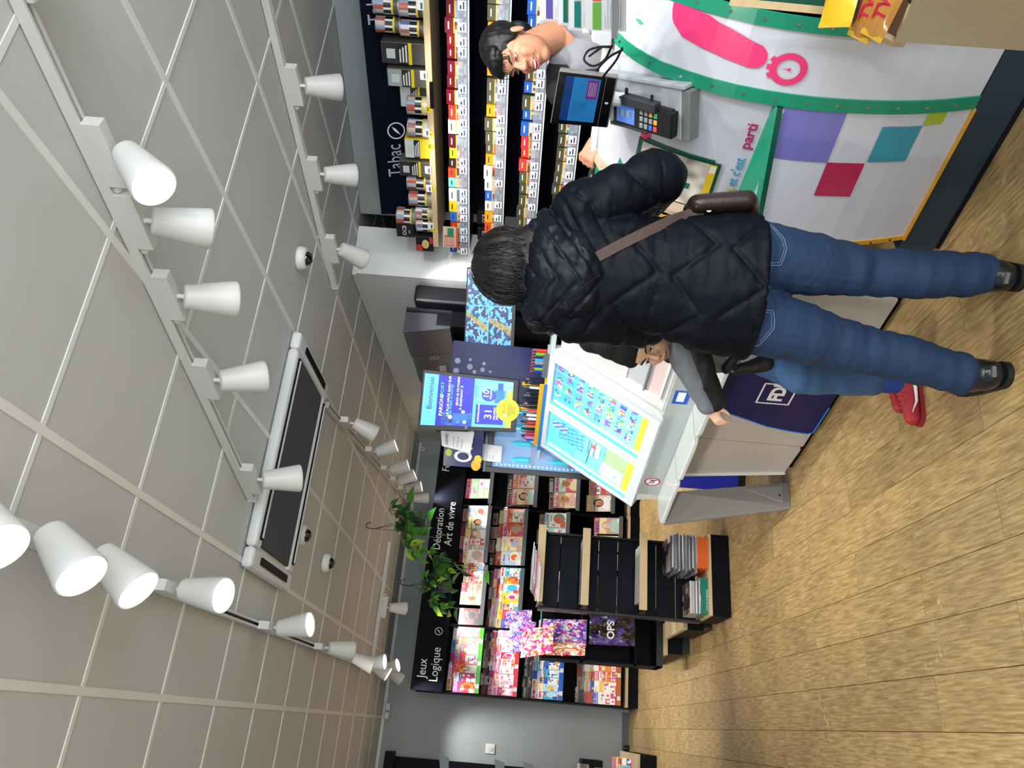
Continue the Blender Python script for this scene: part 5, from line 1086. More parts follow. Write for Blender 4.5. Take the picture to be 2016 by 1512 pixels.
# puzzle rack
row(RM, .30, .93, 1.66, .03, 7, 'puzzle', .100, .25, 14, 'front row, games rack top shelf', gp); row(RM, .31, .93, 1.71, .14, 5, 'puzzle', .13, .26, 14, 'back row, games rack top shelf', gp)
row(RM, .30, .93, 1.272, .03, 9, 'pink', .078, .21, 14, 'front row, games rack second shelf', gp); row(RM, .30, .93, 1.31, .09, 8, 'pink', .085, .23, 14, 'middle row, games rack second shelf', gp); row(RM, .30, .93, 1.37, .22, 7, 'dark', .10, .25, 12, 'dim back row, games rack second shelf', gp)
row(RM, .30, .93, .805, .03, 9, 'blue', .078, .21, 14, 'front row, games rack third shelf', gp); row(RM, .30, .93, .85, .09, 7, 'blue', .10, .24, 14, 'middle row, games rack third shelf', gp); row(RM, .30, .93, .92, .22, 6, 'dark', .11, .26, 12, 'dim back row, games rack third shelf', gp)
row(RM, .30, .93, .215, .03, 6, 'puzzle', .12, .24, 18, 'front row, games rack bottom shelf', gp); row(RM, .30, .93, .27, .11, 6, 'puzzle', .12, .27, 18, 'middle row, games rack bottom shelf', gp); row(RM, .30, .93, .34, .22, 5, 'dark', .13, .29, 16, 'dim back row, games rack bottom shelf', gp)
# second rack
magazine(RM, 1.045, .03, 1.68, .17, .235, 'dark', 9, 14, 'grey lifestyle magazine alone at the left of a metal shelf', gp, 'COSY', 0, 0, .05, head='#8a8378')
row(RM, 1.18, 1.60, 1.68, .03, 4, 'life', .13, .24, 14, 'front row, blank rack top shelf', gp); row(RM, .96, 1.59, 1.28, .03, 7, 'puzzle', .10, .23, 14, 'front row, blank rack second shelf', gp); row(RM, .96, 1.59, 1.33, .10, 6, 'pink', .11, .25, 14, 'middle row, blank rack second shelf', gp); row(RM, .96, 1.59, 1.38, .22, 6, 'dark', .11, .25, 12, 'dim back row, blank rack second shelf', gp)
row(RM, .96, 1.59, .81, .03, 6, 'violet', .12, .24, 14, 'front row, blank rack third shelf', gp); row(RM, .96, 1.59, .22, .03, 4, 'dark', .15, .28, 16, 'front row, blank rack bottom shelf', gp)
# third rack
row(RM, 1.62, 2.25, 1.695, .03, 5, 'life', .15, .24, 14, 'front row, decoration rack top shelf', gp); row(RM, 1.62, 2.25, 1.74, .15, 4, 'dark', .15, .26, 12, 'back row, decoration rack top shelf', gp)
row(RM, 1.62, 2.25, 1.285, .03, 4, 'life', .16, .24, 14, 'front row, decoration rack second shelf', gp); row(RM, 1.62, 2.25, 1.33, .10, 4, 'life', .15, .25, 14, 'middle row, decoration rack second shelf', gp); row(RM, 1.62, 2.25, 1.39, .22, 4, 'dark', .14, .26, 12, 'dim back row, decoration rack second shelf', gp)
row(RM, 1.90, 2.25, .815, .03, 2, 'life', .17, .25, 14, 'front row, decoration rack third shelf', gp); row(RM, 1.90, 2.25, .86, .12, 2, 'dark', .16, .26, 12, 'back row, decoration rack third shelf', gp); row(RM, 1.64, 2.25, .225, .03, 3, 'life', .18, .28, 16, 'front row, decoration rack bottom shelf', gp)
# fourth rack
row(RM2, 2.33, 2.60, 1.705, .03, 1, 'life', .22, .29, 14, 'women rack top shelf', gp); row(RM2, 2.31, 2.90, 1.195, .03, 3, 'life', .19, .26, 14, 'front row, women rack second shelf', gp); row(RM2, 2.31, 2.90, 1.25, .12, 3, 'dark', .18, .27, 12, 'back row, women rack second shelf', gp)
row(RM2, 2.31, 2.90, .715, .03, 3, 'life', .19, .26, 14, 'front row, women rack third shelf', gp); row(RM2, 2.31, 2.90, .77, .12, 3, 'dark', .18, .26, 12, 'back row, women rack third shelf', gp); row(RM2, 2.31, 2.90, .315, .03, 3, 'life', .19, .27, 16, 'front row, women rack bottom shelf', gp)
# ---------------------------------------------------------------- free-standing black press stand
ps = thing('press_stand', 'free-standing black press stand with birch shelf fronts', 'press stand', (.735, 4.90, 0)); W_ = .49
G().box(0, .515, 0, .36, 0, .118).build('plinth', M_dark, ps, bevel=.003); G().box(.0, .515, -.005, .36, .118, .138).build('base_board', M_wood, ps)
for i, (x0, x1, z0, z1) in enumerate([(0, W_, a, b) for a, b in ((.16, .53), (.53, .90), (.90, 1.20))]): pass
zz = .16
while zz < 1.19: G().box(.0, W_, .285, .30, zz, zz+.126).build('back_slat', mat('slat_black', '#0b1118', .45, spec=.12), ps, bevel=.002); zz += .130
for x in (-.012, W_): G().box(x, x+.014, .25, .33, .13, 1.20).build('upright', M_black, ps)
g = G()
for z_i in range(34):
    for x in (.008, W_-.012): g.box(x, x+.004, .283, .2855, .17+.03*z_i, .183+.03*z_i)
tag(g.build('slot_holes', M_slate, ps), kind='stuff')
for z, yo in ((.545, .02), (.915, .02), (1.205, .02)):
    sh = G().box(.012, W_-.002, yo+.02, .28, z-.012, z-.004).build('shelf', M_dark, ps); G().box(.005, W_+.005, yo, yo+.018, z-.022, z+.028).build('wood_front', M_wood, sh, bevel=.002)
    for x in (.004, W_-.006): G().prism([(yo+.02, z-.012), (.28, z-.06), (.28, z+.01), (yo+.02, z+.01)], x, x+.003, 'x').build('bracket', M_black, sh)
gs = 'papers on the press stand'
def flatmag(x, y, z, w_, d_, th, c, lab, grp, rz=0, name='magazine', cat='magazine', cover=None, spine=None):
    t = thing(name, lab, cat, (x, y, z), rz, grp); g = G(); g.box(-w_/2, w_/2, -d_/2, d_/2, 0, th, 0, C(c)); 
    if cover:
        rs = random.Random(int(x*1000+z*777))
        for i in range(6):
            for j in range(6): g.add([(-w_/2+w_*i/6, -d_/2+d_*j/6, th+.0003), (-w_/2+w_*(i+1)/6, -d_/2+d_*j/6, th+.0003), (-w_/2+w_*(i+1)/6, -d_/2+d_*(j+1)/6, th+.0003), (-w_/2+w_*i/6, -d_/2+d_*(j+1)/6, th+.0003)], [(0, 1, 2, 3)], 0, C(rs.choice(PALS[cover])))
    g.build('cover', M_print, t); return t
X_, Y_ = .735, 4.90
for k in range(4): flatmag(X_+.24, Y_+.13, .925-.01+.0055*k, .40, .20, .005, ['#dfe2e4', '#b9bec2', '#eceeef', '#9aa0a5'][k], '%s newspaper of the flat pile on the middle birch shelf' % ['lowest white', 'second grey', 'third white', 'topmost grey'][k], gs, .01*k)
for k in range(4): flatmag(X_+.24, Y_+.13, .555-.01+.006*k, .36, .20, .0055, ['#3a3d40', '#c8cbcd', '#55585c', '#d8d4c8'][k], '%s magazine of the flat pile on the lower birch shelf' % ['lowest dark', 'second pale', 'third dark', 'topmost pale'][k], gs, -.012*k)
for k in range(7): 
    o = flatmag(X_+.13+.018*k, Y_+.12+.01*(k % 3), 1.207+.008*k, .22, .26, .006, ['#e8e8ea', '#f0d8dc', '#e5e2da', '#d84a6a', '#e8e8ea', '#cfd8e8', '#f4f2ea'][k], '%s of the loose magazines on top of the press stand' % ['lowest', 'second', 'third', 'fourth', 'fifth', 'sixth', 'topmost'][k], 'magazines on top of the press stand', .07*k-.2, cover='life' if k > 3 else None)
# piles at the bottom
zz = .1385
for k in range(8): flatmag(X_+.385+.004*(k % 2), Y_+.12, zz, .20, .26, .0085, '#e0662a', '%s of the orange-spined magazines piled on the base' % ORD[k], 'orange-spined pile on the base', .02*(k % 3)-.02, cover='puzzle' if k == 7 else None); zz += .0088
for k in range(16): flatmag(X_+.375+.006*(k % 3), Y_+.13, zz, .225, .27, .0105, ['#8f9296', '#6c7075', '#c3c5c8', '#3d4044', '#a5a8ab', '#55595e'][k % 6], '%s grey magazine from below in the tall pile on the base' % ORD[k], 'grey pile on the base', .03*((k*2) % 5)-.05, cover='dark' if k == 15 else None); zz += .0108
zz = .1385
for k in range(3): 
    o = flatmag(X_+.12, Y_+.11, zz, .22, .19, .016, '#127a5f', '%s of the green books lying at the left of the base' % ['lowest', 'middle', 'topmost'][k], 'green books on the base', .02*k, name='book', cat='book', cover='blue' if k == 2 else None)
    if k == 0: text('lettering', 'LYON ET SA REGION', .014, M_letter, o, (-.09, -.0955, .003), ext=.0002)
    zz += .0163
for k in range(7): flatmag(X_+.11, Y_+.13, zz, .20, .21, .009, ['#c9c7c4', '#57595d', '#dfe0e2', '#7b7d80', '#c9bcb8', '#a8aaad', '#d8d6d2'][k], '%s pale magazine from below stacked on the green books' % ORD[k], 'pale pile on the green books', -.03*(k % 2), cover='dark' if k == 6 else None); zz += .0093
# low display steps behind the stand
for i, (x0, x1, y0, y1, lab) in enumerate(((.70, 1.10, 5.36, 5.98, 'low black and birch display step behind the press stand'), (.60, .98, 6.02, 7.25, 'long low black and birch display step further back'))):
    t = thing('low_display_step', lab, 'display step', (x0, y0, 0)); a, b = x1-x0, y1-y0
    G().box(.02, a, .02, b, 0, .06).build('toe_kick', M_black, t); G().box(0, a, 0, b, .06, .17).build('body', M_dark, t); G().box(0, a, 0, b, .17, .20).build('birch_top', M_wood, t, bevel=.002) if i == 0 else G().box(-.01, .22, 0, b, .17, .20).build('birch_top', M_wood, t, bevel=.002)
    if i: G().box(.22, a, 0, b, .17, .19).build('dark_top', M_slate, t)
# toy and puzzle bags on a small rack behind the stand
tr_ = thing('bag_rack', 'small black wire rack of packed toys behind the press stand', 'rack', (.50, 6.05, 0))
G().box(0, .42, .25, .28, .205, 1.12).build('back_panel', M_dark, tr_); G().box(0, .42, 0, .28, .40, .415).build('shelf', M_dark, tr_); G().box(0, .42, 0, .28, .80, .815).build('shelf', M_dark, tr_)
for x in (0, .41): G().box(x, x+.01, 0, .28, .205, 1.12).build('side_panel', M_dark, tr_)
G().box(0, .42, 0, .28, .205, .25).build('base', M_black, tr_)
def crumple(name, lab, cat, p, sx_, sz_, th, pal, rz, tilt_, seed, txt=None):
    t = thing(name, lab, cat, p, (tilt_, 0, rz)); g = G(); n, m = 20, 28; rs = random.Random(seed); vs = []
    for j in range(m+1):
        for i in range(n+1):
            u, v = i/n*2-1, j/m*2-1; e = max(0, (1-u**4))*max(0, (1-v**4)); h = th*e*(.7+.6*noise.noise(V(u*2.2+seed, v*2.6, 0)))+.008*noise.noise(V(u*6, v*6, seed))
            vs.append((u*sx_/2+.008*noise.noise(V(v*4, 0, seed)), -h, v*sz_/2))
    for j in range(m):
        for i in range(n):
            a = j*(n+1)+i; q = noise.noise(V(i*.16+seed, j*.13, seed*.7)); q2 = noise.noise(V(i*.5, j*.4, seed*2.3)); P_ = PALS[pal]
            c = C(P_[int((q*3.2+8)) % len(P_)]) if abs(q2) < .28 else C(P_[int((q2*6+9)) % len(P_)])
            if pal == 'dark': c = tuple(z_*.25 for z_ in c) if q < .18 else C('#5a3f86')
            g.add([vs[a], vs[a+1], vs[a+n+2], vs[a+n+1]], [(0, 1, 2, 3)], 0, c)
    for j in range(m):
        for i in range(n): a = j*(n+1)+i; q = [(x, -y*.5+.003, z) for x, y, z in (vs[a], vs[a+n+1], vs[a+n+2], vs[a+1])]; g.add(q, [(0, 1, 2, 3)], 0, C(PALS[pal][0]))
    g.build('wrapper', M_print, t); 
    if txt: text('lettering', txt, sz_*.22, M_letter, t, (-sx_*.36, -th-.012, -.02), ext=.0004, bold=.002)
    return t
crumple('activity_magazine_pack', 'violet and pink wrapped activity pack leaning out of the rack', 'magazine pack', (.68, 5.96, .96), .20, .34, .03, 'violet', .1, -.3, 3)
crumple('activity_magazine_pack', 'orange and white wrapped pack hanging at upper left of the rack', 'magazine pack', (.60, 5.92, 1.16), .22, .26, .03, 'pink', .35, -.5, 8)
crumple('toy_box_pack', 'narrow yellow and white boxed toy pack at the left of the rack', 'toy pack', (.56, 5.90, .95), .09, .30, .03, 'puzzle', .1, -.35, 12)
crumple('chips_bag', 'purple and black crumpled bag with white lettering', 'bag', (.73, 5.98, .60), .22, .34, .05, 'dark', .1, -.2, 21, 'OPS')
crumple('purple_bag', 'purple pack with pink swirls behind the dark bag', 'bag', (.83, 6.0, .58), .12, .30, .04, 'violet', 0, -.15, 31)
for i in range(3): crumple('wrapped_magazine', '%s wrapped pink magazine of the fan leaning on the bag rack' % ['leftmost', 'middle', 'rightmost'][i], 'wrapped magazine', (.60+.09*i, 6.10+.03*i, 1.235+.035*i), .13, .22, .015, 'violet', .2, -.45, 41+i)
# ---------------------------------------------------------------- left edge fittings
lr = thing('side_rack', 'black rack end with angled brackets at the left edge', 'rack', (-.52, 8.2, 0))
G().box(0, .16, .62, .66, .2, 2.45).build('back_panel', M_dark, lr); G().box(.0, .22, .0, .30, 2.40, 2.47).build('top_cap', M_dark, lr)
for i, z in enumerate((1.84, 1.30, 1.02)): G().hull8([(.10, .0, z), (.21, .0, z+.01), (.21, .06, z+.01), (.10, .06, z), (.10, .0, z+.08), (.235, .0, z+.11), (.235, .06, z+.11), (.10, .06, z+.08)]).build('bracket', M_alu, lr)
G().box(-.05, .24, .0, .3, .44, .47).build('shelf', M_dark, lr); G().box(.24, .30, .0, .3, .36, .56).build('shelf_end', M_dark, lr)
magazine(Matrix.Translation((-.36, 8.16, 0)), 0, 0, .50, .20, .12, 'dark', 77, 30, 'pale magazine lying on the side rack at the left edge', 'papers at the left edge')
lf = thing('low_floor_unit', 'low black floor unit with birch front at the lower left edge', 'display step', (-.62, 7.35, 0))
G().box(0, .50, 0, 1.1, 0, .14).build('body', M_dark, lf, bevel=.003); G().box(0, .50, .03, 1.1, .14, .16).build('birch_top', M_wood, lf)
for i in range(2): magazine(Matrix.Translation((-.36+.13*i, 7.62+.1*i, 0)), 0, 0, .162, .13, .20, 'puzzle', 88+i, 35, '{c} magazine on the low floor unit, %s one' % ['left', 'right'][i], 'papers at the left edge')
ds_ = thing('door_stop', 'small black round door stop by the back wall', 'door stop', (-.10, 8.88, 0)); G().lathe([(.03, 0), (.032, .01), (.028, .05), (.02, .055)], n=20).build('bumper', M_black, ds_, smooth=True); G().lathe([(.036, 0), (.036, .006), (.02, .007)], n=20).build('plate', M_alu, ds_)
# ---------------------------------------------------------------- hanging plants
M_leaf = mat('leaf_green', '#3f7d2c', .35, var=.35, vscale=25); M_leafd = mat('leaf_dark', '#244f22', .35, var=.3, vscale=25); M_leafl = mat('leaf_lime', '#9fc23a', .4, var=.3, vscale=30); M_stem = mat('vine_stem', '#4a5a2a', .6)
def leaf(L_, w_):
    g = G(); pr = [(0, .0), (.12, .62), (.3, .95), (.5, .88), (.72, .5), (.9, .16), (1, 0)]; vs = []
    for t_, k in pr:
        z = -.25*L_*t_*t_; vs += [(L_*t_, -w_*k/2, z+.12*w_*k), (L_*t_, 0, z), (L_*t_, w_*k/2, z+.12*w_*k)]
    fs = []
    for i in range(len(pr)-1): fs += [(3*i, 3*i+3, 3*i+4, 3*i+1), (3*i+1, 3*i+4, 3*i+5, 3*i+2)]
    return g.add(vs, fs)
LV = {}
for nme, m in (('g', M_leaf), ('d', M_leafd), ('l', M_leafl)):
    for k, (a, b) in enumerate(((.085, .055), (.07, .05), (.055, .036))): LV[nme, k] = leaf(a, b).mesh('leaf', m, True)
def plant(p, hook, lab, seed, vines, rpot, seen):
    rs = random.Random(seed); t = thing('hanging_plant', lab, 'plant', p)
    pot = G().lathe([(rpot*.72, -.10), (rpot*.75, -.10), (rpot*.95, 0), (rpot*1.04, .004), (rpot*1.04, .016), (rpot*.96, .016), (rpot*.9, 0), (rpot*.3, -.005)], n=28).build('pot', mat('pot_slate', '#2c3a48', .3, coat=.3), t, smooth=True)
    G().lathe([(.002, -.012), (rpot*.9, -.012), (rpot*.9, -.006), (.002, -.004)], n=20).build('soil', mat('soil', '#2a2018', .9), t)
    h = Vector(hook)-Vector(p)
    for k in range(3):
        a = 2*math.pi*k/3+.5; G().tube([(rpot*math.cos(a), rpot*math.sin(a), .01), (h.x, h.y, h.z-.05)], .0018, 6).build('hanger_wire', M_slate, t)
    hk = [(h.x, h.y, h.z-.05), (h.x, h.y, h.z-.01)]+[(h.x+.022-.022*math.cos(a), h.y, h.z-.01+.026*math.sin(a)) for a in [i*math.pi*1.15/8 for i in range(1, 9)]]
    G().tube(hk, .0035, 8).build('hook', M_black, t)
    G().tube([(h.x+.02, h.y, h.z+.012), (h.x+.02, h.y, H-p[2])], .0006, 4).build('thread', M_lampw, t)
    nl = 0; Hn = V(0, 0, 0)
    for vi, (az, out, drop, n) in enumerate(vines):
        a = math.radians(az); P0 = V(rpot*.6*math.cos(a), rpot*.6*math.sin(a), .01); pts_ = []
        for i in range(9):
            s = i/8; pts_.append(P0+V(math.cos(a)*out*math.sin(s*1.5), math.sin(a)*out*math.sin(s*1.5), .055*math.sin(s*math.pi)*(1 if drop > 0 else 3)-drop*s*s)+V(rs.uniform(-.012, .012), rs.uniform(-.012, .012), rs.uniform(-.01, .01)))
        G().tube(pts_, .0022, 5).build('vine', M_stem, t)
        for i in range(n):
            s = (i+.6)/n; q = pts_[min(8, int(s*8))].lerp(pts_[min(8, int(s*8)+1)], s*8-int(s*8)) if int(s*8) < 8 else pts_[8]
            kind = rs.choice('gglglg' if vi % 3 == 0 else 'gddgg')
            o = link('leaf', LV[kind, rs.randrange(3)], t, q); o.rotation_euler = (rs.uniform(-.9, .9), rs.uniform(-.2, 1.1), rs.uniform(0, 6.28)); o.scale = [rs.uniform(1.1, 1.6)]*3; nl += 1
    for i in range(34):
        a = rs.uniform(0, 6.28); r = rpot*rs.uniform(.2, 1.15); o = link('leaf', LV[rs.choice('dgd'), rs.randrange(3)], t, (r*math.cos(a), r*math.sin(a), rs.uniform(.0, .11))); o.rotation_euler = (rs.uniform(-.8, .8), rs.uniform(-.9, .5), a+rs.uniform(-.8, .8)); o.scale = [rs.uniform(1.0, 1.4)]*3
PY1 = 5.7; p1 = at_y(812, 1032, PY1); h1 = at_y(724, 1040, PY1)
plant((p1.x, p1.y, p1.z), (h1.x, h1.y, h1.z), 'leafy hanging plant in slate pot, nearer the spotlights', 4, [(180, .16, .20, 7), (200, .22, .28, 9), (230, .14, .24, 8), (160, .20, .10, 7), (0, .12, .0, 6), (30, .10, -.04, 5), (90, .1, .1, 6), (270, .12, .18, 8), (300, .12, .08, 6), (215, .26, .22, 8)], .062, 0)
p2 = at_y(862, 1152, PY1+.25); h2 = at_y(792, 1152, PY1+.25)
plant((p2.x, p2.y, p2.z), (h2.x, h2.y, h2.z), 'darker hanging plant in slate pot, in front of the magazines', 9, [(180, .16, .14, 8), (200, .14, .20, 8), (0, .20, .05, 7), (10, .14, .30, 9), (350, .10, .42, 8), (90, .1, .1, 6), (270, .12, .16, 8), (30, .2, .12, 7)], .060, 0)
# ---------------------------------------------------------------- people
from mathutils.bvhtree import BVHTree
def cap(p0, r0, p1, r1, k=1.0, n=18):
    p0, p1 = V(*p0), V(*p1); g = G(); g.cyl(p0, p1, r0, r1, n); g.ell(p0, (r0,)*3, n, 10); g.ell(p1, (r1,)*3, n, 10)
    if k != 1:
        d = p1-p0; L2 = max(d.length_squared, 1e-9); out = []
        for v in g.v:
            v = Vector(v); t = max(0, min(1, (v-p0).dot(d)/L2)); c = p0+d*t; out.append((v.x, c.y+(v.y-c.y)*k, v.z))
        g.v = out
    return g
def el(c, r, R=None): return G().ell(c, r, 20, 12, R=R)
def fuse(name, prims, voxel, m, parent, sm=4, disp=None, M=None):
    g = G()
    for p in prims:
        n = len(g.v); g.v += [tuple(M @ Vector(v)) if M else tuple(v) for v in p.v]; g.f += [[i+n for i in f] for f in p.f]
    me = bpy.data.meshes.new(name); me.from_pydata(g.v, [], g.f); o = bpy.data.objects.new('tmp', me); COL.objects.link(o)
    r = o.modifiers.new('r', 'REMESH'); r.mode = 'VOXEL'; r.voxel_size = voxel
    s = o.modifiers.new('s', 'SMOOTH'); s.iterations = sm; s.factor = .6
    dg = bpy.context.evaluated_depsgraph_get(); me2 = bpy.data.meshes.new_from_object(o.evaluated_get(dg)); bpy.data.objects.remove(o); bpy.data.meshes.remove(me)
    if disp:
        nr = [v.normal.copy() for v in me2.vertices]
        for v, q in zip(me2.vertices, nr): v.co += q*disp(v.co, q)
    me2.name = name; me2.polygons.foreach_set('use_smooth', [True]*len(me2.polygons)); me2.materials.clear(); me2.materials.append(m); me2.update()
    return link(name, me2, parent)
def skin(n, c): 
    m = mat(n, c, .5, spec=.4, var=.06, vscale=14); b = m.node_tree.nodes['Principled BSDF']; b.inputs['Subsurface Weight'].default_value = .12; b.inputs['Subsurface Radius'].default_value = (.02, .008, .004); return m
def head_prims(s=1.0, smile=0):
    P = [el((0, -.012, .035), (.074, .092, .088)), el((0, .028, -.035), (.060, .066, .082)), el((0, .048, -.098), (.030, .030, .024)), el((0, .070, .035), (.048, .026, .035)),
         cap((-.036, .066, -.03), .022, (-.030, .062, -.052), .022), cap((.036, .066, -.03), .022, (.030, .062, -.052), .022),
         cap((0, .090, .012), .0075, (0, .110, -.022), .0115), el((-.012, .101, -.026), (.009, .010, .007)), el((.012, .101, -.026), (.009, .010, .007)),
         el((0, .088, -.055), (.026, .016, .012)), el((0, .082, -.075), (.022, .014, .010)),
         cap((-.045, .080, .026), .008, (-.012, .090, .024), .007), cap((.045, .080, .026), .008, (.012, .090, .024), .007),
         el((-.077, -.006, -.008), (.008, .018, .030), Matrix.Rotation(.25, 3, 'Z')), el((.077, -.006, -.008), (.008, .018, .030), Matrix.Rotation(-.25, 3, 'Z'))]
    for p in P: p.v = [(x*s, y*s, z*s) for x, y, z in p.v]
    return P
def xf(prims, M):
    for p in prims: p.v = [tuple(M @ Vector(v)) for v in p.v]
    return prims
def face_parts(parent, M, s, smile, brow='#141010', lip='#a55a50', squint=.5):
    Mw = M @ Matrix.Scale(s, 4)
    me_ = lambda nm, g, m, sm=True: link(nm, (setattr(g, 'v', [tuple(Mw @ Vector(v)) for v in g.v]), g)[1].mesh(nm, m, sm), parent)
    for sx in (-1, 1):
        e = me_('eye', el((sx*.031, .080, .004), (.013, .010, .0055*squint+.003)), mat('eye_white', '#e6ddd6', .2))
        me_('iris', el((sx*.030, .0885, .004), (.0052, .0030, .0050*squint+.001)), mat('iris_dark', '#1a0f0a', .1))
        me_('eyelid', G().tube([(sx*(.031-.0155), .0865, .003), (sx*.026, .0915, .0035+.007*squint), (sx*.034, .0895, .0035+.007*squint), (sx*(.031+.016), .078, .002)], .0019, 6), mat('lash'+brow, brow, .6))
        me_('eyebrow', G().tube([(sx*.010, .0945, .021), (sx*.025, .0945, .029), (sx*.042, .0855, .029), (sx*.053, .073, .021)], .004, 8, rs=[.0024, .0042, .0038, .0015]), mat('brow'+brow, brow, .8))
    M_lip = mat('lip'+lip, lip, .35)
    if smile:
        me_('mouth', el((0, .0925, -.064), (.027, .0085, .0105)), mat('mouth_dark', '#3a1512', .5)); me_('teeth', el((0, .0965, -.0605), (.0215, .0075, .0062)), mat('teeth', '#efeae0', .25))
        me_('upper_lip', G().tube([(-.030, .088, -.056), (-.016, .1015, -.0535), (0, .105, -.0525), (.016, .1015, -.0535), (.030, .088, -.056)], .004, 8, rs=[.0015, .0036, .004, .0036, .0015]), M_lip)
        me_('lower_lip', G().tube([(-.030, .088, -.057), (-.017, .0995, -.0715), (0, .103, -.0755), (.017, .0995, -.0715), (.030, .088, -.057)], .005, 8, rs=[.0015, .0046, .0052, .0046, .0015]), M_lip)
        for sx in (-1, 1): me_('smile_line', G().tube([(sx*.020, .0985, -.028), (sx*.033, .092, -.045), (sx*.038, .084, -.062)], .0013, 6), mat('crease', '#8a5240', .7))
    else:
        me_('upper_lip', G().tube([(-.022, .093, -.060), (-.008, .103, -.057), (0, .1035, -.0585), (.008, .103, -.057), (.022, .093, -.060)], .004, 8, rs=[.0012, .0034, .003, .0034, .0012]), M_lip)
        me_('lower_lip', G().tube([(-.022, .093, -.0615), (-.010, .0995, -.067), (0, .1005, -.068), (.010, .0995, -.067), (.022, .093, -.0615)], .004, 8, rs=[.0012, .0038, .0042, .0038, .0012]), M_lip)
    me_('nostril', el((-.007, .1085, -.0335), (.0036, .004, .002)), mat('crease', '#8a5240', .7)); me_('nostril', el((.007, .1085, -.0335), (.0036, .004, .002)), mat('crease', '#8a5240', .7))
def hand_prims(M, s=1.0, curl=.6, side=1):
    """palm at origin, fingers along +y, thumb to side*x, back of the hand +z"""
    P = [cap((-.022, .0, 0), .019, (-.022, .060, 0), .014, 1), cap((0, .0, 0), .019, (0, .064, 0), .0145), cap((.022, .0, 0), .019, (.022, .060, 0), .014), cap((-.01, -.03, 0), .022, (.01, -.03, 0), .022)]
    for i, (x, l) in enumerate(((-.030, .072), (-.010, .082), (.011, .078), (.031, .060))):
        if side < 0: x = -x
        a = 0; p = V(x, .066, .0); seg = [l*.42, l*.32, l*.26]; r = [.0098, .0088, .0078, .0068]
        for k in range(3):
            a += curl*(1.0+.12*i) if k else curl*.9; q = p+V(x*.06, math.cos(a), -math.sin(a))*seg[k]; P.append(cap(p, r[k], q, r[k+1])); p = q
    t0 = V(side*-.030, -.005, -.006); t1 = t0+V(side*-.030, .032, -.014); t2 = t1+V(side*-.006, .026, -.010); t3 = t2+V(side*.008, .020, -.008)
    P += [cap(t0, .015, t1, .0115), cap(t1, .0115, t2, .010), cap(t2, .010, t3, .008)]
    for p in P: p.v = [(x*s, y*s, z*s) for x, y, z in p.v]
    return xf(P, M)
def basis(o, y, z):
    y = Vector(y).normalized(); z = Vector(z); z = (z-y*z.dot(y)).normalized(); x = y.cross(z); M = Matrix((x, y, z)).transposed().to_4x4(); M.translation = Vector(o); return M
def stitches(parent, src, pts, m, r=.0011, frm=(0, -1, 0), to=(0, 1, 0), name='stitching', off=.0008, close=False, step=10):
    bvh = BVHTree.FromPolygons([v.co for v in src.data.vertices], [p.vertices for p in src.data.polygons]); out = []
    P = list(pts)+([pts[0]] if close else [])
    for a, b in zip(P, P[1:]):
        a, b = Vector(a), Vector(b)
        for i in range(step):
            q = a.lerp(b, i/step); h, n, _, _ = bvh.ray_cast(q+Vector(frm)*.6, Vector(to))
            if h: out.append(h+n*off)
    if len(out) > 1: return G().tube(out, r, 5).build(name, m, parent)
# ---- woman
WF = Frame(1.20, 1.95, 58.4)
wm = thing('person', 'woman in black quilted jacket and blue jeans leaning at the counter', 'person', WF.o, WF.rz)
S_w = skin('skin_warm', '#c99a7c')
hc = V(.060, .05, 1.455)
Hm = basis(hc, (.15, .93, -.25), (-.12, .25, 1))
Rs, Re, Rw = V(.235, .0, 1.275), V(.355, .05, 1.05), V(.27, .25, 1.075)
Ls, Le, Lw = V(-.072, .0, 1.275), V(-.085, .10, 1.04), V(.0, .28, 1.06)
body = xf(head_prims(.96), Hm)+[cap((.055, .015, 1.30), .055, (.045, .035, 1.40), .052), cap((.065, 0, 1.22), .13, (.065, 0, .98), .12, .7), cap((.06, 0, .98), .12, (.055, 0, .84), .14, .7),
    cap(Rs, .05, Re, .04), cap(Re, .038, Rw, .028), cap(Ls, .05, Le, .04), cap(Le, .038, Lw, .028), cap((-.06, 0, 1.28), .06, (.19, 0, 1.28), .06),
    cap((.135, 0, .80), .085, (.118, .02, .42), .055), cap((.118, .02, .42), .055, (.136, .0, .09), .036), cap((-.03, 0, .80), .085, (-.11, .03, .42), .055), cap((-.11, .03, .42), .055, (-.157, -.01, .09), .036),
    cap((.136, 0, .06), .035, (.15, .12, .035), .026), cap((-.157, -.01, .06), .035, (-.185, .10, .035), .026)]
body += hand_prims(basis(Rw+V(-.02, .045, 0), (-.4, .9, 0), (0, 0, 1)), .9, .5, 1)+hand_prims(basis(Lw+V(.02, .045, 0), (.4, .9, 0), (0, 0, 1)), .9, .5, -1)
fuse('body', body, .0055, S_w, wm, 3)
def quilt(co, n):
    x, y, z = co; d = 1e9; back = 1
    if z < 1.19 or abs(x-.065) > .19:
        s = .150; k = math.floor((z+.02*math.sin(x*9))/s); zz = (z+.02*math.sin(x*9))-k*s
        tri = abs(((x+k*.09)/.20) % 1-.5)*2; d = abs(zz-.012-tri*s*.72); d = min(d, zz*1.6+.004 if k % 2 else 1)
    else:
        s = .075; d = min(abs(((z-.6*abs(x-.05)) % s)-.01), .05)
    f = -.0065*math.exp(-(d/.007)**2)
    w_ = noise.noise(V(x*8, y*8, z*26))*.0065+noise.noise(V(x*26, y*20, z*70))*.0018
    return f+w_+.003*min(1, d/.03)
M_jk = mat('jacket_black', '#070c15', .55, spec=.14, bump=.08, bscale=160)
def flat(p, z0):
    p.v = [(x, y, max(z, z0)) for x, y, z in p.v]; return p
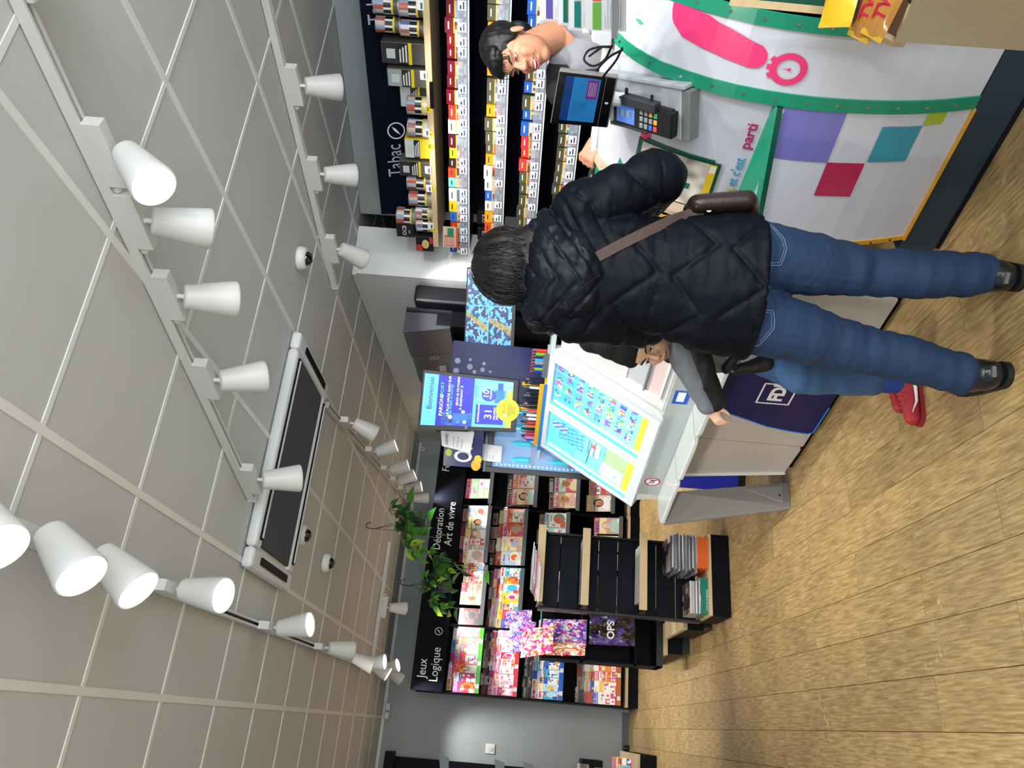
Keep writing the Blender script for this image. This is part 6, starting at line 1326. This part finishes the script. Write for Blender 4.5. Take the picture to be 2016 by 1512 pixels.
jk = [cap((.065, .0, 1.235), .165, (.06, .0, 1.0), .172, .70), flat(cap((.06, 0, 1.0), .180, (.05, 0, .83), .205, .66), .748), flat(cap((.05, 0, .86), .208, (.05, 0, .70), .218, .70), .748), cap(Ls, .082, Rs, .082), cap((-.02, .0, 1.335), .065, (.14, .0, 1.335), .065),
      cap(Rs, .086, Re, .080), cap(Re, .080, Rw, .056), cap(Ls, .084, Le, .073), cap(Le, .073, Lw, .054), el((.30, .01, 1.17), (.08, .075, .07)), el((.34, .03, 1.09), (.082, .08, .07))]
jko = fuse('jacket', jk, .0065, M_jk, wm, 6, quilt)
def crinkle(co, n):
    x, y, z = co; return .009*abs(noise.noise(V(x*14, y*10, z*22)))-.004+.003*noise.noise(V(x*40, y*40, z*40))-.006*math.exp(-((((z-.8*abs(x-.03)) % .062)-.03)/.006)**2)
hd_ = [el((.05, -.055, 1.345), (.165, .085, .085)), el((.045, -.075, 1.285), (.130, .075, .095)), el((.05, -.06, 1.235), (.080, .060, .065)), cap((-.085, .0, 1.365), .055, (-.10, .09, 1.33), .045), cap((.185, .0, 1.365), .055, (.19, .09, 1.33), .045), cap((-.08, -.03, 1.395), .035, (.17, -.03, 1.395), .035)]
hdo = fuse('hood', hd_, .0055, mat('hood_black', '#0a1019', .45, spec=.2, bump=.10, bscale=120), wm, 4, crinkle)
M_seam = mat('seam_black', '#05070a', .6)
for s_ in ([(-.06, 0, 1.34), (.02, 0, 1.25), (.06, 0, 1.20)], [(.19, 0, 1.34), (.12, 0, 1.25), (.08, 0, 1.20)]): stitches(wm, hdo, s_, M_seam, .0016)
M_jean = mat('denim_blue', '#123052', .75, bump=.25, bscale=500, var=.22, vscale=7, stretch=(1, 1, .4))
def folds(co, n):
    x, y, z = co; kn = math.exp(-((z-.42)/.10)**2)+.6*math.exp(-((z-.13)/.06)**2)+.3
    return .013*kn*noise.noise(V(x*5, y*5, z*22))+.002*noise.noise(V(x*30, y*30, z*60))
jn = [el((.055, .0, .84), (.178, .118, .13)), el((.135, -.035, .775), (.094, .080, .095)), el((-.025, -.035, .775), (.094, .080, .095)), cap((.145, 0, .78), .105, (.130, .012, .58), .092), cap((.130, .012, .58), .092, (.118, .02, .42), .074), cap((.118, .02, .42), .073, (.122, -.005, .28), .073), cap((.122, -.005, .28), .073, (.138, .0, .105), .064),
      cap((-.04, 0, .78), .105, (-.075, .012, .58), .090), cap((-.075, .012, .58), .090, (-.108, .03, .42), .072), cap((-.108, .03, .42), .072, (-.125, .0, .28), .070), cap((-.125, .0, .28), .070, (-.158, -.01, .115), .060)]
jno = fuse('jeans', jn, .0055, M_jean, wm, 4, folds)
M_thr = mat('thread_pale', '#6f86a3', .7)
wp = lambda px, py, y=-.1: WF.on_y(px, py, y)
stitches(wm, jno, [wp(1493, 523), wp(1539, 522), wp(1551, 490), wp(1548, 470), wp(1530, 443), wp(1490, 428)], M_thr)
stitches(wm, jno, [wp(1498, 519), wp(1536, 517), wp(1546, 490), wp(1543, 472), wp(1527, 447), wp(1496, 434)], M_thr, .0008)
stitches(wm, jno, [wp(1481, 608), wp(1524, 612), wp(1526, 630), wp(1525, 647), wp(1499, 682), wp(1476, 684)], M_thr)
stitches(wm, jno, [wp(1486, 612), wp(1519, 616), wp(1520, 646), wp(1498, 676)], M_thr, .0008)
stitches(wm, jno, [wp(1480, 563), wp(1530, 564)], M_thr); 
M_hair = mat('hair_brown', '#0f0a09', .42, spec=.5, bump=.35, bscale=30, stretch=(14, 14, 1.2), var=.35, vscale=40)
hr = [el(tuple(hc+V(.004, -.022, .020)), (.118, .118, .114)), el(tuple(hc+V(.016, -.060, -.055)), (.118, .072, .080)), el(tuple(hc+V(-.055, .01, -.06)), (.035, .06, .075)), el(tuple(hc+V(.075, .01, -.05)), (.032, .055, .07)), el(tuple(hc+V(-.075, .0, -.105)), (.028, .035, .055))]
hro = fuse('hair', hr, .0055, M_hair, wm, 5, lambda co, n: .0035*noise.noise(V(co.x*45, co.y*30, co.z*7)))
rs = random.Random(2); g = G()
for i in range(150):
    a = rs.uniform(-1.9, 1.9); b = rs.uniform(-.2, 1.35); st0 = hc+V(math.sin(a)*.120*math.cos(b), -.022-math.cos(a)*.121*math.cos(b), .020+.117*math.sin(b)); P_ = [st0]
    for k in range(1, 6): 
        b2 = b-k*.30; rr = 1.0+.008*rs.random(); P_.append(hc+V(math.sin(a+.06*k*rs.uniform(-1, 1))*.120*math.cos(max(b2, -.6)), -.022-math.cos(a)*.121*math.cos(max(b2, -.6)), .020+.117*math.sin(max(b2, -1.2))))
    g.tube(P_, .0011, 4)
for (x0, z0, x1, z1) in ((-.07, 1.42, -.105, 1.345), (-.075, 1.41, -.118, 1.35), (-.06, 1.40, -.10, 1.33), (.115, 1.44, .155, 1.40), (.11, 1.43, .165, 1.385), (-.065, 1.43, -.125, 1.36)):
    for k in range(4): g.tube([(x0+.004*k, -.02, z0), ((x0+x1)/2-.01, -.06, (z0+z1)/2+.004*k), (x1, -.05-.004*k, z1)], .0012, 4)
tag(g.build('hair_strands', M_hair, wm, smooth=True), kind='stuff')
M_boot = mat('boot_black', '#0f171a', .32, coat=.2, bump=.1, bscale=60)
for sx, an, yd in ((1, V(.137, 0, 0), V(.12, .98, 0)), (-1, V(-.158, -.01, 0), V(-.25, .95, 0))):
    M = basis(an, yd, (0, 0, 1)); bt = xf([cap((0, -.03, .045), .042, (0, .05, .045), .042), cap((0, .05, .04), .042, (0, .17, .032), .036), cap((0, -.01, .05), .048, (0, .0, .125), .052)], M); bt = [p for p in bt]
    for p in bt: p.v = [(x, y, max(z, .012)) for x, y, z in p.v]
    b = fuse('shoe', bt, .005, M_boot, wm, 2)
    so = G(M); prf = [(.040*math.cos(t), -.035+.040*math.sin(t)) for t in [math.pi+i*math.pi/8 for i in range(9)]]+[(.044, .10)]+[(.042*math.cos(t), .165+.045*math.sin(t)) for t in [i*math.pi/8 for i in range(9)]]+[(-.044, .10)]
    so.prism(prf, .0, .018, 'z').build('sole', mat('sole_black', '#0a0c0d', .6), b); G(M).box(-.016, .016, -.078, -.070, .055, .066).build('heel_tag', M_alu, b)
# bag
bg_ = thing('shoulder_bag', 'dark brown shoulder bag with brown strap across the woman back', 'bag', WF.o, WF.rz)
bq = [WF.on_y(1380, 402, .0), WF.on_y(1500, 402, .0)]
bgo = fuse('bag_body', [cap((.265, .07, .93), .035, (.285, .07, .80), .04, 1.6), cap((.275, -.01, .94), .030, (.295, .0, .80), .034, 1.5), cap((.27, .03, .78), .03, (.30, .06, .775), .03, 1.5)], .005, mat('leather_brown', '#2a1c18', .35, bump=.08), bg_, 3)
def strap_pts():
    out = []; bvh = BVHTree.FromPolygons([v.co for v in jko.data.vertices], [p.vertices for p in jko.data.polygons])
    P0, P1, P2 = WF.on_y(1178, 505, -.15), WF.on_y(1310, 435, -.15), WF.on_y(1395, 407, -.10)
    for i in range(25):
        s = i/24; q = P0*(1-s)**2+P1*2*s*(1-s)+P2*s*s; h, n, _, _ = bvh.ray_cast(V(q.x, -1, q.z), V(0, 1, 0))
        if h: out.append((h+n*.004, n))
        else: out.append((V(q.x, -.02, q.z), V(0, -1, 0)))
    return out
sp_ = strap_pts(); 
for _ in range(5): sp_ = [sp_[0]]+[((a[0]+b[0]*2+c[0])/4, b[1]) for a, b, c in zip(sp_, sp_[1:], sp_[2:])]+[sp_[-1]]
g = G(); vs = []
for i, (p, n) in enumerate(sp_):
    d = (sp_[min(i+1, len(sp_)-1)][0]-sp_[max(i-1, 0)][0]).normalized(); w_ = d.cross(V(0, -1, 0)).normalized()*.0145; p = p+V(0, -.006, 0); vs += [p-w_, p+w_, p+w_+V(0, .003, 0), p-w_+V(0, .003, 0)]
g.add(vs, [(4*i+k, 4*i+(k+1) % 4, 4*i+4+(k+1) % 4, 4*i+4+k) for i in range(len(sp_)-1) for k in range(4)]); g.build('strap', mat('strap_brown', '#4a3a34', .7, bump=.3, bscale=250, stretch=(1, 1, 1)), bg_)
e = sp_[-1][0]; G().cyl(e+V(0, -.02, -.015), e+V(0, -.01, -.015), .008, .008, 12).build('rivet', M_steel, bg_)
# ---- man behind the counter
MF = Frame(2.27, 2.04, 41.9)
mn = thing('person', 'smiling dark-haired man in grey shirt and black cardigan behind the counter', 'person', MF.o, MF.rz)
S_m = skin('skin_man', '#b57f64')
hcm = MF.on_y(1014, 96, 0); nb = MF.on_y(1092, 72, .08)
fdir = V(-.60, -.80, -.14)
Hm2 = basis(hcm+V(0, 0, -.005), fdir, (-.16, .02, 1))
sR, sL = nb+V(-.185, .05, -.05), nb+V(.165, -.01, -.05)
eR, wR = MF.on_y(1222, 205, .02), MF.on_y(1186, 268, -.08)
hR = MF.on_y(1166, 296, -.10)
eL, wL = nb+V(.26, -.05, -.32), nb+V(.05, -.28, -.34)
body = xf(head_prims(1.0, 1), Hm2)+[cap(hcm+V(.015, .035, -.06), .055, nb+V(0, .02, 0), .060), cap(sR+V(.02, 0, -.01), .038, sL+V(-.02, 0, -.01), .038), cap(nb+V(0, .05, -.16), .10, nb+V(0, .06, -.50), .11, .68), cap(nb+V(0, .06, -.5), .11, nb+V(0, .06, -.62), .12, .7),
    cap(sR, .042, eR, .038), cap(eR, .042, wR, .028), cap(sL, .042, eL, .038), cap(eL, .04, wL, .028), cap(nb+V(-.08, .05, -.62), .08, V(nb.x-.09, .06, .42), .055), cap(nb+V(.08, .05, -.62), .08, V(nb.x+.09, .06, .42), .055), cap(V(nb.x-.09, .06, .42), .055, V(nb.x-.09, .05, .08), .04), cap(V(nb.x+.09, .06, .42), .055, V(nb.x+.09, .05, .08), .04), cap(V(nb.x-.09, .05, .045), .04, V(nb.x-.09, -.08, .035), .03), cap(V(nb.x+.09, .05, .045), .04, V(nb.x+.09, -.08, .035), .03),
    el(tuple(nb+V(.0, .03, -.05)), (.060, .052, .080))]
hd = (hR-wR).normalized()
body += hand_prims(basis(wR+hd*.035, hd, (-.2, -.75, .6)), .95, 1.25, 1)+hand_prims(basis(wL+V(-.03, -.03, 0), (-.7, -.6, -.1), (0, 0, 1)), .95, .8, 1)
fuse('body', body, .0042, S_m, mn, 3)
face_parts(mn, Hm2, 1.0, True, '#17120f', '#a65a50', .25)
M_hb = mat('hair_black', '#07080b', .42, spec=.4, bump=.3, bscale=40, stretch=(12, 3, 3))
fr_ = [el((0, -.022, .052), (.084, .100, .086)), el((0, .055, .082), (.062, .042, .030)), el((-.02, .078, .066), (.044, .018, .018)), el((.026, .074, .068), (.042, .018, .018)), el((-.068, -.010, .030), (.016, .050, .046)), el((.068, -.010, .030), (.016, .050, .046)), el((0, -.07, -.01), (.06, .035, .06))]
hm_ = fuse('hair', xf(fr_, Hm2), .004, M_hb, mn, 3, lambda co, n: .003*noise.noise(V(co.x*60, co.y*60, co.z*16)))
g = G(Hm2); rs = random.Random(5)
for i in range(16): x = -.05+.1*i/15; g.tube([(x*.8, .070, .098), (x, .093-.35*x*x*6, .075), (x*1.05+rs.uniform(-.006, .006), .094-.4*x*x*7, .048-rs.uniform(0, .016))], .0014, 4)
tag(g.build('fringe_strands', M_hb, mn), kind='stuff')
M_shirt = mat('shirt_grey', '#7d7f85', .8, bump=.15, bscale=400, var=.08, vscale=60); M_card = mat('cardigan_black', '#14161c', .8, bump=.15, bscale=200)
shp = [cap(nb+V(-.085, .02, -.025), .040, nb+V(-.012, -.04, -.165), .055), cap(nb+V(.080, .01, -.025), .040, nb+V(.008, -.045, -.165), .055), cap(nb+V(-.10, .03, -.15), .085, nb+V(.10, .02, -.15), .085), cap(nb+V(0, .02, -.26), .165, nb+V(0, .05, -.50), .160, .75), cap(nb+V(-.075, -.01, -.12), .07, nb+V(-.03, -.02, -.26), .10, .9), cap(nb+V(.075, -.02, -.12), .07, nb+V(.03, -.03, -.26), .10, .9)]
sho = fuse('shirt', shp, .006, M_shirt, mn, 4, lambda co, n: .003*noise.noise(V(co.x*12, co.y*12, co.z*12)))
vp_ = [MF.on_y(1105, 115, -.12), MF.on_y(1135, 112, -.14), MF.on_y(1163, 96, -.15), MF.on_y(1140, 62, -.12), MF.on_y(1112, 50, -.08)]
fuse('cardigan', [cap(sR, .070, nb+V(-.115, .05, -.04), .062), cap(sL, .070, nb+V(.10, .03, -.05), .062), cap(nb+V(-.12, .03, -.03), .055, nb+V(-.125, -.05, -.24), .062), cap(nb+V(.105, .01, -.005), .048, nb+V(.085, -.09, -.22), .058), cap(nb+V(-.145, .03, -.12), .088, nb+V(-.135, .03, -.50), .10, .95), cap(nb+V(.14, -.0, -.12), .088, nb+V(.13, .01, -.50), .10, .95), cap(nb+V(-.08, .10, -.10), .08, nb+V(.08, .09, -.10), .08), cap(nb+V(0, .12, -.15), .10, nb+V(0, .13, -.5), .10), cap(sR, .068, eR, .058), cap(eR, .056, eR.lerp(wR, .25), .052), cap(sL, .068, eL, .056), cap(eL, .054, wL, .042)], .006, M_card, mn, 4, lambda co, n: .004*noise.noise(V(co.x*14, co.y*14, co.z*20)))
stitches(mn, sho, [nb+V(-.06, 0, -.13), nb+V(0, 0, -.20), nb+V(.06, 0, -.13)], M_black, .003)
G().box(-.12, .12, -.06, .10, 0, .06)
for sx in (-1, 1): 
    b = fuse('trousers', [cap(V(nb.x+sx*.08, .05, nb.z-.6), .10, V(nb.x+sx*.09, .06, .42), .07), cap(V(nb.x+sx*.09, .06, .42), .07, V(nb.x+sx*.09, .05, .10), .06)], .01, M_dark, mn, 3) if sx < 0 else fuse('trousers', [cap(V(nb.x+.08, .05, nb.z-.6), .10, V(nb.x+.09, .06, .42), .07), cap(V(nb.x+.09, .06, .42), .07, V(nb.x+.09, .05, .10), .06)], .01, M_dark, mn, 3)
    fuse('shoe', [cap((nb.x+sx*.09, .05, .05), .045, (nb.x+sx*.09, -.10, .045), .04)], .008, M_black, mn, 2)
# gold bracelet
G().tube([tuple(wR+V(.034*math.cos(a), .034*math.sin(a)*.8, .02*math.cos(a))) for a in [i*math.pi/8 for i in range(17)]], .004, 8).build('bracelet', mat('gold', '#c8a850', .3, metal=1), mn, smooth=True)
# ---- child
c0_ = at_r(1490, 728, 2.74)
KF = Frame(c0_.x, c0_.y, 58.4)
kd = thing('person', 'child in black beanie, grey and black jacket and jeans beside the woman', 'person', KF.o, KF.rz)
S_k = skin('skin_child', '#e0b294')
hk_ = KF.on_y(1264, 678, .0); Hk = basis(hk_, (-.42, -.88, -.30), (-.04, -.20, 1))
nk = KF.on_y(1318, 668, .03); sA = KF.on_y(1345, 690, -.03); sB = KF.on_y(1345, 600, .05); eA = KF.on_y(1378, 752, -.03); wA = KF.on_y(1398, 795, -.02)
hA = KF.on_y(1412, 808, -.02); hip = KF.on_y(1480, 672, .06); a1 = KF.on_y(1708, 752, -.0); k1 = KF.on_y(1575, 742, -.04); a2 = KF.on_y(1705, 735, .10); k2 = KF.on_y(1590, 705, .05)
hA_dir = V(-.80, -.15, -.60)
body = xf(head_prims(.88), Hk)+[cap(hk_+V(0, .02, -.05), .042, nk, .045), cap(nk+V(0, .02, -.08), .085, hip+V(0, 0, .02), .085, .8), cap(sA, .035, eA, .030), cap(eA, .030, wA, .022), cap(sA, .04, sB, .04), cap(sB, .035, sB+V(.05, .05, -.18), .03), cap(sB+V(.05, .05, -.18), .03, sB+V(.0, -.08, -.25), .022), cap(hip+V(-.03, 0, 0), .065, k1, .045), cap(k1, .045, a1, .03), cap(hip+V(.04, 0, 0), .065, k2, .045), cap(k2, .045, a2, .03), cap(a1, .028, V(a1.x, a1.y, .05), .024), cap(a2, .028, V(a2.x, a2.y, .05), .024), cap(V(a1.x, a1.y, .04), .022, V(a1.x-.07, a1.y-.03, .032), .016), cap(V(a2.x, a2.y, .04), .022, V(a2.x-.07, a2.y-.03, .032), .016)]
body += hand_prims(basis(wA+V(-.025, 0, -.010), hA_dir, (-.3, -.6, .75)), .62, .55, 1)+hand_prims(basis(sB+V(-.03, -.10, -.25), (-.6, -.6, 0), (0, 0, 1)), .62, .5, 1)
fuse('body', body, .0042, S_k, kd, 3)
face_parts(kd, Hk, .88, False, '#2a1a12', '#b5655a', .8)
fuse('beanie', xf([el((0, -.015, .062), (.086, .102, .090)), el((0, -.03, .11), (.072, .085, .08)), cap((0, -.05, .11), .075, (.02, -.085, .175), .055), cap((-.045, .045, .055), .030, (.045, .045, .055), .030), el((0, -.05, .02), (.078, .06, .06))], Matrix(Hk) @ Matrix.Scale(.92, 4)), .005, mat('beanie_black', '#07090e', .85, bump=.2, bscale=150), kd, 3)
M_kg = mat('jacket_grey', '#6f747b', .55, bump=.1, bscale=80); M_kb = mat('jacket_sleeve_black', '#090b10', .6, bump=.1, bscale=80)
wr = lambda co, n: .006*noise.noise(V(co.x*16, co.y*16, co.z*30))
fuse('jacket', [cap(sA+V(.01, .02, -.01), .062, sB, .062), cap(nk+V(0, .02, -.09), .115, hip+V(0, .0, .06), .118, .8), cap(nk+V(0, .0, -.02), .06, nk+V(0, .01, -.06), .075)], .006, M_kg, kd, 4, wr)
fuse('sleeve', [cap(sA+V(-.005, 0, 0), .060, eA+V(0, 0, .008), .050), cap(eA+V(0, 0, .008), .048, wA+V(.0, 0, .008), .040)], .005, M_kg, kd, 3, wr)
fuse('sleeve', [cap(sA+V(.01, -.012, -.035), .052, eA+V(0, -.010, -.022), .044), cap(eA+V(0, -.010, -.022), .042, wA+V(.006, -.008, -.018), .036)], .005, M_kb, kd, 3, wr)
fuse('collar', [cap(nk+V(-.05, -.05, -.005), .022, nk+V(.04, -.06, -.02), .022), cap(nk+V(-.06, -.04, -.0), .024, nk+V(-.07, -.01, -.06), .02)], .005, M_kb, kd, 2)
fuse('shirt_hem', [cap(hip+V(-.01, 0, .045), .112, hip+V(0, 0, .0), .112, .8)], .006, mat('hem_white', '#b9bdc2', .7), kd, 3, wr)
fuse('bag_straps', [cap(hip+V(-.10, -.06, .05), .022, hip+V(-.07, -.09, -.03), .03), cap(hip+V(-.02, -.09, .06), .02, hip+V(-.10, -.07, .10), .018)], .005, M_kb, kd, 2, wr)
M_kj = mat('denim_light', '#3b5f8a', .75, bump=.2, bscale=450, var=.3, vscale=9); 
fuse('jeans', [el(tuple(hip+V(0, 0, -.02)), (.110, .09, .09)), cap(hip+V(-.035, -.01, -.03), .076, k1, .060), cap(k1, .060, a1+V(0, 0, -.015), .050), cap(hip+V(.045, .0, -.03), .076, k2, .060), cap(k2, .060, a2+V(0, 0, -.015), .050)], .0055, M_kj, kd, 4, lambda co, n: .007*noise.noise(V(co.x*10, co.y*10, co.z*22)))
M_sr = mat('shoe_red', '#a8242c', .6, bump=.15, bscale=150); M_sock = mat('sock_blue', '#1f3f8a', .8)
for a_, dr_ in ((a1, V(-.82, -.40, -.0)), (a2, V(-.80, -.45, 0))):
    zf = a_.z; M = basis(V(a_.x, a_.y, 0), dr_, (0, 0, 1))
    sp = xf([cap((0, -.03, .040), .030, (0, .04, .040), .032), cap((0, .04, .038), .032, (0, .12, .030), .028), cap((0, .0, .045), .032, (0, .0, .07), .032)], M)
    for p in sp: p.v = [(x, y, max(z, .012)) for x, y, z in p.v]
    b = fuse('shoe', sp, .004, M_sr, kd, 2)
    G(M).prism([(.028*math.cos(t), -.035+.028*math.sin(t)) for t in [math.pi+i*math.pi/6 for i in range(7)]]+[(.033*math.cos(t), .115+.038*math.sin(t)) for t in [i*math.pi/6 for i in range(7)]], 0, .014, 'z').build('sole', mat('sole_red', '#8c1f26', .6), b)
    for sx in (-1, 1): G(M).tube([(sx*.0335, -.03, .045), (sx*.037, .02, .030), (sx*.036, .07, .030), (sx*.030, .11, .045)], .006, 6, rs=[.0015, .006, .0045, .0012]).build('white_stripe', M_letter, b)
    for k in range(4): G(M).tube([(-.016, .035+.016*k, .071-.004*k), (.016, .035+.016*k, .071-.004*k)], .0035, 6).build('lace', mat('lace_red', '#c23a3a', .7), b)
    fuse('sock', [cap(V(a_.x, a_.y, .07), .033, V(a_.x, a_.y, .115), .036)], .006, M_sock, kd, 2)
